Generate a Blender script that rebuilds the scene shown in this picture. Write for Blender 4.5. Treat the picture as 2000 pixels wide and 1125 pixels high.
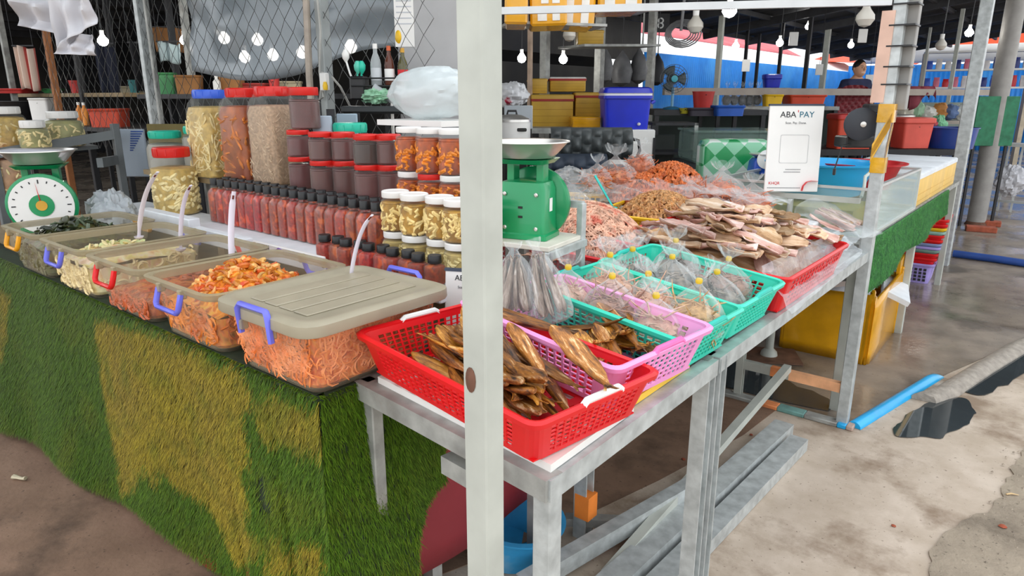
import bpy, bmesh, math, random
import numpy as np
from mathutils import Vector, Matrix, noise as mnoise
for _o in list(bpy.data.objects): bpy.data.objects.remove(_o)
SC = bpy.context.scene
COL = SC.collection
R = math.radians
# ------------------------------------------------------------------ camera
CAM_H, FPX, PITCH, YAW = 1.5, 1340.0, R(15.5), R(39.1)
cd = bpy.data.cameras.new('camera'); cam = bpy.data.objects.new('camera', cd); COL.objects.link(cam)
cam.location = (0, 0, CAM_H); cam.rotation_euler = (R(90) - PITCH, 0, YAW)
cd.sensor_width = 36; cd.lens = FPX / 2000 * 36; cd.clip_start = .02; cd.clip_end = 200
SC.camera = cam
# ------------------------------------------------------------------ overcast sky, exposure
W = bpy.data.worlds.new('overcast'); SC.world = W; W.use_nodes = True
bg = W.node_tree.nodes['Background']; bg.inputs[0].default_value = (.93, .97, 1, 1); bg.inputs[1].default_value = 1.0
SC.view_settings.view_transform = 'Standard'; SC.view_settings.look = 'None'
SC.view_settings.exposure = .9; SC.view_settings.gamma = 1; SC.view_settings.use_curve_mapping = False
SC.cycles.transparent_max_bounces = 32; SC.cycles.max_bounces = 8
SC.cycles.use_denoising = True; SC.cycles.sample_clamp_indirect = 6
random.seed(7); RND = random.Random(11)
ORD = 'first second third fourth fifth sixth seventh eighth ninth tenth eleventh twelfth thirteenth fourteenth fifteenth sixteenth seventeenth eighteenth nineteenth twentieth'.split()
# a pixel of the 2000x1125 frame at forward distance d -> a point of the place
_c, _s = math.cos(PITCH), math.sin(PITCH); _fw = (-math.sin(YAW), math.cos(YAW)); _rt = (math.cos(YAW), math.sin(YAW))
def _ray(px, py):
    u, v = px - 1000, 562.5 - py; h = FPX * _c + v * _s; z = v * _c - FPX * _s
    return (_fw[0] * h + _rt[0] * u, _fw[1] * h + _rt[1] * u, z), h
def at(px, py, d):
    r, h = _ray(px, py); t = d / h; return Vector((r[0] * t, r[1] * t, r[2] * t + CAM_H))
def aty(px, py, y):
    r, h = _ray(px, py); t = y / r[1]; return Vector((r[0] * t, y, r[2] * t + CAM_H))
def atx(px, py, x):
    r, h = _ray(px, py); t = x / r[0]; return Vector((x, r[1] * t, r[2] * t + CAM_H))
def atz(px, py, z):
    r, h = _ray(px, py); t = (z - CAM_H) / r[2]; return Vector((r[0] * t, r[1] * t, z))
def bd(px, d): return max(d, 2.85 / ((1087 - .629 * (1000 - px)) / 1385))
# ------------------------------------------------------------------ materials
MATS = {}
def srgb(h):
    h = h.lstrip('#'); return tuple((lambda c: c / 12.92 if c <= .04045 else ((c + .055) / 1.055) ** 2.4)(int(h[i:i + 2], 16) / 255) for i in (0, 2, 4))
def mat(name, col, rough=.6, metal=0, var=.12, scale=8, bump=0, bscale=40, col2=None, mix=(.45, .6), rnd=0, alpha=None, trans=0, stretch=None, emit=0, coat=0, spec=.5, detail=4, rimalpha=0, sss=0):
    if name in MATS: return MATS[name]
    m = bpy.data.materials.new(name); m.use_nodes = True; N = m.node_tree.nodes; L = m.node_tree.links
    b = N['Principled BSDF']; c = srgb(col) if isinstance(col, str) else col
    b.inputs['Roughness'].default_value = rough; b.inputs['Metallic'].default_value = metal
    b.inputs['Specular IOR Level'].default_value = spec
    if coat: b.inputs['Coat Weight'].default_value = coat
    if trans: b.inputs['Transmission Weight'].default_value = trans
    if sss: b.inputs['Subsurface Weight'].default_value = sss; b.inputs['Subsurface Scale'].default_value = .01
    tc = N.new('ShaderNodeTexCoord'); mp = N.new('ShaderNodeMapping'); L.new(tc.outputs['Object'], mp.inputs[0])
    if stretch: mp.inputs['Scale'].default_value = stretch
    oi = N.new('ShaderNodeObjectInfo')
    if rnd:
        vm = N.new('ShaderNodeVectorMath'); vm.operation = 'SCALE'; L.new(oi.outputs['Random'], vm.inputs['Scale']); vm.inputs[0].default_value = (7, 13, 5); L.new(vm.outputs[0], mp.inputs['Location'])
    nz = N.new('ShaderNodeTexNoise'); nz.inputs['Scale'].default_value = scale; nz.inputs['Detail'].default_value = detail; L.new(mp.outputs[0], nz.inputs['Vector'])
    d = tuple(max(0, x * (1 - var * 1.6)) for x in c); l = tuple(min(1, x * (1 + var)) for x in c)
    rp = N.new('ShaderNodeValToRGB'); rp.color_ramp.elements[0].position = .3; rp.color_ramp.elements[1].position = .7
    rp.color_ramp.elements[0].color = (*d, 1); rp.color_ramp.elements[1].color = (*l, 1); L.new(nz.outputs['Fac'], rp.inputs[0])
    out = rp.outputs[0]
    if col2:
        n2 = N.new('ShaderNodeTexNoise'); n2.inputs['Scale'].default_value = scale * .37; n2.inputs['Detail'].default_value = 5; L.new(mp.outputs[0], n2.inputs['Vector'])
        r2 = N.new('ShaderNodeValToRGB'); r2.color_ramp.elements[0].position = mix[0]; r2.color_ramp.elements[1].position = mix[1]; L.new(n2.outputs['Fac'], r2.inputs[0])
        mx = N.new('ShaderNodeMix'); mx.data_type = 'RGBA'; L.new(r2.outputs[0], mx.inputs[0]); L.new(out, mx.inputs[6]); c2 = srgb(col2) if isinstance(col2, str) else col2; mx.inputs[7].default_value = (*c2, 1); out = mx.outputs[2]
    if rnd:
        hs = N.new('ShaderNodeHueSaturation'); mr = N.new('ShaderNodeMapRange'); L.new(oi.outputs['Random'], mr.inputs[0]); mr.inputs[3].default_value = 1 - rnd; mr.inputs[4].default_value = 1 + rnd
        L.new(mr.outputs[0], hs.inputs['Value']); mr2 = N.new('ShaderNodeMapRange'); L.new(oi.outputs['Random'], mr2.inputs[0]); mr2.inputs[3].default_value = .5 + rnd * .05; mr2.inputs[4].default_value = .5 - rnd * .05; L.new(mr2.outputs[0], hs.inputs['Hue']); L.new(out, hs.inputs['Color']); out = hs.outputs[0]
    L.new(out, b.inputs['Base Color'])
    if bump:
        nb = N.new('ShaderNodeTexNoise'); nb.inputs['Scale'].default_value = bscale; nb.inputs['Detail'].default_value = 3; L.new(mp.outputs[0], nb.inputs['Vector'])
        bp = N.new('ShaderNodeBump'); bp.inputs['Strength'].default_value = bump; bp.inputs['Distance'].default_value = .01; L.new(nb.outputs['Fac'], bp.inputs['Height']); L.new(bp.outputs[0], b.inputs['Normal'])
    if alpha is not None:
        if rimalpha:
            lw = N.new('ShaderNodeLayerWeight'); lw.inputs[0].default_value = .35; ma = N.new('ShaderNodeMath'); ma.operation = 'MULTIPLY_ADD'; L.new(lw.outputs['Facing'], ma.inputs[0]); ma.inputs[1].default_value = rimalpha; ma.inputs[2].default_value = alpha; ma.use_clamp = True; L.new(ma.outputs[0], b.inputs['Alpha'])
        else: b.inputs['Alpha'].default_value = alpha
    if emit:
        b.inputs['Emission Color'].default_value = (*c, 1); b.inputs['Emission Strength'].default_value = emit
    MATS[name] = m; return m
# ------------------------------------------------------------------ mesh building
def xf(p, loc=(0, 0, 0), rz=0, rx=0, ry=0):
    return Matrix.Translation(loc) @ Matrix.Rotation(rz, 4, 'Z') @ Matrix.Rotation(ry, 4, 'Y') @ Matrix.Rotation(rx, 4, 'X')
def rr(hx, hy, r, z, n=4, cx=0, cy=0):
    out = []; r = min(r, hx * .999, hy * .999)
    for q, (sx, sy) in enumerate(((1, 1), (-1, 1), (-1, -1), (1, -1))):
        for k in range(n + 1):
            a = math.pi / 2 * (q + k / n); out.append((cx + sx * (hx - r) + r * math.cos(a), cy + sy * (hy - r) + r * math.sin(a), z))
    return out
def ring(r, z, n=20, cx=0, cy=0):
    return [(cx + r * math.cos(2 * math.pi * k / n), cy + r * math.sin(2 * math.pi * k / n), z) for k in range(n)]
class G:
    def __init__(s): s.v = []; s.f = []
    def add(s, vs, fs, M=None):
        o = len(s.v)
        if M is not None: vs = [tuple(M @ Vector(p)) for p in vs]
        s.v += [tuple(p) for p in vs]; s.f += [tuple(i + o for i in f) for f in fs]; return s
    def box(s, c, d, M=None, bev=0):
        x, y, z = d[0] / 2, d[1] / 2, d[2] / 2
        if bev:
            b = min(bev, x * .9, y * .9, z * .9)
            lp = [rr(x - b, y - b, .0001, -z, 1), rr(x, y, b, -z + b, 1), rr(x, y, b, z - b, 1), rr(x - b, y - b, .0001, z, 1)]
            return s.loops([[(p[0] + c[0], p[1] + c[1], p[2] + c[2]) for p in l] for l in lp], M=M)
        vs = [(c[0] + a * x, c[1] + b * y, c[2] + e * z) for e in (-1, 1) for a, b in ((-1, -1), (1, -1), (1, 1), (-1, 1))]
        return s.add(vs, [(3, 2, 1, 0), (4, 5, 6, 7), (0, 1, 5, 4), (1, 2, 6, 5), (2, 3, 7, 6), (3, 0, 4, 7)], M)
    def loops(s, ls, cb=True, ct=True, M=None, wrap=False):
        n = len(ls[0]); vs = [p for l in ls for p in l]; fs = []
        m = len(ls)
        for i in range(m if wrap else m - 1):
            a, b = i * n, ((i + 1) % m) * n
            for k in range(n): fs.append((a + k, a + (k + 1) % n, b + (k + 1) % n, b + k))
        if cb and not wrap: fs.append(tuple(reversed(range(n))))
        if ct and not wrap: fs.append(tuple(range((m - 1) * n, m * n)))
        return s.add(vs, fs, M)
    def lathe(s, prof, n=20, c=(0, 0, 0), M=None, cb=True, ct=True):
        return s.loops([ring(max(r, 1e-4), z + c[2], n, c[0], c[1]) for r, z in prof], cb, ct, M)
    def tube(s, pts, r, n=8, caps=True, closed=False, flat=1, M=None):
        P = [Vector(p) for p in pts]; m = len(P); rs = r if isinstance(r, (list, tuple)) else [r] * m
        t0 = (P[1] - P[0]).normalized(); up = Vector((0, 0, 1)) if abs(t0.z) < .9 else Vector((1, 0, 0)); nrm = t0.cross(up).normalized(); ls = []
        for i in range(m):
            t = (P[(i + 1) % m] - P[i - 1]) if closed else (P[min(i + 1, m - 1)] - P[max(i - 1, 0)])
            t = t.normalized(); nrm = (nrm - t * nrm.dot(t)).normalized(); bi = t.cross(nrm)
            ls.append([tuple(P[i] + (nrm * math.cos(2 * math.pi * k / n) + bi * math.sin(2 * math.pi * k / n) * flat) * rs[i]) for k in range(n)])
        return s.loops(ls, caps, caps, M, wrap=closed)
    def beam(s, a, b, w, h, M=None):
        a, b = Vector(a), Vector(b); t = (b - a).normalized(); up = Vector((0, 0, 1)) if abs(t.z) < .95 else Vector((0, 1, 0)); n = t.cross(up).normalized(); u = n.cross(t)
        vs = [tuple(p + n * sx * w / 2 + u * sy * h / 2) for p in (a, b) for sx, sy in ((-1, -1), (1, -1), (1, 1), (-1, 1))]
        return s.add(vs, [(3, 2, 1, 0), (4, 5, 6, 7), (0, 1, 5, 4), (1, 2, 6, 5), (2, 3, 7, 6), (3, 0, 4, 7)], M)
    def channel(s, a, b, w, h, t=.004, M=None):      # open-sided C section
        a, b = Vector(a), Vector(b); d = (b - a).normalized(); up = Vector((0, 0, 1)) if abs(d.z) < .95 else Vector((0, 1, 0)); n = d.cross(up).normalized(); u = n.cross(d)
        pr = [(-w / 2, -h / 2), (w / 2, -h / 2), (w / 2, h / 2), (-w / 2, h / 2), (-w / 2, h / 2 - t), (w / 2 - t, h / 2 - t), (w / 2 - t, -h / 2 + t), (-w / 2, -h / 2 + t)]
        return s.loops([[tuple(p + n * x + u * y) for x, y in pr] for p in (a, b)], False, False, M).add([tuple(p + n * x + u * y) for p in (a, b) for x, y in pr], [(0, 1, 6, 7), (1, 2, 5, 6), (2, 3, 4, 5), (15, 14, 9, 8), (14, 13, 10, 9), (13, 12, 11, 10)], M)
    def sheet(s, fn, nu, nv, M=None, closed=False):
        vs = [fn(i / nu, j / nv) for j in range(nv + 1) for i in range(nu + 1)]
        fs = [(j * (nu + 1) + i, j * (nu + 1) + i + 1, (j + 1) * (nu + 1) + i + 1, (j + 1) * (nu + 1) + i) for j in range(nv) for i in range(nu)]
        return s.add(vs, fs, M)
    def mesh(s, name, m, smooth=True, ang=35):
        me = bpy.data.meshes.new(name); me.from_pydata(s.v, [], s.f); me.update()
        if m: me.materials.append(m if not isinstance(m, str) else MATS[m])
        if smooth:
            me.polygons.foreach_set('use_smooth', [True] * len(me.polygons))
            try: me.set_sharp_from_angle(angle=R(ang))
            except Exception: pass
        return me
    def build(s, name, m, parent=None, loc=(0, 0, 0), rot=(0, 0, 0), smooth=True, ang=35, solid=0, label=None, cat=None, group=None, kind=None):
        o = bpy.data.objects.new(name, s.mesh(name, m, smooth, ang)); COL.objects.link(o); o.location = loc; o.rotation_euler = rot
        if parent: o.parent = parent
        if solid:
            md = o.modifiers.new('thickness', 'SOLIDIFY'); md.thickness = solid; md.offset = 0
        tag(o, label, cat, group, kind); return o
def tag(o, label=None, cat=None, group=None, kind=None):
    if label: o['label'] = label
    if cat: o['category'] = cat
    if group: o['group'] = group
    if kind: o['kind'] = kind
    return o
def thing(name, label, cat, loc=(0, 0, 0), rz=0, group=None, rot=None):
    o = bpy.data.objects.new(name, None); COL.objects.link(o); o.location = loc; o.rotation_euler = rot or (0, 0, rz); o.empty_display_size = .05
    return tag(o, label, cat, group)
def inst(me, name, parent=None, loc=(0, 0, 0), rot=(0, 0, 0), sc=1, label=None, cat=None, group=None, kind=None):
    o = bpy.data.objects.new(name, me); COL.objects.link(o); o.location = loc; o.rotation_euler = rot; o.scale = (sc, sc, sc) if not isinstance(sc, (tuple, list)) else sc
    if parent: o.parent = parent
    return tag(o, label, cat, group, kind)
def copy_tree(o, parent=None, loc=None, rz=None, label=None, group=None, sc=None):
    c = o.copy(); COL.objects.link(c); c.parent = parent
    if loc is not None: c.location = loc
    if rz is not None: c.rotation_euler = (0, 0, rz)
    if sc is not None: c.scale = (sc, sc, sc)
    if label: c['label'] = label
    if group: c['group'] = group
    for ch in list(o.children): copy_tree(ch, c)
    return c
def struct(g, name, m, **k): return g.build(name, m, kind='structure', **k)
def fbm(x, y, z, s=1.): return mnoise.noise(Vector((x * s, y * s, z * s)))
# ------------------------------------------------------------------ palette
galv = mat('galvanised_steel', '#bcc1c1', .42, .25, .16, 24, .12, 60)
galvd = mat('weathered_steel', '#a3a4a0', .55, .25, .22, 14, .15, 50, col2='#85807a', mix=(.55, .75))
paintg = mat('painted_post', '#b9bcb4', .5, .05, .08, 10, .06, 30, col2='#8f8d84', mix=(.66, .8))
postgrey = mat('grey_post_paint', '#9a9793', .55, .05, .1, 9, .05)
rust = mat('rusty_brown', '#6d4a3a', .8, .1, .25, 30)
orangep = mat('orange_paint', '#f0935a', .7, 0, .15, 20)
white = mat('white_plastic', '#ecebe8', .4, 0, .03, 6)
foam = mat('white_foam', '#dfe3e8', .75, 0, .05, 14, .08, 120)
black = mat('black_plastic', '#1c1c1e', .4, 0, .2, 20)
dark = mat('dark_metal', '#2b2b2e', .55, .2, .2, 8)
red = mat('red_plastic', '#e0161c', .35, 0, .07, 6, spec=.5)
pink = mat('pink_plastic', '#f79fd8', .4, 0, .05, 6)
teal = mat('teal_plastic', '#33d3b6', .38, 0, .06, 6)
yellow = mat('yellow_plastic', '#f2c21c', .4, 0, .08, 6)
violet = mat('violet_plastic', '#6d70e0', .4, 0, .07, 6)
blue = mat('blue_plastic', '#1d2fc4', .35, 0, .1, 6)
skyblue = mat('sky_blue_plastic', '#1fa4e0', .35, 0, .06, 5)
orange = mat('orange_plastic', '#f0a51a', .4, 0, .08, 6)
scalegreen = mat('green_enamel', '#12925a', .3, .05, .08, 6, coat=.3)
steel = mat('stainless_steel', '#d6d3ce', .28, .75, .06, 6)
film = mat('clear_film', '#eef4f6', .12, 0, .02, 5, bump=.35, bscale=45, alpha=.07, rimalpha=.38, spec=1.0)
filmw = mat('milky_film', '#e6edf3', .2, 0, .03, 5, bump=.5, bscale=30, alpha=.13, rimalpha=.32, spec=1.0)
jarplastic = mat('clear_jar', '#e6ece8', .08, 0, .02, 5, alpha=.03, rimalpha=.13, spec=.4)
tubplastic = mat('frosted_tub', '#cfc4ab', .3, 0, .05, 7, bump=.04, bscale=20, alpha=.07, rimalpha=.14, spec=.5)
tubrim = mat('frosted_tub_rim', '#b0a486', .4, 0, .07, 9, alpha=.62)
lidgrey = mat('frosted_lid', '#a69d88', .42, 0, .07, 10, bump=.05, alpha=.97)
glass = mat('pane_glass', '#cfe2dc', .05, 0, .02, 5, alpha=.2, rimalpha=.4, spec=.8)
# ================================================================== the setting
def floor_mat(name, a, b, c, rough, wet=0, wlo=.48, whi=.6, bump=.25):
    m = bpy.data.materials.new(name); m.use_nodes = True; N = m.node_tree.nodes; L = m.node_tree.links; p = N['Principled BSDF']
    tc = N.new('ShaderNodeTexCoord')
    def nz(s, d=6, ro=.6):
        n = N.new('ShaderNodeTexNoise'); n.inputs['Scale'].default_value = s; n.inputs['Detail'].default_value = d; n.inputs['Roughness'].default_value = ro; L.new(tc.outputs['Object'], n.inputs['Vector']); return n.outputs['Fac']
    def ramp(f, lo, hi, ca, cb):
        r = N.new('ShaderNodeValToRGB'); r.color_ramp.elements[0].position = lo; r.color_ramp.elements[1].position = hi; r.color_ramp.elements[0].color = (*ca, 1); r.color_ramp.elements[1].color = (*cb, 1); L.new(f, r.inputs[0]); return r.outputs[0]
    def mixc(f, x, y):
        q = N.new('ShaderNodeMix'); q.data_type = 'RGBA'; L.new(f, q.inputs[0]); L.new(x, q.inputs[6])
        if isinstance(y, tuple): q.inputs[7].default_value = (*y, 1)
        else: L.new(y, q.inputs[7])
        return q.outputs[2]
    base = ramp(nz(5), .35, .65, srgb(a), srgb(b)); st = ramp(nz(1.7, 7, .65), .5, .62, (0, 0, 0), (1, 1, 1)); o = mixc(st, base, srgb(c))
    sp = ramp(nz(60, 2), .66, .72, (0, 0, 0), (.7, .7, .7)); o = mixc(sp, o, tuple(x * .6 for x in srgb(c)))
    L.new(o, p.inputs['Base Color']); p.inputs['Roughness'].default_value = rough
    bp = N.new('ShaderNodeBump'); bp.inputs['Strength'].default_value = bump; bp.inputs['Distance'].default_value = .01; L.new(nz(35, 4), bp.inputs['Height']); L.new(bp.outputs[0], p.inputs['Normal'])
    if wet:
        w = ramp(nz(1.1, 3), wlo, whi, (rough,) * 3, (.12,) * 3); L.new(w, p.inputs['Roughness'])
    MATS[name] = m; return m
conc = floor_mat('dry_concrete', '#b5a492', '#cbbbab', '#8f7b68', .85)
wetc = floor_mat('wet_concrete', '#7d7165', '#948678', '#655a50', .6, wet=1, wlo=.35, whi=.55, bump=.12)
brownc = floor_mat('brown_shaded_concrete', '#7a5f4c', '#8d705c', '#5f4a3b', .8)  # brown stained floor, with part of the left side's shade put into its colour
gravelm = floor_mat('grey_gravel', '#8f8272', '#a49684', '#75695b', .95, bump=.8)
def poly(pts, z=0, thick=0, soft=0):
    for _ in range(soft): pts = [q for a, b in zip(pts, pts[1:] + pts[:1]) for q in ((a[0] * .75 + b[0] * .25, a[1] * .75 + b[1] * .25), (a[0] * .25 + b[0] * .75, a[1] * .25 + b[1] * .75))]
    if soft > 1: pts = [(x + .022 * fbm(x, y, 1, 14), y + .045 * fbm(x, y, 4, 9)) for x, y in pts]
    g = G(); n = len(pts); vs = [(x, y, z) for x, y in pts] + [(x, y, z - max(thick, .002)) for x, y in pts]
    return g.add(vs, [tuple(range(n)), tuple(range(2 * n - 1, n - 1, -1))] + [(k, n + k, n + (k + 1) % n, (k + 1) % n) for k in range(n)])
struct(poly([(-45, -12), (14, -12), (14, 45), (-45, 45)], 0, .2), 'floor', conc, smooth=False)
fl = struct(poly([(-30, 3.34), (-.63, 3.33), (-.5, 3.8), (-.36, 4.35), (-.05, 5.35), (.5, 7), (1.6, 11), (2.2, 26), (-30, 26)], .004), 'floor', wetc, smooth=False)
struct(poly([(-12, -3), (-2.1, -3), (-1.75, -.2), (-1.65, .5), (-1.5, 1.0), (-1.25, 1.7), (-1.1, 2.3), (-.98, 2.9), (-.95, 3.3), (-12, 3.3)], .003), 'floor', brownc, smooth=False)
struct(poly([(-.13, 1.9), (-.145, 2.33), (-.172, 2.54), (-.1, 2.75), (-.02, 2.9), (.0, 3.2), (.02, 3.52), (.1, 3.9), (.4, 4.5), (2.5, 5), (2.5, 1.5), (.1, 1.5)], .007, .007, 3), 'floor', gravelm, smooth=False)
g = G(); rg = random.Random(3)
for k in range(420):
    x, y = rg.uniform(-.06, .5), rg.uniform(1.9, 4.0)
    if y > 3.5 and x < .1: continue
    s = rg.uniform(.002, .007); g.add([(x - s, y, .007), (x, y - s, .007), (x + s, y, .007), (x, y + s * .8, .007), (x + s * .2, y, .007 + s * 1.1)], [(0, 1, 4), (1, 2, 4), (2, 3, 4), (3, 0, 4)])
g.build('gravel_grit', mat('grit_stone', '#a89a8a', .9, 0, .3, 40), label='loose grey grit scattered over the gravel strip by the aisle', cat='grit', kind='stuff', smooth=False)
def rock(name, p, s, m, label, cat):
    g = G(); rp = random.Random(int(p[0] * 999)); 
    g.loops([[(q[0] * rp.uniform(.8, 1.15), q[1] * rp.uniform(.6, .8), q[2]) for q in ring(s * a, s * b, 9)] for a, b in ((.6, 0), (1, .25), (.85, .6), (.3, .85))])
    return g.build(name, m, loc=p, label=label, cat=cat)
brickm = mat('red_brick', '#a8573f', .9, 0, .2, 20, .3)
p = atz(1958, 1030, .007); rock('stone', p, .014, brickm, 'small reddish stone lying on the gravel strip', 'stone')
p = atz(1745, 1028, .001); rock('brick_chip', p, .009, brickm, 'tiny red brick chip on the pale concrete in the aisle', 'brick chip')
p = atz(1335, 898, .003); rock('brick_chip', p, .01, brickm, 'tiny red brick chip on dark floor left of the paired table legs', 'brick chip')
p = atz(1467, 850, .003); rock('brick_chip', p, .009, brickm, 'tiny red brick chip beside the leaning steel bar', 'brick chip')
p = atz(1965, 967, .008); G().tube([(0, 0, .004), (.02, .006, .006), (.045, .002, .004)], [.004, .005, .002], 6, flat=.6).build('dry_leaf', mat('dry_leaf', '#d9b98a', .8), loc=p, rot=(0, 0, .5), label='dry curled tan leaf on the gravel near the right edge', cat='leaf')
p = atz(38, 937, .004); G().tube([(-.03, 0, .01), (-.01, .002, .008), (.015, 0, .008), (.03, .004, .01)], [.013, .009, .007, .011], 7, flat=.7).build('bone_scrap', mat('pale_bone', '#cfc3a6', .7), loc=p, rot=(0, 0, .4), label='small pale scrap on the brown floor before the turf', cat='scrap')
# kerbs, puddles
g = G(); a, b = Vector((-.605, 3.30, 0)), Vector((-.40, 4.27, 0)); d = (b - a).normalized(); n = Vector((d.y, -d.x, 0))
g.loops([[tuple(a.lerp(b, t) + n * .032 * math.cos(math.pi * k / 8) + Vector((0, 0, .03 * math.sin(math.pi * k / 8) * (1 if t < .95 else .3) + .001))) for k in range(9)] for t in (0, .2, .45, .7, .9, 1)])
g.build('split_pipe', mat('cyan_pipe', '#19a9e6', .35, 0, .12, 6, col2='#7fc4dc', mix=(.55, .7)), label='bright blue half pipe forming a kerb on the wet floor', cat='pipe')
g = G(); pts = [(-.405, 3.84), (-.33, 4.02), (-.22, 4.5), (-.08, 5.1), (.1, 5.7), (.5, 7.0), (.8, 8.0)]
g.loops([[(x + .06 * math.cos(math.pi * k / 8) * (1 + .2 * fbm(x, y, k, 6)), y, .001 + .042 * math.sin(math.pi * k / 8) * (1 + .35 * fbm(x, y, k, 9))) for k in range(9)] for x, y in pts])
struct(g, 'trim_1', mat('concrete_ridge', '#a39a90', .9, 0, .15, 25, .5, 60))
pud = mat('puddle_water', '#3b4144', .03, 0, .1, 2, spec=.8)
poly([(-.475, 3.31), (-.45, 3.55), (-.36, 3.9), (-.25, 4.05), (-.19, 3.92), (-.16, 3.83), (-.21, 3.62), (-.25, 3.49), (-.33, 3.36)], .005, 0, 3).build('puddle', pud, smooth=False, label='dark still puddle beside the blue half pipe', cat='puddle')
poly([(-.29, 4.1), (-.2, 4.45), (-.07, 5.0), (.06, 5.3), (.1, 5.1), (.02, 4.8), (-.08, 4.4), (-.17, 4.08)], .006, 0, 2).build('puddle', pud, smooth=False, label='long narrow puddle along the grey concrete ridge', cat='puddle')
poly([(-1.9, 3.36), (-.75, 3.36), (-.72, 3.5), (-.9, 3.62), (-1.25, 3.72), (-1.6, 3.8), (-2, 3.7)], .008, 0, 2).build('puddle', pud, smooth=False, label='dark puddle between the table legs under the dried squid', cat='puddle')
# painted sill on the floor at the wet edge
sill = thing('floor_sill', 'low painted concrete sill under the far table legs', 'sill', (-.95, 3.28, 0))
for x0, x1, m in ((-.6, -.12, galvd), (-.12, .0, orangep), (.0, .13, mat('teal_paint', '#6f9a94', .7, 0, .2, 15)), (.13, .28, galvd), (.28, .32, skyblue), (.32, .35, mat('pinkish_sill', '#b59c90', .8))):
    G().box(((x0 + x1) / 2, 0, .011), (x1 - x0, .06, .022), bev=.004).build('sill_segment', m, sill)
# roof, far walls
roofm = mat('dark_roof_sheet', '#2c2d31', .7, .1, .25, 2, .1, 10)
def roof(x0, z0, x1, z1, y0, y1, pitch=.32):
    g = G(); n = int(abs(x1 - x0) / pitch) ; 
    def fn(u, v): 
        x = x0 + (x1 - x0) * u; return (x, y0 + (y1 - y0) * v, z0 + (z1 - z0) * u + .012 * math.sin(v * (y1 - y0) * 18))
    g.sheet(fn, 2, int((y1 - y0) * 10)); return g
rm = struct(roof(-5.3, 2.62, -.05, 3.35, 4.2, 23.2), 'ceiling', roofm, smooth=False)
rafter = mat('rafter_steel', '#3a3a3e', .6, .2, .2, 6)
for k in range(9):
    y = 6 + k * 1.9; G().beam((-5.3, y, 2.52), (-.05, y, 3.25), .06, .12).build('rafter', rafter, rm)
for k in range(6):
    x = -5.2 + k * 1.0; z = 2.62 + (x + 5.3) / 5.25 * .73 - .05; G().beam((x, 4, z), (x, 23, z), .05, .07).build('purlin', rafter, rm)
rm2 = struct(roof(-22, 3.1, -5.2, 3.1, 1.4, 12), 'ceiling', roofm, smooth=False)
for k in range(8):
    x = -6.5 - k * 2; G().beam((x, 1.5, 3.0), (x, 12, 3.0), .08, .14).build('rafter', rafter, rm2)
struct(roof(-5.3, 3.05, -2.4, 3.05, -.6, 4.2), 'ceiling', roofm, smooth=False)  # unseen near roof, added to keep sky light off the left turf
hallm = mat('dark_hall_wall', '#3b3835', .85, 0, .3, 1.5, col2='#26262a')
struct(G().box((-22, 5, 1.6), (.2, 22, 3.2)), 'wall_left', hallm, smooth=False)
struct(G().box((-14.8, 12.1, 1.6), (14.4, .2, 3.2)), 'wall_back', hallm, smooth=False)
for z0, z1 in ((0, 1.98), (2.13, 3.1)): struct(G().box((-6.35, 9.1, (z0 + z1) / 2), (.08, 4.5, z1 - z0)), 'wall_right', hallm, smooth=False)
# blue corrugated fence beyond the hall
bl = mat('blue_corrugated', '#1b86e0', .5, 0, .1, 3, col2='#3f9be6', mix=(.5, .7))
def corr(ax, ay, bx, by, z0, z1, per=.09, amp=.02):
    L = math.hypot(bx - ax, by - ay); n = int(L / per * 4); dx, dy = (bx - ax) / L, (by - ay) / L
    g = G(); return g.sheet(lambda u, v: (ax + dx * L * u - dy * amp * math.sin(u * L / per * 2 * math.pi), ay + dy * L * u + dx * amp * math.sin(u * L / per * 2 * math.pi), z0 + (z1 - z0) * v), n, 1)
corr(-6.25, 11.4, -6.0, 24, 0, 2.28).build('corrugated_fence', bl, solid=.004, label='long blue corrugated sheet fence beyond the market hall', cat='fence')
corr(-6.0, 24, 3.2, 25.5, 0, 2.45, .12).build('corrugated_fence', bl, solid=.004, label='blue corrugated sheet wall behind the far shelves of packets', cat='fence')
aw = mat('white_awning', '#f3f2ef', .8, 0, .04, 2); pk = mat('faded_red_awning', '#e2737a', .8, 0, .15, 1.5); rd = mat('orange_red_awning', '#e2532d', .8, 0, .1, 2); gy = mat('lime_canvas', '#cfe07a', .8, 0, .1, 2)
def canopy(name, pts, m, label):   # a sagging sheet over four corners
    A, B, C, D = [Vector(p) for p in pts]
    G().sheet(lambda u, v: tuple(A.lerp(B, u).lerp(D.lerp(C, u), v) - Vector((0, 0, .12 * math.sin(math.pi * u) * math.sin(math.pi * v)))), 8, 5).build(name, m, solid=.01, label=label, cat='awning')
canopy('awning', [(-6.5, 11.5, 2.30), (-6.15, 26, 2.30), (-6.65, 26, 2.62), (-7.0, 11.5, 2.62)], aw, 'long white awning strip on top of the blue fence')
canopy('awning', [(-7.2, 13, 2.75), (-7.0, 22.5, 2.7), (-9.5, 23, 3.9), (-9.5, 13, 3.9)], pk, 'faded pink-red awning rising behind the blue fence')
canopy('awning', [(-7.0, 23.3, 2.6), (-4.6, 26.6, 2.55), (-4.6, 30, 3.0), (-8.0, 29, 3.1)], rd, 'orange-red awning beyond the end of the blue fence')
canopy('awning', [(-8.5, 16, 3.9), (-8, 29, 3.7), (-12, 30, 4.6), (-12, 16, 4.6)], gy, 'pale lime canvas roof above the pink awning')
canopy('awning', [(-5.8, 24.0, 2.5), (3.0, 25.4, 2.5), (3.0, 25.0, 2.95), (-5.8, 23.6, 2.95)], aw, 'white awning band over the far shelves of packets')
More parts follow.
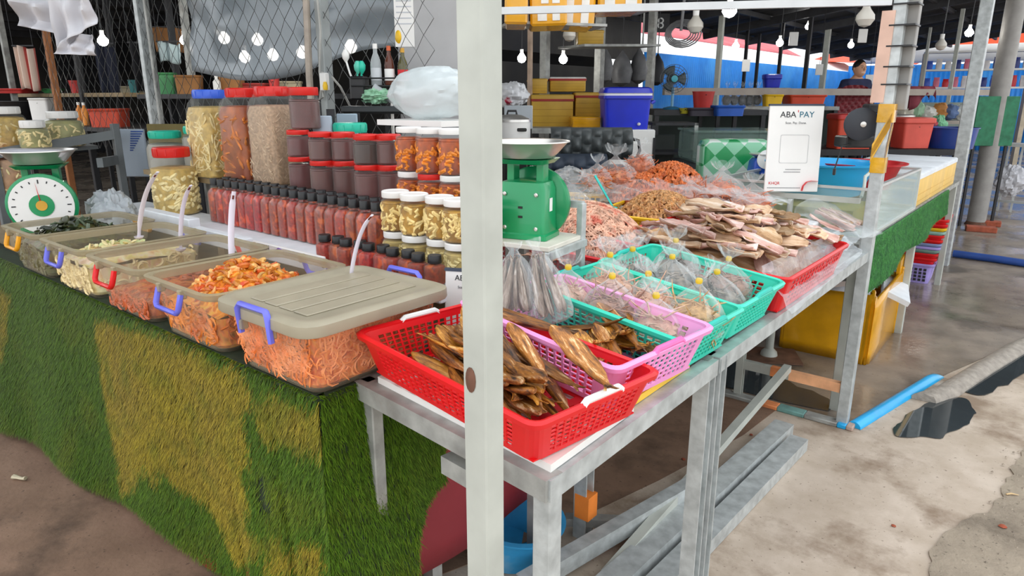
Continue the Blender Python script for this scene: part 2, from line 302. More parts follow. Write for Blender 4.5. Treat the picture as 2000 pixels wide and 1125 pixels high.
canopy('awning', [(-5.8, 25.6, 3.0), (4.0, 26.8, 3.0), (4.0, 26.9, 3.45), (-5.8, 25.9, 3.5)], rd, 'orange signboard band above the far white awning')
# ================================================================== stall posts
np_ = thing('stall_post', 'pale painted square steel post standing closest, before the red basket', 'post', (-.638, .717, 0))
G().box((0, 0, 1.4), (.046, .043, 2.8), bev=.003).build('tube', paintg, np_)
G().lathe([(.001, -.002), (.011, -.002), (.012, .001), (.009, .002), (.004, .004), (.001, .004)], 14, M=xf(0, (.0, -.0215, .0), rx=R(90))).build('weld_patch', rust, np_, loc=(-.006, 0, 1.096), rot=(0, 0, 0)).scale = (.85, 1, 1.7)
p2 = thing('stall_post', 'grey steel post wrapped with yellow tape, beside the payment sign', 'post', (-.657, 3.30, 0))
G().box((0, 0, 1.5), (.05, .05, 3.0), bev=.003).build('tube', galv, p2)
G().box((.033, .052, 2.3), (.062, .05, 1.7), bev=.003).build('plank', postgrey, p2)
G().box((-.035, -.028, 1.66), (.05, .006, .36)).build('card_strip', mat('pinkish_card', '#dcb8a6', .8), p2)
tapey = mat('yellow_tape', '#dca520', .25, 0, .15, 12, bump=.3, bscale=25, coat=.4)
g = G()
for k, (za, zb) in enumerate(((1.19, 1.255), (1.40, 1.475))): g.loops([rr(.029 + .003 * k, .029 + .003 * k, .006, z, 2, .004 * k, .004 * k) for z in (za, (za + zb) / 2, zb)])
for sx_, sy_ in ((0, -1), (1, 0)):
    e_ = Vector((1, 0, 0)) if sy_ else Vector((0, 1, 0)); n_ = Vector((sx_, sy_, 0)) * .0285
    for w_ in (0, .05): g.add([tuple(n_ + e_ * -.03 + Vector((0, 0, 1.23 + w_ * .4))), tuple(n_ + e_ * -.03 + Vector((0, 0, 1.29 + w_ * .4))), tuple(n_ * 1.04 + e_ * .03 + Vector((0, 0, 1.44))), tuple(n_ * 1.04 + e_ * .03 + Vector((0, 0, 1.38)))], [(0, 1, 2, 3)])
g.build('tape_wrap', tapey, p2)
for z in (1.55, 1.62, 1.7, 1.78, 1.86): G().loops([rr(.05, .058, .006, z + a, 2, .018, .026) for a in (0, .006)]).build('tie', black, p2)
p3 = thing('stall_post', 'tall grey steel post beside the stacked plastic baskets', 'post', (-.81, 7.35, 0)); G().box((0, 0, 1.6), (.1, .1, 3.2), bev=.005).build('tube', galv, p3)
for i, (x, y, h, t) in enumerate(((-.83, 10.0, 3.3, 'thick round grey post standing beyond the yellow foam boxes'), (.05, 12.6, 3.3, 'thick round grey post at the far right edge of the market'))):
    q = thing('round_post', t, 'post', (x, y, 0)); G().lathe([(.1, 0), (.1, h)], 20).build('shaft', postgrey, q); G().lathe([(.12, 0), (.12, .015), (.1, .05)], 20).build('footing', rust, q)
a = Vector((-.69, 3.28, 1.875)); b = Vector(at(972, 19, 3.3)); b.z = 1.875; G().beam(a, b, .025, .03).build('overhead_beam', mat('white_beam', '#d5d8da', .5, .1, .06, 8), smooth=False, label='white overhead beam running left from the taped post', cat='beam')
for i, (px, d, w, m, zt, lab) in enumerate(((1590, 13, .09, paintg, 2.72, 'pale post before the blue fence'), (1556, 11.5, .06, dark, 2.85, 'thin dark post beside the pale far post'), (1390, 10.5, .07, paintg, 2.75, 'light far post right of the coiled cables'), (1463, 13, .05, dark, 2.6, 'slim dark rod before the blue fence'), (1505, 12, .05, dark, 2.7, 'slim dark rod above the blue bucket'), (1440, 12.5, .05, dark, 2.65, 'slim dark post with a hanging white card'), (1690, 14, .07, dark, 2.8, 'dark far post right behind the man in navy'), (1262, 8.5, .08, galvd, 3.1, 'grey far post left of the small fan'), (1165, 7.5, .08, galvd, 3.1, 'grey far post above the yellow foam boxes'), (1062, 6.5, .07, galvd, 3.0, 'dark grey post over the left yellow boxes'), (1034, 6.0, .035, mat('worn_pipe', '#b9a18c', .6, .1, .2, 9), 3.0, 'worn tan pipe beside the grey box posts'), (1835, 12, .06, paintg, 2.9, 'pale post in front of the shelves of packets'), (1780, 14, .05, paintg, 2.8, 'slim pale post right of the taped post'))):
    p = at(px, 300, d); G().box((0, 0, zt / 2), (w, w, zt), bev=.004).build('hall_post', m, loc=(p.x, p.y, 0), label=lab, cat='post')
pa, pb = at(1296, 180, 7.6), at(1950, 181, 9.2); pa.z = pb.z = 1.565
G().beam(pa, pb, .05, .075).build('guard_rail', mat('rail_paint', '#a59a90', .6, 0, .1, 5), smooth=False, label='long horizontal grey rail across the stalls behind the payment sign', cat='rail')
# ================================================================== tables
TZ = .847
tA = thing('display_table', 'galvanised steel display table with red and pink baskets', 'table', (0, 0, 0))
def leg(t, x, y, z1=TZ - .005, w=.04, m=galv): return G().channel((x, y, 0), (x, y, z1), w, w, .005).build('leg', m, t, smooth=False)
G().beam((-1.25, .965, TZ - .022), (-.63, .895, TZ - .022), .045, .044).build('rail', galvd, tA, smooth=False)
G().beam((-.645, .88, TZ - .0235), (-.652, 1.63, TZ - .0235), .036, .044).build('rail', galv, tA, smooth=False)
G().beam((-1.24, .96, TZ - .022), (-1.24, 1.63, TZ - .022), .036, .044).build('rail', galvd, tA, smooth=False)
G().beam((-1.24, 1.62, TZ - .022), (-.65, 1.62, TZ - .022), .036, .044).build('rail', galvd, tA, smooth=False)
g = G(); g.add([(-1.23, .985, TZ - .01), (-.66, .92, TZ - .01), (-.66, 1.61, TZ - .01), (-1.23, 1.61, TZ - .01)], [(0, 1, 2, 3)]); g.build('top_sheet', galvd, tA, solid=.004, smooth=False)
G().box((-.649, .902, (TZ - .001) / 2), (.04, .04, TZ - .004), bev=.003).build('leg', galv, tA)
leg(tA, -.655, 1.60, w=.042); G().box((-1.225, .972, (TZ - .03) / 2), (.036, .034, TZ - .03), bev=.003).build('leg', galvd, tA); leg(tA, -1.2, 1.6, m=galvd)
G().channel((-.955, .952, .735), (-.8, .935, .735), .036, .042, .004).build('stub_rail', galvd, tA, smooth=False)
tB = thing('display_table', 'long steel table carrying teal baskets and dried squid', 'table', (0, 0, 0))
G().beam((-.652, 1.64, TZ - .022), (-.66, 3.30, TZ - .022), .036, .044).build('rail', galv, tB, smooth=False)
G().beam((-1.33, 1.66, TZ - .022), (-.66, 1.66, TZ - .022), .036, .044).build('rail', galvd, tB, smooth=False)
G().beam((-1.33, 3.28, TZ - .022), (-.68, 3.28, TZ - .022), .036, .044).build('rail', galvd, tB, smooth=False)
g = G(); g.add([(-1.33, 1.66, TZ - .01), (-.66, 1.66, TZ - .01), (-.66, 3.29, TZ - .01), (-1.33, 3.29, TZ - .01)], [(0, 1, 2, 3)]); g.build('top_sheet', galvd, tB, solid=.004, smooth=False)
leg(tB, -.652, 1.665, w=.042); leg(tB, -1.14, 1.80, w=.05, m=galv); leg(tB, -1.165, 3.30, w=.036, m=paintg)
G().box((-1.13, 1.80, .13), (.057, .057, .09)).build('paint_patch', mat('bright_orange_paint', '#f58a35', .6), tB)
G().beam((-1.2, 1.78, .05), (-1.0, 1.92, .05), .04, .03).build('foot_bar', galvd, tB, smooth=False)
G().beam((-1.165, 3.30, .185), (-.66, 3.30, .185), .03, .045).build('cross_bar', paintg, tB, smooth=False); G().box((-.80, 3.30, .185), (.24, .033, .047)).build('paint_patch', mat('peach_paint', '#f2b183', .7, 0, .15, 15), tB)
G().box((-.98, 3.30, .185), (.06, .033, .047)).build('paint_patch', orangep, tB)
tC = thing('inner_table', 'low inner steel table under the squid shreds and rear shrimp', 'table')
G().box((-1.84, 2.625, TZ - .02), (.98, 1.33, .04)).build('top', galvd, tC)
for x in (-2.28, -1.4):
    for y in (2.0, 3.25): G().box((x, y, (TZ - .04) / 2), (.04, .04, TZ - .04)).build('leg', galvd, tC)
# boards the baskets stand on
brd = mat('white_board', '#efeee9', .45, 0, .04, 8)
poly([(-1.2, .972), (-.643, .902), (-.65, 1.215), (-1.19, 1.25)], TZ + .016, .016).build('foam_board', brd, smooth=False, label='white board lying under the red basket', cat='board')
poly([(-1.15, 1.27), (-.665, 1.225), (-.668, 1.53), (-1.15, 1.58)], TZ + .016, .016).build('plastic_board', mat('pale_yellow_board', '#f5c83f', .45, 0, .05, 8), smooth=False, label='yellow board lying under the pink basket', cat='board')
# loose steel sections on the floor
def loose(lab, a, b, w, h, m=galv): G().channel(a, b, w, h, .005).build('steel_section', m, smooth=False, label=lab, cat='steel bar', group=None)
loose('wide steel section lying nearest the pale aisle floor', (-.80, 1.45, .03), (-.745, 2.93, .03), .075, .055)
loose('steel section lying second from the aisle, with a pale end', (-.90, 1.50, .04), (-.835, 3.0, .04), .085, .07)
loose('steel section pointing back under the table, behind the others', (-1.10, 1.40, .06), (-.90, 2.25, .1), .05, .06, galv)
G().beam((-.935, 1.62, .04), (-.925, 3.27, .23), .035, .035).build('steel_bar', paintg, smooth=False, label='thin pale bar leaning up onto the orange cross bar', cat='steel bar')
# pole on a rusty foot plate
q = thing('plate_pole', 'short steel pole on a rusty square foot plate', 'pole', (-1.24, 3.97, .006), .5)
G().box((0, 0, .004), (.34, .26, .008)).build('foot_plate', mat('rusty_plate', '#7b5a48', .8, .2, .25, 12, .2), q); G().lathe([(.05, .008), (.045, .03), (.024, .05), (.023, .84)], 16).build('pole', paintg, q)
# ================================================================== left counter
wood = mat('dull_plywood', '#8d7a5c', .8, 0, .15, 9)
ct = thing('sales_counter', 'long counter under green artificial turf with pickle tubs on top', 'counter', (0, 0, 0))
G().box((-2.845, 1.07, .825), (3.13, .42, .03)).build('top_board', wood, ct)
for x in (-4.35, -2.8, -1.32):
    for y in (.9, 1.24): G().box((x, y, .405), (.04, .04, .81)).build('leg', galvd, ct)
redsheet = mat('dark_red_sheet', '#8c2a33', .6, 0, .1, 4, .08, 30, col2='#9c5258', mix=(.72, .8))
rs = thing('red_side_panel', 'dark red sheet hanging on the counter end below the turf', 'panel')
G().sheet(lambda u, v: (-1.268 - .006 * math.sin(u * 9) * v, .87 + .8 * u, .835 - (.67 - .01 * math.sin(u * 7)) * v), 14, 8).build('sheet', redsheet, rs, solid=.003)
G().box((-1.262, .985, .36), (.004, .04, .05), M=xf(0, rx=0)).build('cardboard_tag', mat('cardboard', '#b48a4a', .85, 0, .12, 10), rs, rot=(.1, 0, 0))
g = G(); g.sheet(lambda u, v: (-4.35 + 3.08 * u, .872 - .012 * math.sin(u * 60) * v, .3 - .285 * v), 120, 4)
g.build('red_hem_cloth', mat('red_cloth', '#b3252b', .85, 0, .15, 30), solid=.002, label='red cloth edge peeping out below the turf skirt', cat='cloth')
# artificial turf: backing + blades
XL, YF, XS = -4.4, .838, -1.252
SF = XS - XL
def turf_pt(s, t):
    """s runs along the front (left to corner) then along the counter end; t from top to hem"""
    if t < 0: return Vector((XL + min(s, SF + .006), YF - t * .9, .8465)) if s < SF else Vector((XS + .006 + t * .9, YF + .02 + s - SF, .8465))
    if s < SF:
        x = XL + s; hem = .05 + .02 * math.sin(s * 7); k = max(0, 1 - (SF - s) / .5)
        z = .845 - (.845 - hem) * t
        y = YF - .010 * math.sin(s * 9 + 1) * t + (-.09 + .12 * min(1, max(0, (s - .7) / 1.8))) * t
        y += .022 * math.exp(-((s - (SF - .19)) / .018) ** 2) * t + .016 * math.exp(-((s - (SF - .47)) / .02) ** 2) * max(0, t - .2)
        return Vector((x + .11 * t ** 1.5 * math.exp(-((s - SF - .14) / .13) ** 2), y, z))
    q = s - SF; hem = .05 + min(1, max(0, q - .16) / .06) * .36 + min(1, max(0, q - .22) / .17) * .05
    z = .845 - (.845 - hem) * t; k = max(0, 1 - q / .22)
    return Vector((XS + .006 + .11 * t ** 1.5 * math.exp(-((q - .14) / .13) ** 2) + .008 * math.sin(q * 16) * t, YF - .035 * t * k + q, z))
def pip(x, y, P):
    c = False; j = len(P) - 1
    for i in range(len(P)):
        if (P[i][1] > y) != (P[j][1] > y) and x < (P[j][0] - P[i][0]) * (y - P[i][1]) / (P[j][1] - P[i][1]) + P[i][0]: c = not c
        j = i
    return c
PXP = dict(yellow=[(178, 625), (330, 660), (470, 730), (475, 770), (462, 850), (468, 1110), (420, 1090), (395, 1010), (330, 950), (262, 915), (258, 955), (230, 960), (205, 820), (188, 720)],
           dry=[(478, 760), (600, 800), (742, 850), (748, 955), (690, 950), (650, 915), (560, 870), (505, 865)],
           low=[(520, 1080), (610, 1075), (620, 1125), (500, 1125)], left=[(-30, 560), (18, 570), (22, 700), (-30, 720)], low2=[(468, 1060), (520, 1050), (530, 1080), (468, 1095)])
PAT = {k: [(lambda q: (q.x, q.z))(aty(a, b, YF - .02)) for a, b in P] for k, P in PXP.items()}
DARKP = [(lambda q: (q.x, q.z))(aty(a, b, YF - .02)) for a, b in [(482, 925), (505, 930), (512, 985), (535, 1010), (490, 1025), (482, 980)]]
sk = thing('turf_skirt', 'green artificial turf with yellowed patches hanging over the counter front', 'artificial turf')
g = G(); g.sheet(lambda u, v: tuple(turf_pt(u * (SF + .39), v * 1.1 - .1)), 170, 22); g.build('backing', mat('turf_backing', '#23301a', .95, 0, .2, 30), sk, solid=.004)
rt = np.random.default_rng(5); V = []; C = []
NB = 170000; S = SF + .39; S0 = .55
ss = S0 + rt.random(NB) * (S - S0); tt = rt.random(NB) * 1.06 - .06; rnd4 = rt.random((NB, 6)); rn = rt.normal(size=(NB, 4))
grid = {}
def tp(s, t):   # bilinear cache of the drape
    i, j = int(s * 60), math.floor(t * 30); 
    for a in (i, i + 1):
        for b in (j, j + 1):
            if (a, b) not in grid: grid[(a, b)] = turf_pt(a / 60, b / 30)
    fu, fv = s * 60 - i, t * 30 - j
    return (grid[(i, j)].lerp(grid[(i + 1, j)], fu)).lerp(grid[(i, j + 1)].lerp(grid[(i + 1, j + 1)], fu), fv)
for k in range(NB):
    s, t = float(ss[k]), float(tt[k]); p = tp(s, t); front = s < SF
    jx, jz = p.x + .035 * fbm(p.x, 0, p.z, 11) + .012 * float(rn[k, 2]), p.z + .04 * fbm(p.x, 5, p.z, 11) + .012 * float(rn[k, 3])
    y = 0; dk = 0
    if front:
        for nm in PAT:
            if pip(jx, jz, PAT[nm]): y = {'yellow': 1, 'dry': .75, 'low': 1, 'left': .8, 'low2': .6}[nm]; break
        dk = pip(jx, jz, DARKP)
    if dk and rnd4[k, 5] < .98: continue
    y = min(1, max(0, y * (.72 + .5 * (fbm(p.x, 1, p.z, 14) + .4)) + .06 * rn[k, 0] + max(0, .25 * fbm(p.x, 2, p.z, 5))))
    gr = (.08, .165, .010); ye = (.40, .31, .02); dr = (.33, .22, .05)
    mixd = .5 + .5 * fbm(p.x, 9, p.z, 4); yc = [ye[i] * (1 - mixd * .6) + dr[i] * mixd * .6 for i in range(3)]
    v = .4 + 1.3 * rnd4[k, 2] ** 1.3; col = [min(1, (gr[i] * (1 - y) + yc[i] * y) * v) for i in range(3)]
    L = .018 + .018 * rnd4[k, 0]; out = Vector((0, -1, 0)) if front else Vector((1, 0, 0)); side = Vector((1, 0, 0)) if front else Vector((0, 1, 0))
    up = -1 if t > .01 else -.15
    tip = p + out * (.007 + .011 * rnd4[k, 1]) + Vector((0, 0, up * L * .85)) + side * float(rn[k, 1]) * .007
    w = side * .0017
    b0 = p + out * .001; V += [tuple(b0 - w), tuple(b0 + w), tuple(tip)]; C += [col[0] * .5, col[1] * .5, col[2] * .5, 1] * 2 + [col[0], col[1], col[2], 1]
me = bpy.data.meshes.new('blades'); n = len(V) // 3; me.vertices.add(n * 3); me.vertices.foreach_set('co', np.array(V, 'f').ravel())
me.loops.add(n * 3); me.loops.foreach_set('vertex_index', np.arange(n * 3, dtype='i')); me.polygons.add(n); me.polygons.foreach_set('loop_start', np.arange(0, n * 3, 3, dtype='i'))
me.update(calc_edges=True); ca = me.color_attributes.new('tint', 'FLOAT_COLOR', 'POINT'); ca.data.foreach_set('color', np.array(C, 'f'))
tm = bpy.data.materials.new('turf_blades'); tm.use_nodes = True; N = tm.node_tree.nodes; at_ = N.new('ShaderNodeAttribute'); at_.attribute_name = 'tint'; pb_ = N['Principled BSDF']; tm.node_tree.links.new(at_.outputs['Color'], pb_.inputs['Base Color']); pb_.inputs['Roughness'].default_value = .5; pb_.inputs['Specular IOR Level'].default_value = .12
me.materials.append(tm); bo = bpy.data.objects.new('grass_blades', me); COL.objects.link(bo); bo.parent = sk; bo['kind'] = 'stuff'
# ------------------------------------------------------------------ tubs with pickles
def content_mat(nm, c1, c2, c3, sc, stretch=(1, 1, .45), rough=.35):
    m = bpy.data.materials.new(nm); m.use_nodes = True; N = m.node_tree.nodes; L = m.node_tree.links; b = N['Principled BSDF']
    tc = N.new('ShaderNodeTexCoord'); mp = N.new('ShaderNodeMapping'); mp.inputs['Scale'].default_value = stretch; L.new(tc.outputs['Object'], mp.inputs[0])
    n0 = N.new('ShaderNodeTexNoise'); n0.inputs['Scale'].default_value = sc * .7; L.new(mp.outputs[0], n0.inputs['Vector'])
    vm = N.new('ShaderNodeVectorMath'); vm.operation = 'MULTIPLY_ADD'; vm.inputs[1].default_value = (.08, .08, .08); L.new(n0.outputs['Color'], vm.inputs[0]); L.new(mp.outputs[0], vm.inputs[2])
    vo = N.new('ShaderNodeTexVoronoi'); vo.inputs['Scale'].default_value = sc; L.new(vm.outputs[0], vo.inputs['Vector'])
    rp = N.new('ShaderNodeValToRGB'); e = rp.color_ramp.elements; e[0].position = .05; e[1].position = .75; e[0].color = (*srgb(c2), 1); e[1].color = (*srgb(c3), 1); x = e.new(.4); x.color = (*srgb(c1), 1); L.new(vo.outputs['Distance'], rp.inputs[0])
    hs = N.new('ShaderNodeMix'); hs.data_type = 'RGBA'; hs.inputs[0].default_value = .35; L.new(rp.outputs[0], hs.inputs[6]); L.new(vo.outputs['Color'], hs.inputs[7]); hs.blend_type = 'SOFT_LIGHT'; L.new(hs.outputs[2], b.inputs['Base Color'])
    bp = N.new('ShaderNodeBump'); bp.inputs['Strength'].default_value = .6; bp.inputs['Distance'].default_value = .004; L.new(vo.outputs['Distance'], bp.inputs['Height']); bp.invert = True; L.new(bp.outputs[0], b.inputs['Normal']); b.inputs['Roughness'].default_value = rough
    MATS[nm] = m; return m
TUBX = (-3.03, -2.615, -2.205, -1.80, -1.39)
TUBY, TUBZ = 1.008, .849
HB, HT = (.152, .182), (.178, .208)      # half sizes at foot and at rim
TH_ = .172
def tub(x, label, hm, closed=False, hcol='violet'):
    t = thing('storage_tub', label, 'tub', (x, TUBY, TUBZ))
    lo = [rr(HB[0] - .012, HB[1] - .012, .03, 0), rr(HB[0], HB[1], .04, .010), rr(HT[0] - .006, HT[1] - .006, .045, TH_ - .02), rr(HT[0], HT[1], .045, TH_ - .002), rr(HT[0], HT[1], .045, TH_),
          rr(HT[0] - .006, HT[1] - .006, .04, TH_), rr(HT[0] - .01, HT[1] - .01, .04, TH_ - .02), rr(HB[0] - .003, HB[1] - .003, .037, .012), rr(HB[0] - .02, HB[1] - .02, .03, .003)]
    G().loops(lo).build('shell', tubplastic, t)
    G().loops([rr(HT[0] + .001, HT[1] + .001, .045, TH_ - .014), rr(HT[0] + .012, HT[1] + .012, .05, TH_ - .011), rr(HT[0] + .016, HT[1] + .016, .05, TH_ + .002), rr(HT[0] + .005, HT[1] + .005, .045, TH_ + .005), rr(HT[0] - .004, HT[1] - .004, .04, TH_ + .001), rr(HT[0] - .001, HT[1] - .001, .045, TH_ - .02)], False, False, wrap=True).build('rim', tubrim, t)
    for sy in (-1, 1):
        yy = sy * (HT[1] + .018); w = .062
        if closed: P = [(-w, yy, TH_ - .05), (-w, yy + sy * .004, TH_ + .012), (-w + .008, yy + sy * .002, TH_ + .022), (w - .008, yy + sy * .002, TH_ + .022), (w, yy + sy * .004, TH_ + .012), (w, yy, TH_ - .05)]
        else: P = [(-w, yy, TH_ - .012), (-w, yy + sy * .012, TH_ - .052), (-w + .008, yy + sy * .014, TH_ - .062), (w - .008, yy + sy * .014, TH_ - .062), (w, yy + sy * .012, TH_ - .052), (w, yy, TH_ - .012)]
        h = G(); h.tube(P, .0085, 6, flat=.75); hd = h.build('handle', MATS[hm] if isinstance(hm, str) else hm, t, ang=50)
        for sx in (-1, 1): G().box((sx * (w - .003), yy - sy * .004, TH_ - .03 if closed else TH_ - .012), (.014, .022, .026), bev=.003).build('hinge_block', tubrim, hd)
    if closed:
        lid = G(); lid.loops([rr(HT[0] + .018, HT[1] + .018, .052, TH_ - .018), rr(HT[0] + .02, HT[1] + .02, .054, TH_ - .014), rr(HT[0] + .019, HT[1] + .019, .054, TH_ + .008), rr(HT[0] + .006, HT[1] + .006, .05, TH_ + .014), rr(HT[0] - .012, HT[1] - .012, .045, TH_ + .013), rr(HT[0] - .02, HT[1] - .02, .04, TH_ + .008)])
        lo_ = lid.build('lid', lidgrey, t)
        for i, xx in enumerate((-.09, -.03, .03, .09)): G().box((xx, 0, TH_ + .0095), (.052, .33, .005), bev=.002).build('lid_ridge', lidgrey, lo_)
    return t
cm = [content_mat('green_pickle', '#4a4a2a', '#2c2f1c', '#6b6238', 34), content_mat('radish_pickle', '#e3c489', '#caa160', '#f0dfb4', 30), content_mat('red_pickle', '#a8401a', '#7a2a10', '#cc6a34', 40), content_mat('shrimp_pickle', '#cf6a18', '#8a3d0c', '#ec9a34', 42), content_mat('papaya_pickle', '#d8651f', '#a8430f', '#f08a3c', 55)]
tubs = []; labs = ['translucent tub of dark green pickled leaves with yellow handles', 'translucent tub of pale sliced pickles with violet handles', 'translucent tub of red pickle with bright red handles', 'open translucent tub heaped with orange shrimp, violet handles', 'lidded translucent tub full of orange shredded pickle']
fills = (.12, .115, .07, .12, .158); pk_ = (.055, .03, .02, .075, 0)
heapn = ('dark green pickled leaf mass in the leftmost tub', 'pale pickle mass inside the second tub from the left', 'red pickle mass inside the red-handled tub', 'orange shrimp mass in brine under the shrimp heap', 'orange shredded pickle and brine under the grey lid')
def hx(z): return HB[0] + (HT[0] - .008 - HB[0]) * z / TH_
def hy(z): return HB[1] + (HT[1] - .008 - HB[1]) * z / TH_
def heap_h(i, u, v):    # u,v in -1..1
    bx = .1 * math.sin(i * 2.1); r2 = ((u - bx) ** 2 * .75 + (v + (.1, .25, -.3, .05, 0)[i]) ** 2 * 1.1)
    return fills[i] + pk_[i] * (math.exp(-1.6 * r2) * 1.25 - .25)
for i, x in enumerate(TUBX):
    tubs.append(tub(x, labs[i], (orange, violet, red, violet, violet)[i], i == 4))
    g = G(); f = fills[i]
    g.loops([rr(hx(.01) - .016, hy(.01) - .016, .03, .006), rr(hx(.02) - .006, hy(.02) - .006, .036, .018), rr(hx(f * .6) - .006, hy(f * .6) - .006, .038, f * .6), rr(hx(f) - .007, hy(f) - .007, .038, f - .006 - max(0, pk_[i]) * .25)], True, False)
    g.sheet(lambda u, v: ((2 * u - 1) * (hx(f) - .012), (2 * v - 1) * (hy(f) - .012), heap_h(i, 2 * u - 1, 2 * v - 1) + .006 * fbm(u * 9, v * 9, i) - (.01 if max(abs(2 * u - 1), abs(2 * v - 1)) > .9 else 0)), 22, 22)
    g.build('pickle_mass', cm[i], loc=(x, TUBY, TUBZ + .003), label=heapn[i], cat='pickles', kind='stuff')
# shredded pieces pressed against the clear walls (uncountable)
def shreds(i, n, rad, ln, m, label, curl=2.5, zlo=.02, zhi=None):
    rg = random.Random(i); g = G(); f = zhi or fills[i]; x = TUBX[i]
    for k in range(n):
        side = rg.choice('FFFRRB' if i < 4 else 'FFFRRR'); z = rg.uniform(zlo, f - .008); a = rg.uniform(-1, 1) * .86; dep = rg.uniform(.0015, .006)
        if side == 'F': p = Vector((a * hx(z), -hy(z) + dep, z)); e1 = Vector((1, 0, 0))
        elif side == 'B': p = Vector((a * hx(z), hy(z) - dep, z)); e1 = Vector((1, 0, 0))
        else: p = Vector((hx(z) - dep, a * hy(z), z)); e1 = Vector((0, 1, 0))
        e2 = Vector((0, 0, 1)); th = rg.uniform(0, 6.3); c = rg.uniform(-curl, curl); l = ln * rg.uniform(.6, 1.3); P = []
        for q in range(5):
            P.append(p + e1 * math.cos(th) * l * q / 4 + e2 * math.sin(th) * l * q / 4); th += c / 4
        ok = all(.004 < q.z < f + .005 and abs(q.x) < hx(z) - .004 and abs(q.y) < hy(z) - .002 for q in P)
        if ok: g.tube(P, [rad * .5, rad, rad, rad * .9, rad * .4], 4)
    g.build('pickle_shreds', m, loc=(x, TUBY, TUBZ + .003), label=label, cat='pickles', kind='stuff')
shreds(4, 1700, .0026, .03, mat('papaya_shred', '#ec7426', .35, 0, .3, 25, col2='#f59a5c', mix=(.4, .62)), 'thin orange pickle shreds pressed against the lidded tub walls', zlo=.035)
shreds(3, 420, .004, .034, mat('shrimp_shred', '#e98a2c', .4, 0, .2, 25, col2='#c25f22', mix=(.45, .6)), 'orange shrimp bodies pressed against the open tub walls')
shreds(2, 260, .004, .03, mat('red_shred', '#c8602f', .4, 0, .2, 25), 'red-orange pickle strips pressed against the red-handled tub walls')
shreds(1, 300, .005, .03, mat('radish_shred', '#edd7a0', .4, 0, .1, 25), 'pale pickle slices pressed against the second tub walls')
shreds(0, 200, .005, .03, mat('leaf_shred', '#6d6840', .4, 0, .3, 25), 'olive leaf pieces pressed against the leftmost tub walls')
# countable pieces on top of the heaps
def curl_mesh(nm, m, r, ln, turn, taper=True, flat=1, n=6, seg=8, wig=0):
    P = []; th = 0; p = Vector((0, 0, 0))
    for q in range(seg):
        P.append(p.copy()); p += Vector((math.cos(th), math.sin(th), wig * math.sin(q * 1.7))) * ln / seg; th += turn / seg
    c = sum(P, Vector()) / len(P); rs = [r * (.45 + .75 * math.sin(math.pi * min(1, (q + 1.2) / seg)) if taper else 1) * (1 - .5 * q / seg) for q in range(seg)]
    g = G(); g.tube([tuple(a - c) for a in P], rs, n, flat=flat); return g.mesh(nm, m)
shm = mat('shrimp_shell', '#e58a35', .3, 0, .25, 60, col2='#c4551c', mix=(.42, .6), rnd=.3)
SHR = [curl_mesh('shrimp', shm, .0075, .05, 3.2), curl_mesh('shrimp', shm, .0065, .045, 4.2), curl_mesh('shrimp', mat('shrimp_pale', '#f0b469', .3, 0, .2, 60, rnd=.2), .007, .048, 2.6)]
rdm = mat('radish_slice', '#ead9a2', .35, 0, .1, 40, col2='#c9c58c', mix=(.55, .7), rnd=.12)
RAD = [curl_mesh('slice', rdm, .009, .05, 3.8, flat=.35), curl_mesh('slice', rdm, .008, .045, 2.2, flat=.4), curl_mesh('slice', mat('radish_green', '#c9cf94', .35, 0, .1, 40, rnd=.15), .009, .04, 4.6, flat=.3)]
lfm = mat('mustard_leaf', '#3f4527', .28, 0, .35, 40, col2='#20281a', mix=(.4, .6), rnd=.35)
LEF = [curl_mesh('leaf', lfm, .013, .07, 2.0, flat=.3, wig=.5), curl_mesh('leaf', lfm, .011, .06, 3.4, flat=.25, wig=.4), curl_mesh('leaf', mat('mustard_stem', '#5c6a52', .28, 0, .2, 40, rnd=.2), .009, .07, 1.2, flat=.5)]
rpm = mat('red_piece', '#b8522c', .35, 0, .25, 40, col2='#8a321e', mix=(.45, .6), rnd=.25)
RED_ = [curl_mesh('piece', rpm, .006, .04, 2.8), curl_mesh('piece', rpm, .005, .04, 1.5)]
def scatter(i, n, meshes, name, label, cat, group, rad=.9, bias=0, tilt=.5, lift=.004):
    rg = random.Random(40 + i)
    for k in range(n):
        a = rg.uniform(0, 6.283); q = rad * math.sqrt(rg.random()); u, v = max(-.9, min(.9, q * math.cos(a) + .1 * math.sin(i * 2.1))), max(-.88, min(.88, q * math.sin(a) - (.1, .25, -.3, .05)[i]))
        z = heap_h(i, u, v) + lift + rg.uniform(0, .008); w = fills[i]
        inst(rg.choice(meshes), name, None, (TUBX[i] + u * (hx(w) - .03), TUBY + v * (hy(w) - .03), TUBZ + z), (rg.gauss(0, tilt), rg.gauss(0, tilt), rg.uniform(0, 6.28)), rg.uniform(.8, 1.2), label, cat, group)
scatter(3, 170, SHR, 'pickled_shrimp', 'small curled orange shrimp in the heap of the open tub', 'shrimp', 'shrimp heaped in the open tub', .85)
scatter(1, 120, RAD, 'pickle_slice', 'pale curled pickle slice heaped in the second tub', 'pickle', 'pale pickle slices in the second tub', .85)
scatter(0, 110, LEF, 'pickled_leaf', 'dark green crumpled pickled leaf in the leftmost tub', 'leaf', 'pickled mustard leaves in the leftmost tub', .85, tilt=.7)
scatter(2, 60, RED_, 'pickle_piece', 'small red pickle piece in the red-handled tub', 'pickle', 'red pickle pieces in the red-handled tub', .6)
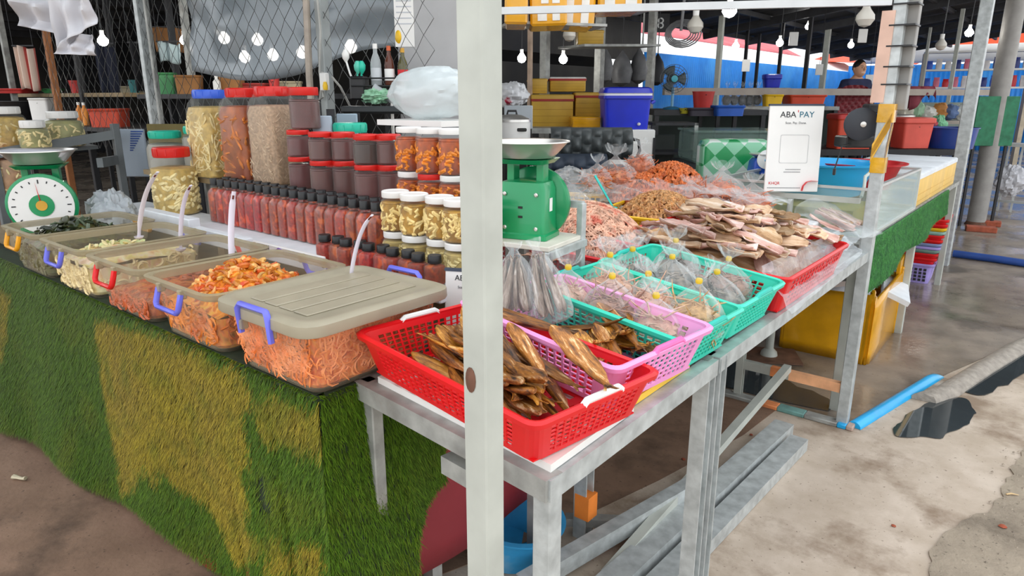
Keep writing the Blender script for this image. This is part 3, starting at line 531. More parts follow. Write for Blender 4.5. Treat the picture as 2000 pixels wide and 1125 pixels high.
# ladles
wl = mat('white_ladle', '#e9e3ef', .35, 0, .03, 6)
def ladle(P, label, w=.010, hole=True):
    t = thing('ladle', label, 'ladle', P[-1]); o = Vector(P[-1]); Q = [Vector(p) - o for p in P]
    # Catmull curve through three points, flat strip with a hanging hole
    cur = []
    for k in range(13):
        s = k / 12; a = Q[0] * (1 - s) ** 2 + Q[1] * 2 * s * (1 - s) + Q[2] * s * s; cur.append(a)
    G().tube([tuple(p) for p in cur], [w * (1.1 if 1 < k < 11 else .75) for k in range(13)], 8, flat=.35).build('handle', wl, t)
    G().lathe([(.004, 0), (.016, .008), (.018, .014), (.015, .011), (.003, .004)], 14, c=(0, 0, -.012)).build('bowl', wl, t)
    d = (cur[1] - cur[0]).normalized(); vw = (Vector((0, 0, CAM_H)) - Vector(P[0])).normalized()
    if hole: G().tube([tuple(cur[1] - d * .006), tuple(cur[1] + d * .006)], .0035, 6).build('hanging_hole', mat('hole_brown', '#6b2f22', .8), t, loc=tuple(vw * .0045))
def ladle_px(a, b, c, yA, yB, yC, lab): e = aty(*c, yC); ladle([aty(*a, yA), aty(*b, yB), e - Vector((0, 0, .045))], lab)
ladle_px((308, 336), (275, 375), (268, 440), 1.16, 1.14, 1.12, 'white ladle handle leaning from the dark green leaf tub')
ladle_px((373, 362), (350, 395), (350, 462), 1.16, 1.14, 1.12, 'white ladle handle rising from the pale pickle tub')
ladle_px((457, 374), (447, 440), (452, 508), 1.14, 1.12, 1.10, 'white ladle handle standing in the red-handled tub')
ladle_px((727, 420), (695, 450), (681, 530), 1.19, 1.17, 1.15, 'curved white ladle handle beside the lidded tub')
# ================================================================== risers behind the tubs
r1 = thing('display_riser', 'white foam-topped riser holding bottles of red sauce', 'riser')
G().box((-2.52, 1.43, .963), (2.44, .29, .03), bev=.004).build('foam_top', foam, r1)
for x in (-3.65, -2.5, -1.4): G().box((x, 1.43, .9), (.05, .26, .1)).build('support', wood, r1)
G().box((-2.53, 1.43, .835), (2.44, .3, .03)).build('lower_board', wood, r1)
for x in (-3.65, -2.5, -1.4): G().box((x, 1.5, .41), (.04, .04, .82)).build('leg', galvd, r1)
r2 = thing('display_riser', 'upper riser board carrying the lidded jars behind the bottles', 'riser')
G().box((-2.62, 1.765, 1.128), (2.3, .35, .024)).build('board', wood, r2)
for x in (-3.7, -2.6, -1.5):
    for y in (1.64, 1.91): G().box((x, y, .558), (.04, .04, 1.115)).build('leg', galvd, r2)
G().box((-2.93, 1.31, .98), (.45, .05, .055), bev=.004).build('foam_block', foam, loc=(0, 0, .0255), label='white foam block in front of the leftmost sauce bottles', cat='foam block')
G().box((-2.48, 1.30, .9925), (.38, .035, .028), bev=.003).build('foam_strip', foam, label='flat white foam strip in front of the sauce bottles', cat='foam strip')
pkg = thing('packet', 'flat pale packet with a dark barcode and purple swirl', 'packet', (-2.05, 1.3, .98)); G().box((0, 0, .012), (.42, .012, .022), bev=.002).build('sleeve', white, pkg)
for k in range(7): G().box((-.17 + k * .011, -.0065, .012), (.005 if k % 2 else .003, .001, .016)).build('barcode_line', black, pkg)
G().tube([(-.06, -.008, .008), (-.04, -.008, .018), (0, -.008, .012), (.05, -.008, .01), (.07, -.008, .016)], .003, 5).build('swirl', mat('purple_ink', '#7a3fa8', .5), pkg)
# sauce bottles
sauce = mat('chilli_sauce', '#98260c', .3, 0, .3, 90, col2='#cf5218', mix=(.52, .64), rnd=.2, coat=.25)
def bottle_proto(name, label, cat, h, hw, capr, caph, m, grp):
    t = thing(name, label, cat, group=grp)
    nk = h - caph
    G().loops([rr(hw - .004, hw - .004, .006, 0, 2), rr(hw, hw, .009, .004, 2), rr(hw, hw, .009, nk * .74, 2), rr(hw * .93, hw * .93, .012, nk * .82, 2), rr(hw * .6, hw * .6, hw * .55, nk * .93, 2), rr(capr * .86, capr * .86, capr * .8, nk * .96, 2), rr(capr * .86, capr * .86, capr * .8, nk + .004, 2)]).build('bottle', jarplastic, t)
    G().loops([rr(hw - .006, hw - .006, .006, .002, 2), rr(hw - .002, hw - .002, .009, .006, 2), rr(hw - .002, hw - .002, .009, nk * .73, 2), rr(hw * .9, hw * .9, .012, nk * .81, 2), rr(hw * .57, hw * .57, hw * .5, nk * .9, 2)]).build('sauce', m, t)
    c = G(); c.lathe([(capr, nk - .002), (capr, h - .002), (capr * .93, h)], 14); cp = c.build('cap', black, t); G().lathe([(capr + .001, nk - .004), (capr + .001, nk + .002)], 14).build('seal_ring', black, cp)
    return t
bp = bottle_proto('sauce_bottle', 'tall square bottle of red chilli sauce with black cap', 'bottle', .188, .028, .019, .026, sauce, 'front row of chilli sauce bottles')
def rowlab(i, n, what):
    if i == 0: return f'leftmost {what}'
    if i == n - 1: return f'rightmost {what}'
    return f'{ORD[i]} from left, {what}' if i < n / 2 else (f'{ORD[n - 1 - i]} from right, {what}')
first = True
def place(proto, locs, labf, grp, jit=.0, rz0=0):
    rg = random.Random(len(locs)); n = len(locs)
    for i, l in enumerate(locs):
        o = copy_tree(proto, None, l, rz0 + rg.uniform(-jit, jit), labf(i, n), grp)
def kill(t):
    for c in list(t.children): kill(c)
    bpy.data.objects.remove(t)
n = 19; place(bp, [(-2.87 + 1.09 * i / (n - 1), 1.475 + .0012 * (n - i), .979) for i in range(n)], lambda i, n: rowlab(i, n, 'tall red sauce bottle in the front bottle row'), 'front row of chilli sauce bottles', .1)
n = 18; place(bp, [(-2.87 + 1.07 * i / (n - 1), 1.540 + .0008 * (n - i), .979) for i in range(n)], lambda i, n: rowlab(i, n, 'black-capped sauce bottle in the rear bottle row'), 'rear row of chilli sauce bottles', .1)
kill(bp)
bs = bottle_proto('small_sauce_bottle', 'x', 'bottle', .088, .026, .02, .018, sauce, 'x')
n = 10; place(bs, [(-1.88 + .50 * i / (n - 1), 1.335 + (.012 if i % 2 else 0), .979) for i in range(n)], lambda i, n: rowlab(i, n, 'short black-capped sauce bottle beside the tub lid'), 'short sauce bottles in front', .1)
kill(bs)
# lidded jars
def jar_proto(name, h, r, lidm, cont, fill=.86, lidh=.016, neck=True, pieces=None):
    t = thing(name, 'x', 'jar'); b = h - lidh
    G().lathe([(r * .9, 0), (r, .006), (r, b * .80), (r * .955, b * .815), (r, b * .83), (r, b * .88), (r * .88, b * .94), (r * .86, b + .002)], 22).build('jar_body', jarplastic, t)
    G().lathe([(r * .86, .003), (r * .965, .008), (r * .965, b * .8), (r * .92, b * .815), (r * .96, b * .83), (r * .95, b * fill), (r * .8, b * fill + .003)], 22).build('contents', cont, t)
    g = G(); g.lathe([(r * .93, b - .002), (r * .95, b), (r * .95, h - .003), (r * .9, h), (r * .8, h), (r * .78, h - .002)], 24); lo = g.build('lid', lidm, t)
    if pieces: 
        mm, nn, pr, pl = pieces; rg = random.Random(nn); g = G()
        for k in range(nn):
            a = rg.uniform(0, 6.28); z = rg.uniform(.01, b * .74); q = r * .955; P = []
            da, dz = rg.uniform(-.5, .5), rg.uniform(-1, 1)
            for s in range(4):
                zz = min(b * .8, max(.006, z + dz * pl * s / 3)); aa = a + da * s / 3 + .15 * math.sin(s * 2); P.append((q * math.cos(aa), q * math.sin(aa), zz))
            if abs(dz) * pl > .004: g.tube(P, [pr * .6, pr, pr, pr * .5], 5)
        g.build('pickle_pieces', mm, t)['kind'] = 'stuff'
    return t
redlid = mat('red_lid', '#d8251f', .35, 0, .08, 10); whitelid = mat('white_lid', '#efedea', .4, 0, .03, 10); bluelid = mat('blue_lid', '#3b67dc', .35, 0, .06, 10); teallid = mat('teal_lid', '#27c0a2', .35, 0, .06, 10)
paste = mat('shrimp_paste', '#5f3230', .35, 0, .12, 25, rnd=.12, coat=.2); pasted = mat('dark_paste', '#3a241e', .35, 0, .1, 25, coat=.2)
shrj = mat('shrimp_in_jar', '#b5500f', .3, 0, .3, 45, col2='#7d2e0a', mix=(.45, .6)); shp = mat('jar_shrimp_piece', '#e88a30', .35, 0, .25, 50)
garl = mat('pickled_garlic', '#b98a2c', .3, 0, .3, 45, col2='#8f6418', mix=(.45, .6)); gap = mat('garlic_piece', '#ecd08a', .35, 0, .15, 50)
jr = jar_proto('paste_jar', .105, .047, redlid, paste); jrd = jar_proto('paste_jar', .105, .047, redlid, pasted); jrl = jar_proto('paste_jar', .13, .049, redlid, paste)
RX = (585, 628, 672, 716, 760); RY = (1.65, 1.60, 1.65, 1.60, 1.65)
for tier in (0, 1):
    for i, px in enumerate(RX):
        q = aty(px, 300, RY[i]); lab = rowlab(i, 5, f'red-lidded jar of purple-brown paste in the {"upper" if tier else "lower"} tier')
        copy_tree((jrd if i == 3 else jr) if tier else jrl, None, (q.x, RY[i], 1.1405 + tier * .1305), 0, lab, 'red-lidded paste jars')
kill(jr); kill(jrd); kill(jrl)
# back row showing only their red lids
jr = jar_proto('paste_jar', .105, .047, redlid, paste)
for i, px in enumerate((650, 697, 740)):
    q = aty(px, 262, 1.76); copy_tree(jr, None, (q.x, 1.77, 1.247), 0, rowlab(i, 3, 'red-lidded paste jar half hidden in the rear upper row'), 'rear paste jars'); copy_tree(jr, None, (q.x, 1.77, 1.1405), 0, rowlab(i, 3, 'red-lidded paste jar hidden in the rear lower row'), 'rear paste jars')
kill(jr)
jt = jar_proto('paste_jar', .165, .062, redlid, paste, lidh=.03); jt['label'] = 'large red-lidded paste jar standing on top of the jar tiers'; jt.location = (aty(588, 230, 1.68).x, 1.7, 1.376)
OX = (800, 845, 884)
ja = jar_proto('shrimp_jar', .145, .045, whitelid, shrj, pieces=(shp, 60, .006, .03))
for i, px in enumerate(OX): copy_tree(ja, None, (aty(px, 300, 1.60).x, 1.60 - .012 * (i % 2), 1.262), 0, rowlab(i, 3, 'white-lidded jar of orange shrimp in the top tier'), 'tall shrimp jars')
kill(ja)
jw = jar_proto('shrimp_jar', .121, .045, whitelid, shrj, pieces=(shp, 45, .006, .03)); jx = jar_proto('shrimp_jar', .121, .045, redlid, shrj, pieces=(shp, 45, .006, .03))
for i, px in enumerate(OX): copy_tree((jw, jx, jw)[i], None, (aty(px, 300, 1.60).x, 1.60 - .012 * (i % 2), 1.1405), 0, ('short white-lidded shrimp jar under the leftmost tall shrimp jar', 'short red-lidded shrimp jar under the middle tall shrimp jar', 'short white-lidded shrimp jar under the rightmost tall shrimp jar')[i], 'short shrimp jars')
kill(jw); kill(jx)
jg = jar_proto('garlic_jar', .125, .0455, whitelid, garl, pieces=(gap, 60, .006, .045), lidh=.018); jh = jar_proto('garlic_jar', .118, .0455, whitelid, mat('pale_roots', '#bda564', .35, 0, .2, 50), pieces=(mat('root_piece', '#dcc98c', .35, 0, .12, 50), 60, .005, .04), lidh=.018)
for i, px in enumerate((775, 815, 860, 900, 938)):
    x = aty(px, 440, 1.43).x; copy_tree(jh, None, (x, 1.43 - .008 * (i % 2), .979), i, rowlab(i, 5, 'white-lidded jar of pale pickled roots in the lower pair of tiers'), 'pale root jars'); copy_tree(jg, None, (x, 1.43 - .008 * (i % 2), 1.0975), i * 1.3, rowlab(i, 5, 'white-lidded jar of yellow pickled shoots stacked on top'), 'yellow shoot jars')
kill(jg); kill(jh)
# big square storage jars
def big_jar(loc, h, hw, lidm, cont, label, pieces=None, rz=0, lidh=.035, fill=.88, round_=False):
    t = thing('storage_jar', label, 'jar', loc, rz); b = h - lidh; rc = hw * (.98 if round_ else .45)
    lp = lambda s, z: rr(hw * s, hw * s, rc * s, z, 5)
    G().loops([lp(.93, 0), lp(1, .01), lp(1, b * .82), lp(.9, b * .93), lp(.72, b * .99), lp(.72, b + .004)]).build('jar_body', jarplastic, t)
    zf = b * fill; s = 1 if fill < .83 else .93
    G().loops([lp(.9, .004), lp(.965, .013), lp(.965, min(zf, b * .8)), lp(.93 * s, zf), lp(.6, zf + .006)]).build('contents', cont, t)
    lo = G(); lo.lathe([(hw * .78, b - .004), (hw * .8, b), (hw * .8, h - .005), (hw * .76, h), (hw * .6, h)], 28); l = lo.build('lid', lidm, t)
    for k in range(24): a = k / 24 * 2 * math.pi; G().box((0, 0, 0), (.003, .004, lidh * .7)).build('grip_ridge', lidm, l, loc=(hw * .805 * math.cos(a), hw * .805 * math.sin(a), b + lidh * .45), rot=(0, 0, a)) if k % 2 == 0 else None
    if pieces:
        mm, nn, pr, pl = pieces; rg = random.Random(nn); g = G()
        for k in range(nn):
            z = rg.uniform(.02, zf * .88); a = rg.uniform(-.8, .8) * hw; sd = rg.randrange(4); P = []; dx, dz = rg.uniform(-1, 1) * pl, rg.uniform(-1, 1) * pl
            for s in range(4):
                c = max(-hw * .8, min(hw * .8, a + dx * s / 3)); zz = max(.01, min(zf * .92, z + dz * s / 3 + .004 * math.sin(s * 3))); q = hw * .955
                if round_:
                    an = c / hw * 1.2 + sd * 1.57; P.append((q * math.cos(an), q * math.sin(an), zz))
                else: P.append(((c, -q), (q, c), (c, q), (-q, c))[sd] + (zz,))
            g.tube(P, [pr * .5, pr, pr, pr * .5], 5)
        g.build('pickle_pieces', mm, t)['kind'] = 'stuff'
    return t
bamb = mat('bamboo_shoots', '#c9a95c', .4, 0, .2, 40); bap = mat('bamboo_piece', '#ecd9a0', .4, 0, .1, 40)
big_jar((aty(421, 300, 1.66).x, 1.66, 1.1405), .395, .088, bluelid, bamb, 'tall blue-lidded jar of pale shredded bamboo shoots', (bap, 320, .0045, .05), .15)
big_jar((aty(486, 300, 1.67).x, 1.67, 1.1405), .40, .09, redlid, mat('orange_ferment', '#a8561f', .4, 0, .3, 22, col2='#8a3f1c', mix=(.45, .6)), 'tall red-lidded jar of reddish orange ferment', (mat('ferment_piece', '#c9742e', .4, 0, .3, 30), 140, .006, .05), .1)
big_jar((aty(541, 300, 1.69).x, 1.69, 1.1405), .405, .088, redlid, mat('beige_krill', '#b5977a', .6, 0, .18, 90, .3, 120), 'tall red-lidded jar of beige fermented krill', (mat('krill_piece', '#cdb294', .6, 0, .15, 60), 260, .0022, .03), .1)
big_jar((aty(341, 350, 1.49).x, 1.49, .979), .305, .098, redlid, bamb, 'round red-lidded jar of yellow pickles beside the plastic bag', (bap, 220, .009, .03), .3, round_=True, lidh=.04, fill=.8)
big_jar((aty(318, 320, 1.72).x, 1.75, 1.0), .33, .1, teallid, mat('pale_brine', '#9c968a', .4, 0, .1, 10), 'round teal-lidded jar behind the red-lidded yellow pickles', None, 0, round_=True)
big_jar((aty(393, 300, 1.86).x, 1.84, 1.1405), .215, .07, teallid, mat('pale_brine', '#9c968a', .4), 'small teal-lidded jar half hidden by the blue-lidded jar', None, 0, round_=True)
big_jar((aty(375, 400, 1.545).x, 1.50, .979), .19, .04, mat('mauve_lid', '#b58aa6', .4), mat('brown_sauce', '#6d4630', .4, 0, .2, 30), 'small mauve-lidded brown jar left of the sauce bottles', None, .2, lidh=.022)
big_jar((aty(706, 240, 1.9).x, 1.84, 1.1405), .26, .085, teallid, mat('murky_brine', '#8d8262', .4, 0, .15, 8), 'round teal-lidded jar of murky brine behind the paste jars', None, 0, round_=True)
# big clear bag bundle, small bag, payment card at the post
def lump_bag(name, label, loc, sx, sy, sz, m, seed, cat='bag', wr=.1, n=28):
    g = G(); 
    def fn(u, v):
        a = u * 2 * math.pi; t = v * math.pi; d = Vector((math.cos(a) * math.sin(t), math.sin(a) * math.sin(t), -math.cos(t)))
        k = 1 + wr * (fbm(d.x * 2 + seed, d.y * 2, d.z * 2) + .6 * fbm(d.x * 6, d.y * 6 + seed, d.z * 6) + .3 * fbm(d.x * 15, d.y * 15, d.z * 15 + seed)) * 1.4
        return (d.x * sx * k, d.y * sy * k, sz + d.z * sz * k * (1 if d.z > 0 else .98))
    g.sheet(fn, n * 2, n); return g.build(name, m, loc=loc, label=label, cat=cat)
lump_bag('plastic_bag', 'puffed white plastic bag lying over the tall shrimp jars', (aty(835, 230, 1.85).x, 1.87, 1.42), .2, .12, .095, mat('white_film_bag', '#e3ecee', .2, 0, .04, 4, bump=.6, bscale=9, alpha=.5, rimalpha=.4, spec=.9), 3, wr=.07)
G().box((0, 0, 0), (.34, .24, .02)).build('bag_tray', white, loc=(aty(835, 230, 1.85).x, 1.87, 1.411), label='white tray under the puffed plastic bag', cat='tray')
lump_bag('plastic_bag', 'crumpled clear plastic bag left of the yellow pickle jar', (-3.38, 1.26, .843), .15, .09, .125, mat('grey_film_bag', '#cfd6dc', .25, 0, .05, 4, bump=.6, bscale=18, alpha=.6, rimalpha=.3, spec=.9), 8, wr=.2)
def font(txt, size, m, parent, loc, rot=(0, 0, 0), name='lettering', ext=.0006, align='LEFT'):
    c = bpy.data.curves.new(name, 'FONT'); c.body = txt; c.size = size; c.extrude = ext; c.align_x = align; o = bpy.data.objects.new(name, c); COL.objects.link(o)
    dg = bpy.context.evaluated_depsgraph_get(); me = bpy.data.meshes.new_from_object(o.evaluated_get(dg)); bpy.data.objects.remove(o); me.materials.clear(); me.materials.append(m)
    q = bpy.data.objects.new(name, me); COL.objects.link(q); q.parent = parent; q.location = loc; q.rotation_euler = rot; return q
ink = mat('black_ink', '#2a2d31', .6); tealink = mat('teal_ink', '#1f6f86', .6); redink = mat('red_ink', '#d8232a', .5); greyink = mat('grey_ink', '#7d7d80', .7)
def pay_sign(label, loc, rz, rx, w, h, full=True):
    t = thing('payment_sign', label, 'sign', loc, rot=(rx, 0, rz))
    G().box((0, .006, h / 2), (w, .012, h), bev=.002).build('panel', white, t)
    G().box((0, .008, h + .003), (w + .004, .02, .008)).build('top_edge', mat('slate_edge', '#3a4356', .5), t)
    F = (R(90), 0, 0)
    font('ABA', w * .155, ink, t, (-w * .30, -.0008, h * .865), F); font("'", w * .16, redink, t, (w * .015, -.0008, h * .875), F); font('PAY', w * .155, tealink, t, (w * .05, -.0008, h * .865), F)
    if full:
        font('Scan. Pay. Done.', w * .058, greyink, t, (0, -.0008, h * .79), F, align='CENTER')
        fr = G(); fr.loops([[(p[0], -.001, p[1] + h * .5) for p in rr(w * s, w * s, w * .03, 0, 3)] for s in (.265, .255)], False, False); fr.build('scan_frame', mat('frame_grey', '#c4c4c4', .6), t)
        for zz, x0, x1 in ((.262, -.12, .14), (.232, -.15, .15), (.045, -.44, .18)):
            g = G(); k = x0
            while k < x1: g.box((w * k, -.0008, h * zz), (w * .018, .0008, h * .009)); k += .026
            g.build('faint_print', greyink, t)
        font('KHQR', w * .075, redink, t, (-w * .43, -.0008, h * .085), F)
        a = G(); a.tube([(w * .19, -.001, .004), (w * .21, -.001, h * .07), (w * .27, -.001, h * .115), (w * .36, -.001, h * .13), (w * .475, -.001, h * .125)], w * .085, 6, flat=.06); a.build('red_swoosh', redink, t)
    else:
        font('Scan. Pay. Done.', w * .07, greyink, t, (0, -.0008, h * .75), F, align='CENTER')
    return t
pay_sign('small white payment card half hidden behind the close post', (-1.235, 1.325, .85), R(26), R(-8), .14, .19, False)
# ================================================================== baskets
def basket(name, label, L, Wd, H, flare, m, loc, rot=(0, 0, 0), nx=18, ny=11, nz=6, grip=None, hole=.74, group=None, rimw=.009, cat='basket'):
    t = thing(name, label, cat, loc, rot=rot, group=group); r = .022
    ul = []   # (side, position along straight 0..1) or corner angle, hole flag to the next line
    for side, n in ((0, nx), (1, ny), (2, nx), (3, ny)):
        e = .06
        ul.append(('s', side, 0, False)); 
        for k in range(n):
            a = e + (1 - 2 * e) * (k + (1 - hole) / 2) / n; b = e + (1 - 2 * e) * (k + (1 + hole) / 2) / n; ul.append(('s', side, a, True)); ul.append(('s', side, b, False))
        ul.append(('s', side, 1, False)); ul += [('c', side, q / 4, False) for q in (1, 2, 3)]
    vl = [(0, False), (.06, False)]
    for k in range(nz): vl += [(.1 + .72 * (k + (1 - hole) / 2) / nz, True), (.1 + .72 * (k + (1 + hole) / 2) / nz, False)]
    vl += [(1, False)]
    C = [(1, -1), (1, 1), (-1, 1), (-1, -1)]    # corner after side 0 (near), 1 (right), 2 (far), 3 (left)
    def pt(u, v):
        hx_, hy_ = L / 2 - flare * (1 - v), Wd / 2 - flare * (1 - v)
        k, sd, q, _ = u
        if k == 's':
            s = -1 + 2 * q
            return ((s * (hx_ - r), -hy_), (hx_, s * (hy_ - r)), (-s * (hx_ - r), hy_), (-hx_, -s * (hy_ - r)))[sd] + (v * H,)
        cx, cy = C[sd]; a = -math.pi / 2 + sd * math.pi / 2 + q * math.pi / 2
        return (cx * (hx_ - r) + r * math.cos(a), cy * (hy_ - r) + r * math.sin(a), v * H)
    n = len(ul); vs = [pt(u, v[0]) for v in vl for u in ul]; fs = []
    for j in range(len(vl) - 1):
        for i in range(n):
            if vl[j][1] and ul[i][3]: continue
            fs.append((j * n + i, j * n + (i + 1) % n, (j + 1) * n + (i + 1) % n, (j + 1) * n + i))
    g = G().add(vs, fs); g.build('wall', m, t, smooth=False, solid=.003)
    g = G(); hx_, hy_ = L / 2, Wd / 2
    g.loops([rr(hx_ - .003, hy_ - .003, r, H - .012, 4), rr(hx_ + rimw, hy_ + rimw, r + .006, H - .012, 4), rr(hx_ + rimw + .002, hy_ + rimw + .002, r + .006, H - .002, 4), rr(hx_ + rimw - .004, hy_ + rimw - .004, r + .005, H + .003, 4), rr(hx_ - .003, hy_ - .003, r, H, 4)], False, False, wrap=True); g.build('rim', m, t)
    bx, by = L / 2 - flare, Wd / 2 - flare; g = G(); nn = 9; us = [];
    for k in range(nn): us += [(k + .2) / nn, (k + .8) / nn]
    us = [0] + us + [1]; vs = [(-bx + 2 * bx * a, -by + 2 * by * b, .001) for b in us for a in us]; k = len(us)
    g.add(vs, [(j * k + i, j * k + i + 1, (j + 1) * k + i + 1, (j + 1) * k + i) for j in range(k - 1) for i in range(k - 1) if not (i % 2 == 1 and j % 2 == 1)]); g.build('base', m, t, smooth=False, solid=.003)
    if grip:
        for s in (-1, 1): G().tube([(s * (L / 2 + .004), -.055, H - .004), (s * (L / 2 + .004), -.045, H + .004), (s * (L / 2 + .004), .045, H + .004), (s * (L / 2 + .004), .055, H - .004)], .0075, 8).build('grip', grip, t)
    return t
BR = (0, R(2), R(-8))
basket('plastic_basket', 'red perforated basket of brown dried fish with white grips, at the near corner', .575, .35, .098, .028, red, (-.905, 1.065, .876), BR, 20, 13, 7, white)
basket('plastic_basket', 'pink perforated basket holding golden-brown dried fish', .47, .375, .112, .026, pink, (-.868, 1.335, .888), (0, R(5), R(-6)), 16, 13, 6, mat('deep_pink_plastic', '#ee6fb4', .4))
tg = mat('deep_teal_plastic', '#1fbfae', .4)
basket('plastic_basket', 'teal perforated basket of tied bags next to the pink basket', .45, .335, .112, .024, teal, (-.865, 1.705 - .13, .880), (0, R(7), R(-2)), 16, 12, 6, tg)
basket('plastic_basket', 'teal perforated basket of tied bags next to the squid tray', .45, .335, .112, .024, teal, (-.868, 1.915, .880), (0, R(7), R(-1)), 16, 12, 6, tg)
basket('plastic_basket', 'red basket under the spread of dried squid', .66, .68, .12, .02, red, (-.96, 2.44, .872), (0, R(4), 0), 16, 16, 5)
basket('plastic_basket', 'red basket lined with film under the pink squid shreds', .52, .5, .12, .02, red, (-1.44, 2.17, .87), (0, R(3), R(4)), 14, 14, 5)
basket('plastic_basket', 'yellow basket of small tan dried shrimp', .46, .42, .1, .02, yellow, (-1.42, 2.82, .895), (R(-2), R(3), R(20)), 14, 12, 4)
basket('plastic_basket', 'yellow basket under the rear bags of dried shrimp', .4, .4, .09, .02, yellow, (-1.86, 2.82, .93), (0, 0, R(10)), 10, 10, 4)
# ================================================================== dried fish
def fish_mat(nm, stops, sc=1.0, rough=.38):
    m = bpy.data.materials.new(nm); m.use_nodes = True; N = m.node_tree.nodes; L = m.node_tree.links; p = N['Principled BSDF']; tc = N.new('ShaderNodeTexCoord'); oi = N.new('ShaderNodeObjectInfo')
    mp = N.new('ShaderNodeMapping'); mp.inputs['Scale'].default_value = (9 * sc, 70 * sc, 60 * sc); L.new(tc.outputs['Object'], mp.inputs[0]); vm = N.new('ShaderNodeVectorMath'); vm.operation = 'SCALE'; vm.inputs[0].default_value = (17, 31, 11); L.new(oi.outputs['Random'], vm.inputs['Scale']); L.new(vm.outputs[0], mp.inputs['Location'])
    n1 = N.new('ShaderNodeTexNoise'); n1.inputs['Scale'].default_value = 1; n1.inputs['Detail'].default_value = 6; n1.inputs['Roughness'].default_value = .7; L.new(mp.outputs[0], n1.inputs['Vector'])
    rp = N.new('ShaderNodeValToRGB'); e = rp.color_ramp.elements; e[0].position = .36; e[0].color = (*srgb(stops[0]), 1); e[1].position = .66; e[1].color = (*srgb(stops[-1]), 1)
    for i, c in enumerate(stops[1:-1]): x = e.new(.44 + .12 * i / max(1, len(stops) - 3)); x.color = (*srgb(c), 1)
    L.new(n1.outputs['Fac'], rp.inputs[0]); hs = N.new('ShaderNodeHueSaturation'); mr = N.new('ShaderNodeMapRange'); mr.inputs[3].default_value = .65; mr.inputs[4].default_value = 1.35; L.new(oi.outputs['Random'], mr.inputs[0]); L.new(mr.outputs[0], hs.inputs['Value']); L.new(rp.outputs[0], hs.inputs['Color']); L.new(hs.outputs[0], p.inputs['Base Color'])
    bp = N.new('ShaderNodeBump'); bp.inputs['Strength'].default_value = .7; bp.inputs['Distance'].default_value = .004; L.new(n1.outputs['Fac'], bp.inputs['Height']); L.new(bp.outputs[0], p.inputs['Normal']); p.inputs['Roughness'].default_value = rough; MATS[nm] = m; return m
fm = fish_mat('dried_fish', ['#2a1608', '#6b3f18', '#a86a26', '#e6c89a']); fm2 = fish_mat('golden_fish', ['#43240b', '#8a5416', '#c98a34', '#eccb8c'])
def fish_mesh(nm, m, L, Wd, T, bend, curl, seed):
    pk0 = [(0, .22, .5), (.05, .62, .9), (.14, .9, 1), (.3, 1, 1), (.5, .92, .85), (.68, .68, .65), (.82, .36, .5), (.9, .2, .4), (.95, .42, .2), (1.0, .62, .12)]; prof = []
    for k in range(19):
        t = k / 18; i = max(j for j in range(len(pk0) - 1) if pk0[j][0] <= t); f = (t - pk0[i][0]) / (pk0[i + 1][0] - pk0[i][0]); prof.append((t, pk0[i][1] + f * (pk0[i + 1][1] - pk0[i][1]), pk0[i][2] + f * (pk0[i + 1][2] - pk0[i][2])))
    g = G(); ls = []
    for t, w, h in prof:
        c = Vector(((t - .5) * L, bend * math.sin(t * 3), curl * (t - .5) ** 2)); l = []
        for k in range(14):
            a = 2 * math.pi * k / 14; rg_ = 1 + .16 * fbm(t * 6 + seed, math.cos(a) * 2, math.sin(a) * 2) + .18 * fbm(t * 3, math.cos(a) * 7 + seed, math.sin(a) * 7)
            y = math.cos(a) * Wd / 2 * w * rg_; z = math.sin(a) * T / 2 * h * rg_; z += .25 * abs(y) * (1 if seed % 2 else -.4) * h
            l.append((c.x - (.012 if t == 1 and abs(math.cos(a)) < .4 else 0), c.y + y, c.z + z))
        ls.append(l)
    g.loops(ls); return g.mesh(nm, m, ang=60)
FISH = [fish_mesh('dried_fish', fm, .25, .036, .024, .012, .05, 1), fish_mesh('dried_fish', fm, .24, .031, .026, -.016, -.04, 2), fish_mesh('dried_fish', fm, .26, .042, .018, .014, .06, 3), fish_mesh('dried_fish', fm2, .25, .04, .018, -.01, .05, 5)]
rg = random.Random(21)
def put(local, base, rot):      # point in a tilted basket frame -> world
    return Matrix.Translation(base) @ Matrix.Rotation(rot[2], 4, 'Z') @ Matrix.Rotation(rot[1], 4, 'Y') @ Matrix.Rotation(rot[0], 4, 'X') @ Vector(local)
k = 0
for lay, n in enumerate((11, 12, 13, 12, 9)):
    for i in range(n):
        u = -.155 + .30 * (i + .5) / n + rg.uniform(-.015, .015); v = rg.uniform(-.07, .045) * (1 - lay * .12) - .01
        yaw = R(-30) + rg.gauss(0, .12) - u * .9 + (R(8) if u < -.06 else 0)
        p = put((u * (1 - .08 * lay) + .01, v,   .028 + lay * .019), (-.905, 1.065, .876), BR)
        sd_ = 'left of' if p.x * _rt[0] + p.y * _rt[1] < -.06 * (p.x * _fw[0] + p.y * _fw[1]) else 'right of'; lv_ = 'topmost' if lay > 3 else ('upper' if lay > 1 else 'lower'); lab = f'brown dried fish in the {lv_} layer of the red basket, {sd_} the close post'
        inst(rg.choice(FISH), 'dried_fish', None, p, (rg.gauss(0, .22), R(6) + rg.gauss(0, .06), yaw + (math.pi if rg.random() < .25 else 0)), rg.uniform(.9, 1.1), lab, 'fish', 'dried fish in the red basket')
inst(FISH[0], 'dried_fish', None, put((-.05, .12, .115), (-.905, 1.065, .876), BR), (.1, .03, R(2)), 1.15, 'long brown dried fish lying across the rims of the red and pink baskets', 'fish')
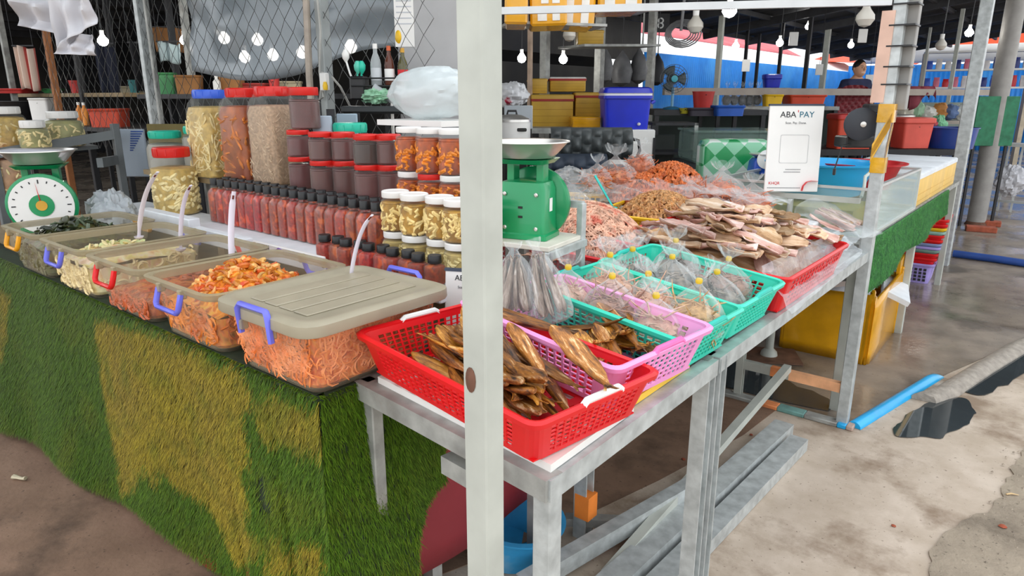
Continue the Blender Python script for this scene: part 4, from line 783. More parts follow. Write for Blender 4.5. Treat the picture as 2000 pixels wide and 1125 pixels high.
A_, B_ = atz(1080, 668, 1.0), atz(1185, 785, .965); q_ = (B_ - A_).to_track_quat('X', 'Z'); o = inst(FISH[2], 'dried_fish', None, (A_ + B_) / 2 + Vector((0, 0, .012)), sc=(1.0, 1.3, 1.2), label='pale bellied dried fish on top, pointing to the white grip', cat='fish'); o.rotation_mode = 'QUATERNION'; o.rotation_quaternion = q_
FW_ = [fish_mesh('dried_fish', fm2, .17, .055, .008, .006, .08, 7), fish_mesh('dried_fish', fm2, .15, .05, .008, -.008, .1, 9), fish_mesh('dried_fish', fm, .18, .036, .014, .01, .04, 4)]
for lay, n in enumerate((7, 8, 7)):
    for i in range(n):
        p = put((-.02 + .18 * rg.random(), -.11 + .22 * (i + .5) / n, .028 + lay * .02), (-.868, 1.335, .888), (0, R(5), R(-6)))
        inst(rg.choice(FW_), 'dried_fish', None, p, (rg.gauss(.15, .25), rg.gauss(-.08, .12), R(-35) + rg.gauss(0, .45)), rg.uniform(.85, 1.1), 'flat golden-brown dried fish lying in the pink basket', 'fish', 'dried fish in the pink basket')
inst(FW_[2], 'dried_fish', None, put((.06, .06, .075), (-.868, 1.335, .888), (0, R(5), R(-6))), (.2, R(12), R(-32)), 1.25, 'slim dried fish lying topmost across the pink basket', 'fish')
# ================================================================== film helpers
def tied_bag(label, loc, rx, ry, h, cont, seed, rz=0, tie=True, group=None, tilt=0, fm_=film, lumps=0):
    t = thing('tied_bag', label, 'bag', loc, rot=(tilt, 0, rz), group=group); rs = random.Random(seed); fold = [rs.uniform(0, 6.28) for _ in range(6)]
    prof = [(.0, .5), (.04, .82), (.16, 1.0), (.36, 1.0), (.52, .78), (.64, .45), (.72, .18), (.77, .085), (.80, .085), (.84, .22), (.93, .40), (1.0, .46)]
    n = 40; ls = []
    for j, (z, s) in enumerate(prof):
        l = []
        for k in range(n):
            a = 2 * math.pi * k / n; wr = (.03 + .16 * max(0, z - .35)) * (math.sin(a * 11 + fold[0]) + .7 * math.sin(a * 7 + fold[1] + z * 4) + .5 * math.sin(a * 17 + fold[2]))
            q = s * (1 + wr + .07 * fbm(math.cos(a) * 2 + seed, math.sin(a) * 2, z * 4)); zz = z * h + (.05 * h * math.sin(a * 3 + fold[3]) if z > .9 else 0)
            l.append((rx * q * math.cos(a), ry * q * math.sin(a), zz))
        ls.append(l)
    G().loops(ls, True, False).build('film', fm_, t)
    g = G(); m_ = 24
    def fn(u, v):
        a = u * 2 * math.pi; ph = v * math.pi; d = Vector((math.cos(a) * math.sin(ph), math.sin(a) * math.sin(ph), -math.cos(ph))); q = .9 * (1 + .2 * fbm(d.x * 3 + seed, d.y * 3, d.z * 3) + .08 * fbm(d.x * 9, d.y * 9 + seed, d.z * 9))
        return (d.x * rx * q, d.y * ry * q, h * .26 + d.z * h * .25 * q)
    g.sheet(fn, 26, 16); g.build('contents', cont, t)
    if lumps:
        g = G()
        for k in range(lumps):
            a = rs.uniform(0, 6.28); ph = rs.uniform(.9, 3.0); d = Vector((math.cos(a) * math.sin(ph), math.sin(a) * math.sin(ph), -math.cos(ph))); p = Vector((d.x * rx * .88, d.y * ry * .88, h * .26 + d.z * h * .24)); P = [p]
            e = Vector((rs.gauss(0, 1), rs.gauss(0, 1), rs.gauss(0, .4))).normalized() * .012
            for q in range(3): e = (e + Vector((rs.gauss(0, .006), rs.gauss(0, .006), rs.gauss(0, .004)))); P.append(P[-1] + e)
            g.tube(P, [.001, .0024, .0024, .001], 4)
        g.build('shreds', cont, t)['kind'] = 'stuff'
    if tie: G().lathe([(.0065, -.007), (.009, -.004), (.0095, .004), (.007, .008)], 10).build('rubber_band', mat('yellow_band', '#f0c92e', .5), t, loc=(0, 0, h * .785))
    return t
pinkshred = mat('pale_pink_shred', '#c79a86', .55, 0, .2, 60, .4, 90, col2='#d8b5a0', mix=(.45, .6), rnd=.12); brownshred = mat('brown_shred', '#a07a68', .55, 0, .2, 60, .4, 90, rnd=.12); tanshred = mat('tan_shred', '#d9a98a', .55, 0, .2, 60, .4, 90, rnd=.1); greydry = mat('grey_dried_fish', '#6f6660', .5, 0, .35, 45, .5, 60, col2='#9a8c7e', rnd=.15); goldshred = mat('gold_shred', '#c9a06c', .55, 0, .2, 60, .4, 90)
BT = (0, R(7), R(-2)); B1 = (-.865, 1.575, .880); B2 = (-.868, 1.915, .880)
bl_ = [((-.15, -.09), pinkshred, 'left front, pale shreds, beside the pink basket'), ((-.02, -.085), brownshred, 'middle front, brown shreds, beside the pink basket'), ((.12, -.07), pinkshred, 'right front, pale pink shreds above the teal grip'), ((-.12, .07), tanshred, 'left rear of the front teal basket, tan shreds'), ((.02, .06), tanshred, 'centre of the front teal basket, peach shreds'), ((.145, .075), goldshred, 'right rear of the front teal basket, golden shreds')]
for i, ((x, y), m, l) in enumerate(bl_):
    tied_bag(f'clear tied bag {l}', put((x, y, .012), B1, BT), .078, .075, .19 + .02 * (i % 2), m, i + 3, i * 1.1, group='tied bags in the teal baskets', lumps=110, tilt=.08 * math.sin(i * 2))
bl2 = [((-.14, -.08), greydry, 'left front of the rear teal basket, dark grey fish'), ((.0, -.09), greydry, 'middle front of the rear teal basket, grey fish'), ((.13, -.06), greydry, 'right front of the rear teal basket, grey-brown fish'), ((-.08, .085), greydry, 'left rear of the rear teal basket, dull grey fish'), ((.09, .085), brownshred, 'right rear of the rear teal basket, brown pieces')]
for i, ((x, y), m, l) in enumerate(bl2):
    tied_bag(f'clear tied bag {l}', put((x, y, .012), B2, BT), .08, .076, .185 + .015 * (i % 2), m, i + 23, i * 1.4, group='tied bags in the teal baskets', lumps=60, tilt=.1 * math.cos(i * 2))
# fish standing in tall bags inside the pink basket
silv = fish_mat('silver_brown_fish', ['#4a3b30', '#7a685a', '#a39283', '#d6cdc4'])
FS = [fish_mesh('dried_fish', silv, .22, .036, .016, .008, .03, 11), fish_mesh('dried_fish', silv, .23, .04, .014, -.008, .04, 12)]
for b, (bx, top, lab) in enumerate((((1008, 618), (1003, 485), 'tall clear bag of silvery dried fish half behind the close post'), ((1085, 625), (1045, 480), 'tall clear bag of silvery dried fish leaning in the pink basket'))):
    d0 = 1.60 + b * .02; B = at(*bx, d0); T = at(*top, d0 + .05); ax = (T - B); ln = ax.length; t = thing('fish_bag', lab, 'bag', B); zq = ax.to_track_quat('Z', 'Y'); t.rotation_mode = 'QUATERNION'; t.rotation_quaternion = zq
    prof = [(-.04, .5), (0, .9), (.1, 1.0), (.35, .92), (.6, .75), (.8, .5), (.92, .22), (.97, .16), (1.03, .3), (1.1, .36)]
    G().loops([[(.062 * s * (1 + .10 * math.sin(a * 9 + z * 7) + .06 * math.sin(a * 17)) * math.cos(a), .042 * s * (1 + .1 * math.sin(a * 7 + b)) * math.sin(a), z * ln) for a in [2 * math.pi * k / 36 for k in range(36)]] for z, s in prof], True, False).build('film', film, t)
    for i in range(9):
        a = i / 9 * 6.28; f0 = B + ax * .06 + zq @ Vector((.042 * math.cos(a), .024 * math.sin(a), 0)); f1 = B + ax * .9 + zq @ Vector((.014 * math.cos(a + .3), .01 * math.sin(a + .3), 0)); dv = (f1 - f0); q = dv.to_track_quat('X', 'Z')
        o = inst(FS[i % 2], 'dried_fish', None, (f0 + f1) / 2, sc=dv.length / .235, label=f'slim silvery dried fish inside the tall clear bag {"leaning in the pink basket" if b else "behind the close post"}', cat='fish', group=f'bagged silvery fish {b}'); o.rotation_mode = 'QUATERNION'; o.rotation_quaternion = q @ Matrix.Rotation(i * .8, 4, 'X').to_quaternion()
# ================================================================== piles behind: shreds, shrimp, squid
def strands(name, label, c, rx, ry, hh, n, m, rad, ln, seed, rz=0, base=None, shape=1.6):
    rg = random.Random(seed); g = G(); cz = math.cos(rz); sz = math.sin(rz)
    H_ = lambda u, v: hh * max(0, 1 - (u * u + v * v)) ** .8
    g.sheet(lambda a, b: ((lambda u, v: (u * rx, v * ry, H_(u, v) * .92 + .004 * fbm(u * 8, v * 8, seed)))(b * math.cos(a * 6.2832), b * math.sin(a * 6.2832))), 32, 10)
    for k in range(n):
        a = rg.uniform(0, 6.283); q = math.sqrt(rg.random()) * .97; u, v = q * math.cos(a), q * math.sin(a); p = Vector((u * rx, v * ry, H_(u, v) + rg.uniform(-.003, .006))); th = rg.uniform(0, 6.28); P = []; c_ = rg.uniform(-1, 1) * shape
        for s in range(5):
            uu, vv = p.x / rx, p.y / ry; P.append((p.x, p.y, max(.002, H_(min(1, max(-1, uu)), min(1, max(-1, vv))) + rad * .6 + rg.uniform(0, rad * 2.6)))); p = p + Vector((math.cos(th), math.sin(th), 0)) * ln / 4; th += c_ / 3
        g.tube(P, [rad * .5, rad, rad, rad, rad * .4], 4)
    return g.build(name, m, loc=c, rot=(0, 0, rz), label=label, cat='dried seafood', kind='stuff')
sqs = mat('squid_shred', '#e2ad92', .5, 0, .35, 45, .2, 80, col2='#c9634c', mix=(.54, .66)); dsh = mat('dried_shrimp_tan', '#cf9a62', .5, 0, .35, 70, .2, 80, col2='#a8683a', mix=(.5, .66)); dso = mat('dried_shrimp_orange', '#d6743a', .5, 0, .35, 60, .2, 80, col2='#a84a1e', mix=(.5, .66))
strands('squid_shreds', 'heap of pale pink dried squid shreds in the film-lined basket', (-1.42, 2.19, .95), .25, .25, .16, 1500, sqs, .0036, .1, 3, .1)
strands('tan_shrimp', 'mound of small tan dried shrimp in the yellow basket', (-1.42, 2.81, .95), .20, .18, .13, 1500, dsh, .0062, .022, 4, .3, shape=4)
q = at(1310, 372, 3.46); strands('orange_shrimp', 'tall rear heap of orange dried shrimp', (q.x, q.y, 1.0), .2, .18, .17, 900, dso, .0078, .026, 5, shape=4)
q = at(1252, 385, 3.42); strands('orange_shrimp', 'lower rear heap of orange dried shrimp left of the tall one', (q.x, q.y, 1.0), .17, .15, .12, 650, dso, .0078, .026, 6, shape=4)
crate = mat('white_crate', '#dfe2e4', .6, 0, .05, 8)
G().box((-1.95, 2.86, .887), (.66, .8, .078), bev=.006).build('foam_slab', crate, label='white foam slab raising the rear bags of dried shrimp', cat='foam slab')
q = at(1283, 372, 3.44); G().box((q.x, q.y, .922), (.5, .5, .148), bev=.006).build('foam_box', crate, label='white foam box under the rear heaps of orange shrimp', cat='foam box')
G().box((-1.42, 2.82, .868), (.5, .46, .038), bev=.006).build('foam_slab', crate, label='white foam slab under the yellow basket of tan shrimp', cat='foam slab')
oc = mat('bagged_orange_shrimp', '#c4602a', .5, 0, .35, 60, .5, 60, col2='#e08a4a', mix=(.5, .65), rnd=.1); oc2 = mat('bagged_pale_shrimp', '#d97848', .5, 0, .3, 40, .5, 60)
def at_bag(px, py, d, lab, rx, ry, h, m, seed, tie=False, lumps=120, rz=0):
    p = at(px, py, d); tied_bag(lab, p, rx, ry, h, m, seed, rz, tie, lumps=lumps)
at_bag(1200, 375, 3.45, 'rounded clear bag of orange dried shrimp behind the turquoise spoon', .12, .09, .23, oc, 51)
at_bag(1165, 372, 3.35, 'small clear bag of brown shrimp at the left of the rear bags', .075, .07, .17, oc, 52)
at_bag(1249, 345, 3.75, 'upright clear bag with orange shrimp at its bottom, in front of the white cabinet', .08, .07, .2, oc2, 53)
for i, (px, py, d, rx, h, m, l) in enumerate(((1345, 415, 3.25, .1, .17, oc, 'left of the clear shrimp bags before the green checked bag'), (1405, 395, 3.32, .12, .19, oc2, 'bulging middle bag of orange shrimp before the green checked bag'), (1465, 415, 3.22, .1, .18, oc2, 'right bag of bright orange shrimp below the payment sign'), (1395, 430, 3.1, .11, .14, oc, 'front bag of reddish shrimp behind the dried squid'), (1440, 425, 3.12, .09, .13, oc, 'small front bag of shrimp right behind the dried squid'))):
    at_bag(px, py, d, f'clear bag, {l}', rx, rx * .8, h, m, 60 + i)
G().box((-1.2, 3.03, .91), (.72, .42, .124), bev=.006).build('foam_slab', crate, label='white foam slab under the clear shrimp bags', cat='foam slab')
q = at(1117, 400, 3.0); tied_bag('crumpled clear bag with a small orange bundle behind the green scale', (q.x, q.y, .93), .12, .1, .26, greydry, 71, tie=False, lumps=40)
q = at(1120, 350, 3.3); lump_bag('plastic_bag', 'crumpled clear bag heaped above the left rear bags', (q.x, q.y, 1.03), .13, .1, .07, film, 5, wr=.3)
t = thing('spoon', 'turquoise plastic spoon handle stuck in the squid shreds', 'spoon', at(1190, 392, 2.75)); o = t.location.copy(); P = [at(1162, 343, 2.78) - o, at(1175, 366, 2.77) - o, Vector((0, 0, 0)), at(1196, 402, 2.72) - o]
G().tube([tuple(p) for p in P], [.012, .011, .008, .008], 8, flat=.4).build('handle', mat('turquoise_plastic', '#22bdb4', .35), t); G().lathe([(.004, 0), (.02, .008), (.022, .014), (.018, .011)], 12, c=(P[3].x, P[3].y, P[3].z - .02)).build('bowl', MATS['turquoise_plastic'], t)
# dried squid
sqm = [fish_mat('dried_squid', ['#9a7654', '#c9a583', '#e0c3a6', '#f2e4d4'], .45, .5), fish_mat('pink_squid', ['#a0746a', '#c99e92', '#dfbfb4', '#f0e2dc'], .45, .5), fish_mat('brown_squid', ['#7d5836', '#ab8258', '#c9a37a', '#e3cbac'], .45, .5)]
def squid_mesh(m, L, Wd, cu, seed):
    w = lambda t: (.25 + 1.1 * t if t < .4 else (.72 + .28 * math.cos((t - .4) * 2.2) if t < .8 else .92 - .9 * (t - .8) / .2 * .55)) * (1 + .14 * fbm(t * 4, seed, 0))
    g = G(); g.sheet(lambda u, v: ((u - .5) * L, (v - .5) * Wd * w(u) * (1 + .12 * fbm(u * 5, v * 2, seed)), cu * ((v - .5) * 2) ** 2 * (1 + .5 * fbm(u * 4, v, seed)) + .006 * fbm(u * 5 + seed, v * 4, 1) + .008 * math.sin(u * 3 + seed)), 12, 7)
    return g.mesh('dried_squid', m, ang=80)
SQ = [squid_mesh(sqm[i % 3], (.17, .2, .15, .19, .22, .15)[i], (.075, .06, .085, .065, .045, .095)[i], (.012, -.008, .01, .016, .014, -.006)[i], i * 3.1) for i in range(6)]
rg = random.Random(5)
def mound(x, y): return .955 + .115 * math.exp(-((x + .98) / .26) ** 2 - ((y - 2.48) / .34) ** 2)
g = G(); g.sheet(lambda u, v: ((-1.28 + .6 * u), (2.12 + .66 * v), min(.99, mound(-1.28 + .6 * u, 2.12 + .66 * v) - .02) - (.06 if u in (0, 1) or v in (0, 1) else 0)), 20, 20)
g.build('squid_underlayer', sqm[2], label='packed dried squid under the loose top ones in the red basket', cat='dried seafood', kind='stuff')
for k in range(105):
    lay = k // 36; x = rg.uniform(-1.24, -.72) if lay < 2 else rg.uniform(-1.15, -.8); y = rg.uniform(2.14, 2.82) if lay < 2 else rg.uniform(2.22, 2.7)
    o = inst(rg.choice(SQ), 'dried_squid', None, (x, y, mound(x, y) + .01 + .012 * lay), (rg.gauss(0, .13), rg.gauss(-.03, .1), rg.choice((-.5, -.2, -.8, 2.5)) + rg.gauss(0, .3)), rg.uniform(.85, 1.15), f"dried squid in the {('lower', 'middle', 'top')[min(2, lay)]} layer of the spread, {'towards the teal basket' if y < 2.38 else ('mid-spread' if y < 2.6 else 'towards the glass tank')}", 'squid', 'dried squid spread over the red basket')
    md = o.modifiers.new('thickness', 'SOLIDIFY'); md.thickness = .0035
for i, (px, py, d, rz, sx, lab) in enumerate(((1430, 470, 2.72, .1, 1.3, 'large round pale dried squid at the front of the spread'), (1530, 488, 2.55, -.6, 1.2, 'wide pale dried squid hanging over the red basket edge'), (1385, 455, 2.75, .9, 1.2, 'pinkish pointed dried squid left of the large round one'), (1490, 512, 2.42, -.35, 1.0, 'long narrow dried squid lying at the near rim'))):
    q = atz(px, py, 1.02); q.y = max(q.y, 2.22); q.x = min(q.x, -.78); q.z = mound(q.x, q.y) + .05; o = inst(SQ[(5, 2, 0, 4)[i]], 'dried_squid', None, q, (R(16), R(10), rz), sx, lab, 'squid'); md = o.modifiers.new('thickness', 'SOLIDIFY'); md.thickness = .0035
# clear bag of long squid at the aisle edge, film over the basket side
B = at(1590, 415, 3.12); T = at(1690, 462, 2.93); ax = T - B; t = thing('squid_bag', 'long clear bag of pinkish dried squid hanging over the aisle edge', 'bag', B); zq = ax.to_track_quat('X', 'Z'); t.rotation_mode = 'QUATERNION'; t.rotation_quaternion = zq; ln = ax.length
G().sheet(lambda u, v: (ln * (-.12 + 1.24 * u), .13 * math.cos(v * 6.2832) * (1 - .35 * u) * (1 + .05 * math.sin(u * 40)), .035 * math.sin(v * 6.2832) * (1.1 - u) + .012 * fbm(u * 9, v * 6, 3) + .02), 24, 28).build('film', film, t)
for i in range(7):
    yy = -.09 + .03 * i; o = inst(SQ[(1, 4, 3)[i % 3]], 'dried_squid', None, B + ax * (.42 + .05 * (i % 2)) + zq @ Vector((0, yy * .85, .012 + .007 * (i % 3))), (0, 0, 0), .85, f'{ORD[i]} dried squid from the aisle side in the long clear bag', 'squid', 'bagged squid at the aisle edge'); o.rotation_mode = 'QUATERNION'; o.rotation_quaternion = zq; md = o.modifiers.new('thickness', 'SOLIDIFY'); md.thickness = .0035
def film_sheet(label, A, B, C, D, amp, seed, m=filmw, nu=26, nv=18, sag=0):
    A, B, C, D = map(Vector, (A, B, C, D)); nrm = (B - A).cross(D - A).normalized()
    G().sheet(lambda u, v: tuple(A.lerp(B, u).lerp(D.lerp(C, u), v) + nrm * amp * (fbm(u * 5 + seed, v * 5, 0) + .5 * fbm(u * 13, v * 13, seed) + .3 * math.sin(u * 30 + v * 9)) - Vector((0, 0, sag * math.sin(math.pi * u) * math.sin(math.pi * v)))), nu, nv).build('plastic_film', m, label=label, cat='plastic film')
film_sheet('wrinkled clear film hanging down the red basket at the aisle edge', (-.70, 2.08, 1.0), (-.70, 2.95, .985), (-.605, 2.98, .90), (-.60, 2.10, .86), .014, 2)
film_sheet('bluish clear film spread under the bagged squid', (-.95, 2.55, 1.02), (-.92, 3.0, 1.0), (-.63, 3.08, .95), (-.63, 2.5, .93), .016, 7)
film_sheet('milky film liner folded over the front of the squid shred basket', (-1.70, 1.93, 1.0), (-1.20, 1.95, 1.0), (-1.195, 1.892, .90), (-1.70, 1.87, .89), .01, 4)
film_sheet('crumpled film between the shreds and the dried squid', (-1.26, 1.95, 1.02), (-1.22, 2.5, 1.03), (-1.12, 2.3, 1.05), (-1.10, 2.0, 1.0), .02, 9, film)
film_sheet('clear film lying over the rear shrimp bags', (-1.45, 2.95, 1.10), (-.95, 3.0, 1.06), (-.95, 3.16, 1.06), (-1.45, 3.2, 1.10), .018, 12, film)
film_sheet('clear film folded behind the yellow basket', (-1.75, 2.55, 1.03), (-1.35, 3.02, 1.06), (-1.5, 3.12, 1.12), (-1.9, 2.75, 1.1), .02, 15, film)
# ================================================================== green scale on its stand
S0 = at(1030, 458, 2.0); S0.z = 1.107
st = thing('scale_stand', 'small grey steel stand under the green kitchen scale', 'stand', (S0.x, S0.y, 0))
RZ = R(8); Mz = xf(0, rz=RZ)
G().box((0, 0, 1.098), (.26, .22, .014), M=Mz, bev=.002).build('top_board', mat('cream_board', '#d8d3c6', .6), st)
for sx in (-1, 1):
    for sy in (-1, 1): zt = 1.09 if sy < 0 else 1.2; q = Mz @ Vector((sx * .125, sy * .105, 0)); G().box((q.x, q.y, (zt + TZ) / 2), (.022, .022, zt - TZ), bev=.002).build('leg', galv, st)
for sx in (-1, 1): G().beam(Mz @ Vector((sx * .137, -.11, 1.082)), Mz @ Vector((sx * .137, .11, 1.082)), .014, .02).build('rail', galv, st, smooth=False)
G().beam(Mz @ Vector((-.13, .105, 1.195)), Mz @ Vector((.13, .105, 1.195)), .02, .02).build('rail', galv, st, smooth=False)
def scale_(label, loc, rz, s, face=True):
    t = thing('weighing_scale', label, 'scale', loc, rz); g = G()
    g.loops([rr(.075 * s, .055 * s, .008, 0, 3), rr(.075 * s, .055 * s, .008, .012 * s, 3), rr(.068 * s, .05 * s, .012, .016 * s, 3), rr(.066 * s, .048 * s, .014, .13 * s, 3), rr(.06 * s, .044 * s, .018, .15 * s, 3), rr(.03 * s, .03 * s, .018, .155 * s, 3)]); g.build('body', scalegreen, t)
    G().lathe([(.001, 0), (.094, 0), (.1, .004), (.1, .018), (.094, .022), (.001, .022)], 36, M=xf(0, (0, .07 * s, .085 * s), rx=R(90)) @ Matrix.Scale(s, 4)).build('dial_case', scalegreen, t)
    df = G(); df.lathe([(.001, 0), (.09, 0), (.09, .002), (.001, .002)], 36, M=xf(0, (0, .072 * s, .085 * s), rx=R(-90)) @ Matrix.Scale(s, 4)); d_ = df.build('dial_face', white, t)
    G().lathe([(.001, 0), (.035, 0), (.035, .002), (.001, .002)], 24, M=xf(0, (0, .0745 * s, .085 * s), rx=R(-90)) @ Matrix.Scale(s, 4)).build('dial_emblem', scalegreen, d_)
    G().lathe([(.001, 0), (.016, 0), (.016, .002), (.001, .002)], 18, M=xf(0, (0, .0765 * s, .085 * s), rx=R(-90)) @ Matrix.Scale(s, 4)).build('dial_emblem', mat('gold_emblem', '#d9a437', .5), d_)
    for k in range(20):
        a = k / 20 * 6.283; G().box((0, 0, 0), (.0035 * s, .001, (.012 if k % 5 == 0 else .007) * s)).build('tick', ink, d_, loc=(.076 * s * math.sin(a), .0748 * s, .085 * s + .076 * s * math.cos(a)), rot=(0, a, 0))
    G().add([(-.002 * s, .078 * s, .085 * s), (.002 * s, .078 * s, .085 * s), (.008 * s, .078 * s, .16 * s)], [(0, 1, 2)]).build('needle', redink, d_, solid=.001)
    for sx in (-1, 1): G().box((sx * .042 * s, 0, .175 * s), (.02 * s, .04 * s, .05 * s), bev=.002).build('column', scalegreen, t)
    G().loops([rr(.062 * s, .055 * s, .02, .198 * s, 3), rr(.075 * s, .07 * s, .03, .21 * s, 3)]).build('cross_plate', scalegreen, t)
    G().lathe([(.05, .0), (.07, .002), (.105, .04), (.112, .042), (.111, .045), (.103, .044), (.068, .006), (.001, .004)], 40, c=(0, 0, .211), M=Matrix.Scale(s, 4), cb=True).build('dish', steel, t)
    for sx in (-1, 1):
        for z in (.03, .12): G().lathe([(.006, 0), (.006, .003), (.003, .005), (.001, .005)], 10, M=xf(0, (sx * .045 * s, -.0495 * s, z * s), rx=R(90))).build('screw', steel, t)
    for z in (.06, .085): G().box((0, -.0495 * s, z * s), (.012 * s, .003, .006 * s)).build('slot', black, t)
    G().box((.0678 * s, 0, .09 * s), (.001, .02 * s, .035 * s)).build('sticker', white, t)
    return t
scale_('green kitchen scale with a steel dish beside the close post', (S0.x, S0.y, 1.106), R(15), 1.08)
scale_('green market scale with a white dial behind the leaf tub', (-3.47, 1.04, .945), R(180 + 62), 1.33)
G().box((-3.47, 1.04, .892), (.26, .26, .1), bev=.006).build('wooden_block', wood, label='wooden block under the left green scale', cat='block')
G().loops([rr(.11, .05, .02, 0, 3), rr(.13, .06, .03, .02, 3), rr(.09, .03, .02, .028, 3)]).build('bag_pack', mat('glossy_white_pack', '#e6e6ee', .2), loc=(-3.45, 1.02, 1.262), rot=(0, .05, 1.0), label='glossy white packet lying in the dish of the left scale', cat='packet')
# ================================================================== under and beyond the table
yt = mat('yellow_taped_box', '#e5a413', .25, 0, .12, 7, bump=.3, bscale=14, coat=.4)
def foam_box(label, loc, w, d, h, rz=0, m=yt, lidm=None, stripe=None, group=None, tapes=3, mt=None):
    t = thing('foam_box', label, 'foam box', loc, rz, group); G().loops([rr(w / 2 - .004, d / 2 - .004, .012, 0, 2), rr(w / 2, d / 2, .014, .006, 2), rr(w / 2, d / 2, .014, h * .84, 2)]).build('box', m, t)
    G().loops([rr(w / 2 + .004, d / 2 + .004, .014, h * .84, 2), rr(w / 2 + .004, d / 2 + .004, .014, h - .008, 2), rr(w / 2 - .006, d / 2 - .006, .012, h, 2)]).build('lid', lidm or m, t)
    if stripe: G().loops([rr(w / 2 + .006, d / 2 + .006, .015, h * .84 - .012, 2), rr(w / 2 + .006, d / 2 + .006, .015, h * .84 + .006, 2)], False, False).build('stripe', stripe, t)
    for k in range(tapes): G().loops([rr(w / 2 + .002, d / 2 + .002, .014, h * (.15 + .2 * k), 2), rr(w / 2 + .002, d / 2 + .002, .014, h * (.16 + .2 * k), 2)], False, False).build('tape_seam', mt or mat('tape_seam', '#a8821c', .4), t)
    return t
yb = thing('foam_box', 'large crushed yellow-taped foam box under the far table end', 'foam box', (-1.0, 4.56, .004))
rgb = random.Random(2)
G().sheet(lambda u, v: ((lambda p: (p[0] * (1 - .02 * (1 - v)) + .006 * math.sin(u * 130), p[1] + .006 * math.cos(u * 110), v * (.42 + .03 * math.sin(u * 25))))(rr(.25, .38, .03, 0, 8)[int(u * 36) % 36])), 36 * 1, 6).build('side_wall', yt, yb, solid=.02)
G().box((0, 0, .012), (.48, .74, .02)).build('bottom', yt, yb)
G().box((-.02, -.1, .40), (.4, .45, .03), M=xf(0, rx=.15)).build('broken_lid', foam, yb); G().box((.12, .1, .43), (.16, .5, .03), M=xf(0, ry=.4, rz=.2)).build('broken_lid', foam, yb); G().box((.2, -.18, .40), (.1, .3, .03), M=xf(0, ry=-.3, rz=-.1)).build('loose_piece', mat('red_white_piece', '#e8dfe0', .6, 0, .05, 8), yb)
G().box((.235, .42, .36), (.02, .12, .16), M=xf(0, rx=.2)).build('torn_flap', yt, yb)
# stacked baskets by the post
cols = [(mat('lilac_plastic', '#b7a6ee', .4), .10), (red, .04), (red, .03), (mat('grey_green_plastic', '#7d9a90', .4), .025), (MATS['lilac_plastic'], .03), (mat('slate_blue_plastic', '#8d9ccc', .4), .03), (red, .04), (red, .03), (mat('mint_plastic', '#9bc4ba', .4), .03), (yellow, .03), (red, .04), (red, .035)]
z = .006
cname = ['lilac basket at the bottom', 'red basket just above the bottom lilac one', 'red basket third from the bottom', 'grey-green basket in the lower half', 'lilac basket in the middle', 'slate blue basket in the middle', 'red basket above the slate blue one', 'red basket below the mint one', 'mint basket near the top', 'yellow basket near the top', 'red basket second from the top', 'red basket at the very top']
for i, (m, dz) in enumerate(cols):
    t = thing('stacked_basket', f'{cname[i]} of the floor stack beside the far post', 'basket', (-.93, 6.62, z), .05, 'stack of baskets on the floor'); a = .15 + .004 * i
    hh = .17 if i == 0 else .12
    G().loops([rr(a * .86, .19 * .9, .03, 0, 3), rr(a, .2, .035, hh, 3), rr(a + .012, .212, .04, hh, 3), rr(a + .012, .212, .04, hh - .02, 3)], True, False).build('wall', m, t, solid=.003)
    if i in (0, 11):
        for r_ in range(4):
            for c_ in range(7):
                G().box((-.1 + c_ * .033, -.185 - .004 * r_, .03 + r_ * .03), (.02, .006, .02)).build('slot', dark, t) if i == 0 else None
    z += dz
# tank on turf-skirted table
tk = thing('tank_table', 'steel table under the glass tank and foam boxes', 'table'); G().box((-1.25, 4.95, .845), (1.1, 3.2, .03)).build('top', galvd, tk)
for x, y in ((-.73, 3.45), (-.73, 4.95), (-.73, 6.5), (-1.75, 3.45), (-1.75, 6.5)): G().box((x, y, .415), (.045, .045, .83), bev=.003).build('leg', paintg, tk)
s2 = thing('turf_strip', 'green artificial turf strip hanging below the glass tank', 'artificial turf')
t2 = mat('short_turf', '#3d8a3a', .85, 0, .3, 60, .5, 200, col2='#2c6e33')
fnT = lambda u, v: (-.69 - .015 * math.sin(u * 17) * v, 3.40 + 2.5 * u, .855 - (.30 - .11 * u + .012 * math.sin(u * 11)) * v)
G().sheet(fnT, 60, 8).build('backing', t2, s2, solid=.006)
V = []; F_ = []; rq = random.Random(9)
for k in range(16000):
    p = Vector(fnT(rq.random(), rq.random())); tip = p + Vector((rq.uniform(.006, .014), rq.gauss(0, .006), rq.gauss(-.006, .006))); o = len(V); V += [tuple(p + Vector((.003, -.0022, 0))), tuple(p + Vector((.003, .0022, 0))), tuple(tip)]; F_.append((o, o + 1, o + 2))
G().add(V, F_).build('grass_blades', t2, s2, smooth=False)['kind'] = 'stuff'
tank = thing('glass_tank', 'open glass tank with silver edges on the turf-skirted table', 'tank', (-.71, 3.46, .861)); tw, tl, th = .72, 1.22, .235
alu = mat('aluminium_edge', '#d5d8d6', .35, .5, .05, 8)
for nm, A in (('glass_pane', ((0, 0), (0, tl))), ('glass_pane', ((-tw, 0), (0, 0))), ('glass_pane', ((-tw, tl), (0, tl))), ('glass_pane', ((-tw, 0), (-tw, tl)))):
    (x0, y0), (x1, y1) = A; G().box(((x0 + x1) / 2, (y0 + y1) / 2, th / 2), (max(.006, abs(x1 - x0)), max(.006, abs(y1 - y0)), th)).build(nm, glass, tank)
for x, y in ((0, 0), (0, tl), (-tw, 0), (-tw, tl)): G().box((x, y, th / 2), (.018, .018, th)).build('edge_strip', alu, tank)
for z in (0.006, th):
    for (x, y, a, b) in ((0, tl / 2, .02, tl), (-tw, tl / 2, .02, tl), (-tw / 2, 0, tw, .02), (-tw / 2, tl, tw, .02)): G().box((x, y, z), (a, b, .012)).build('edge_strip', alu, tank)
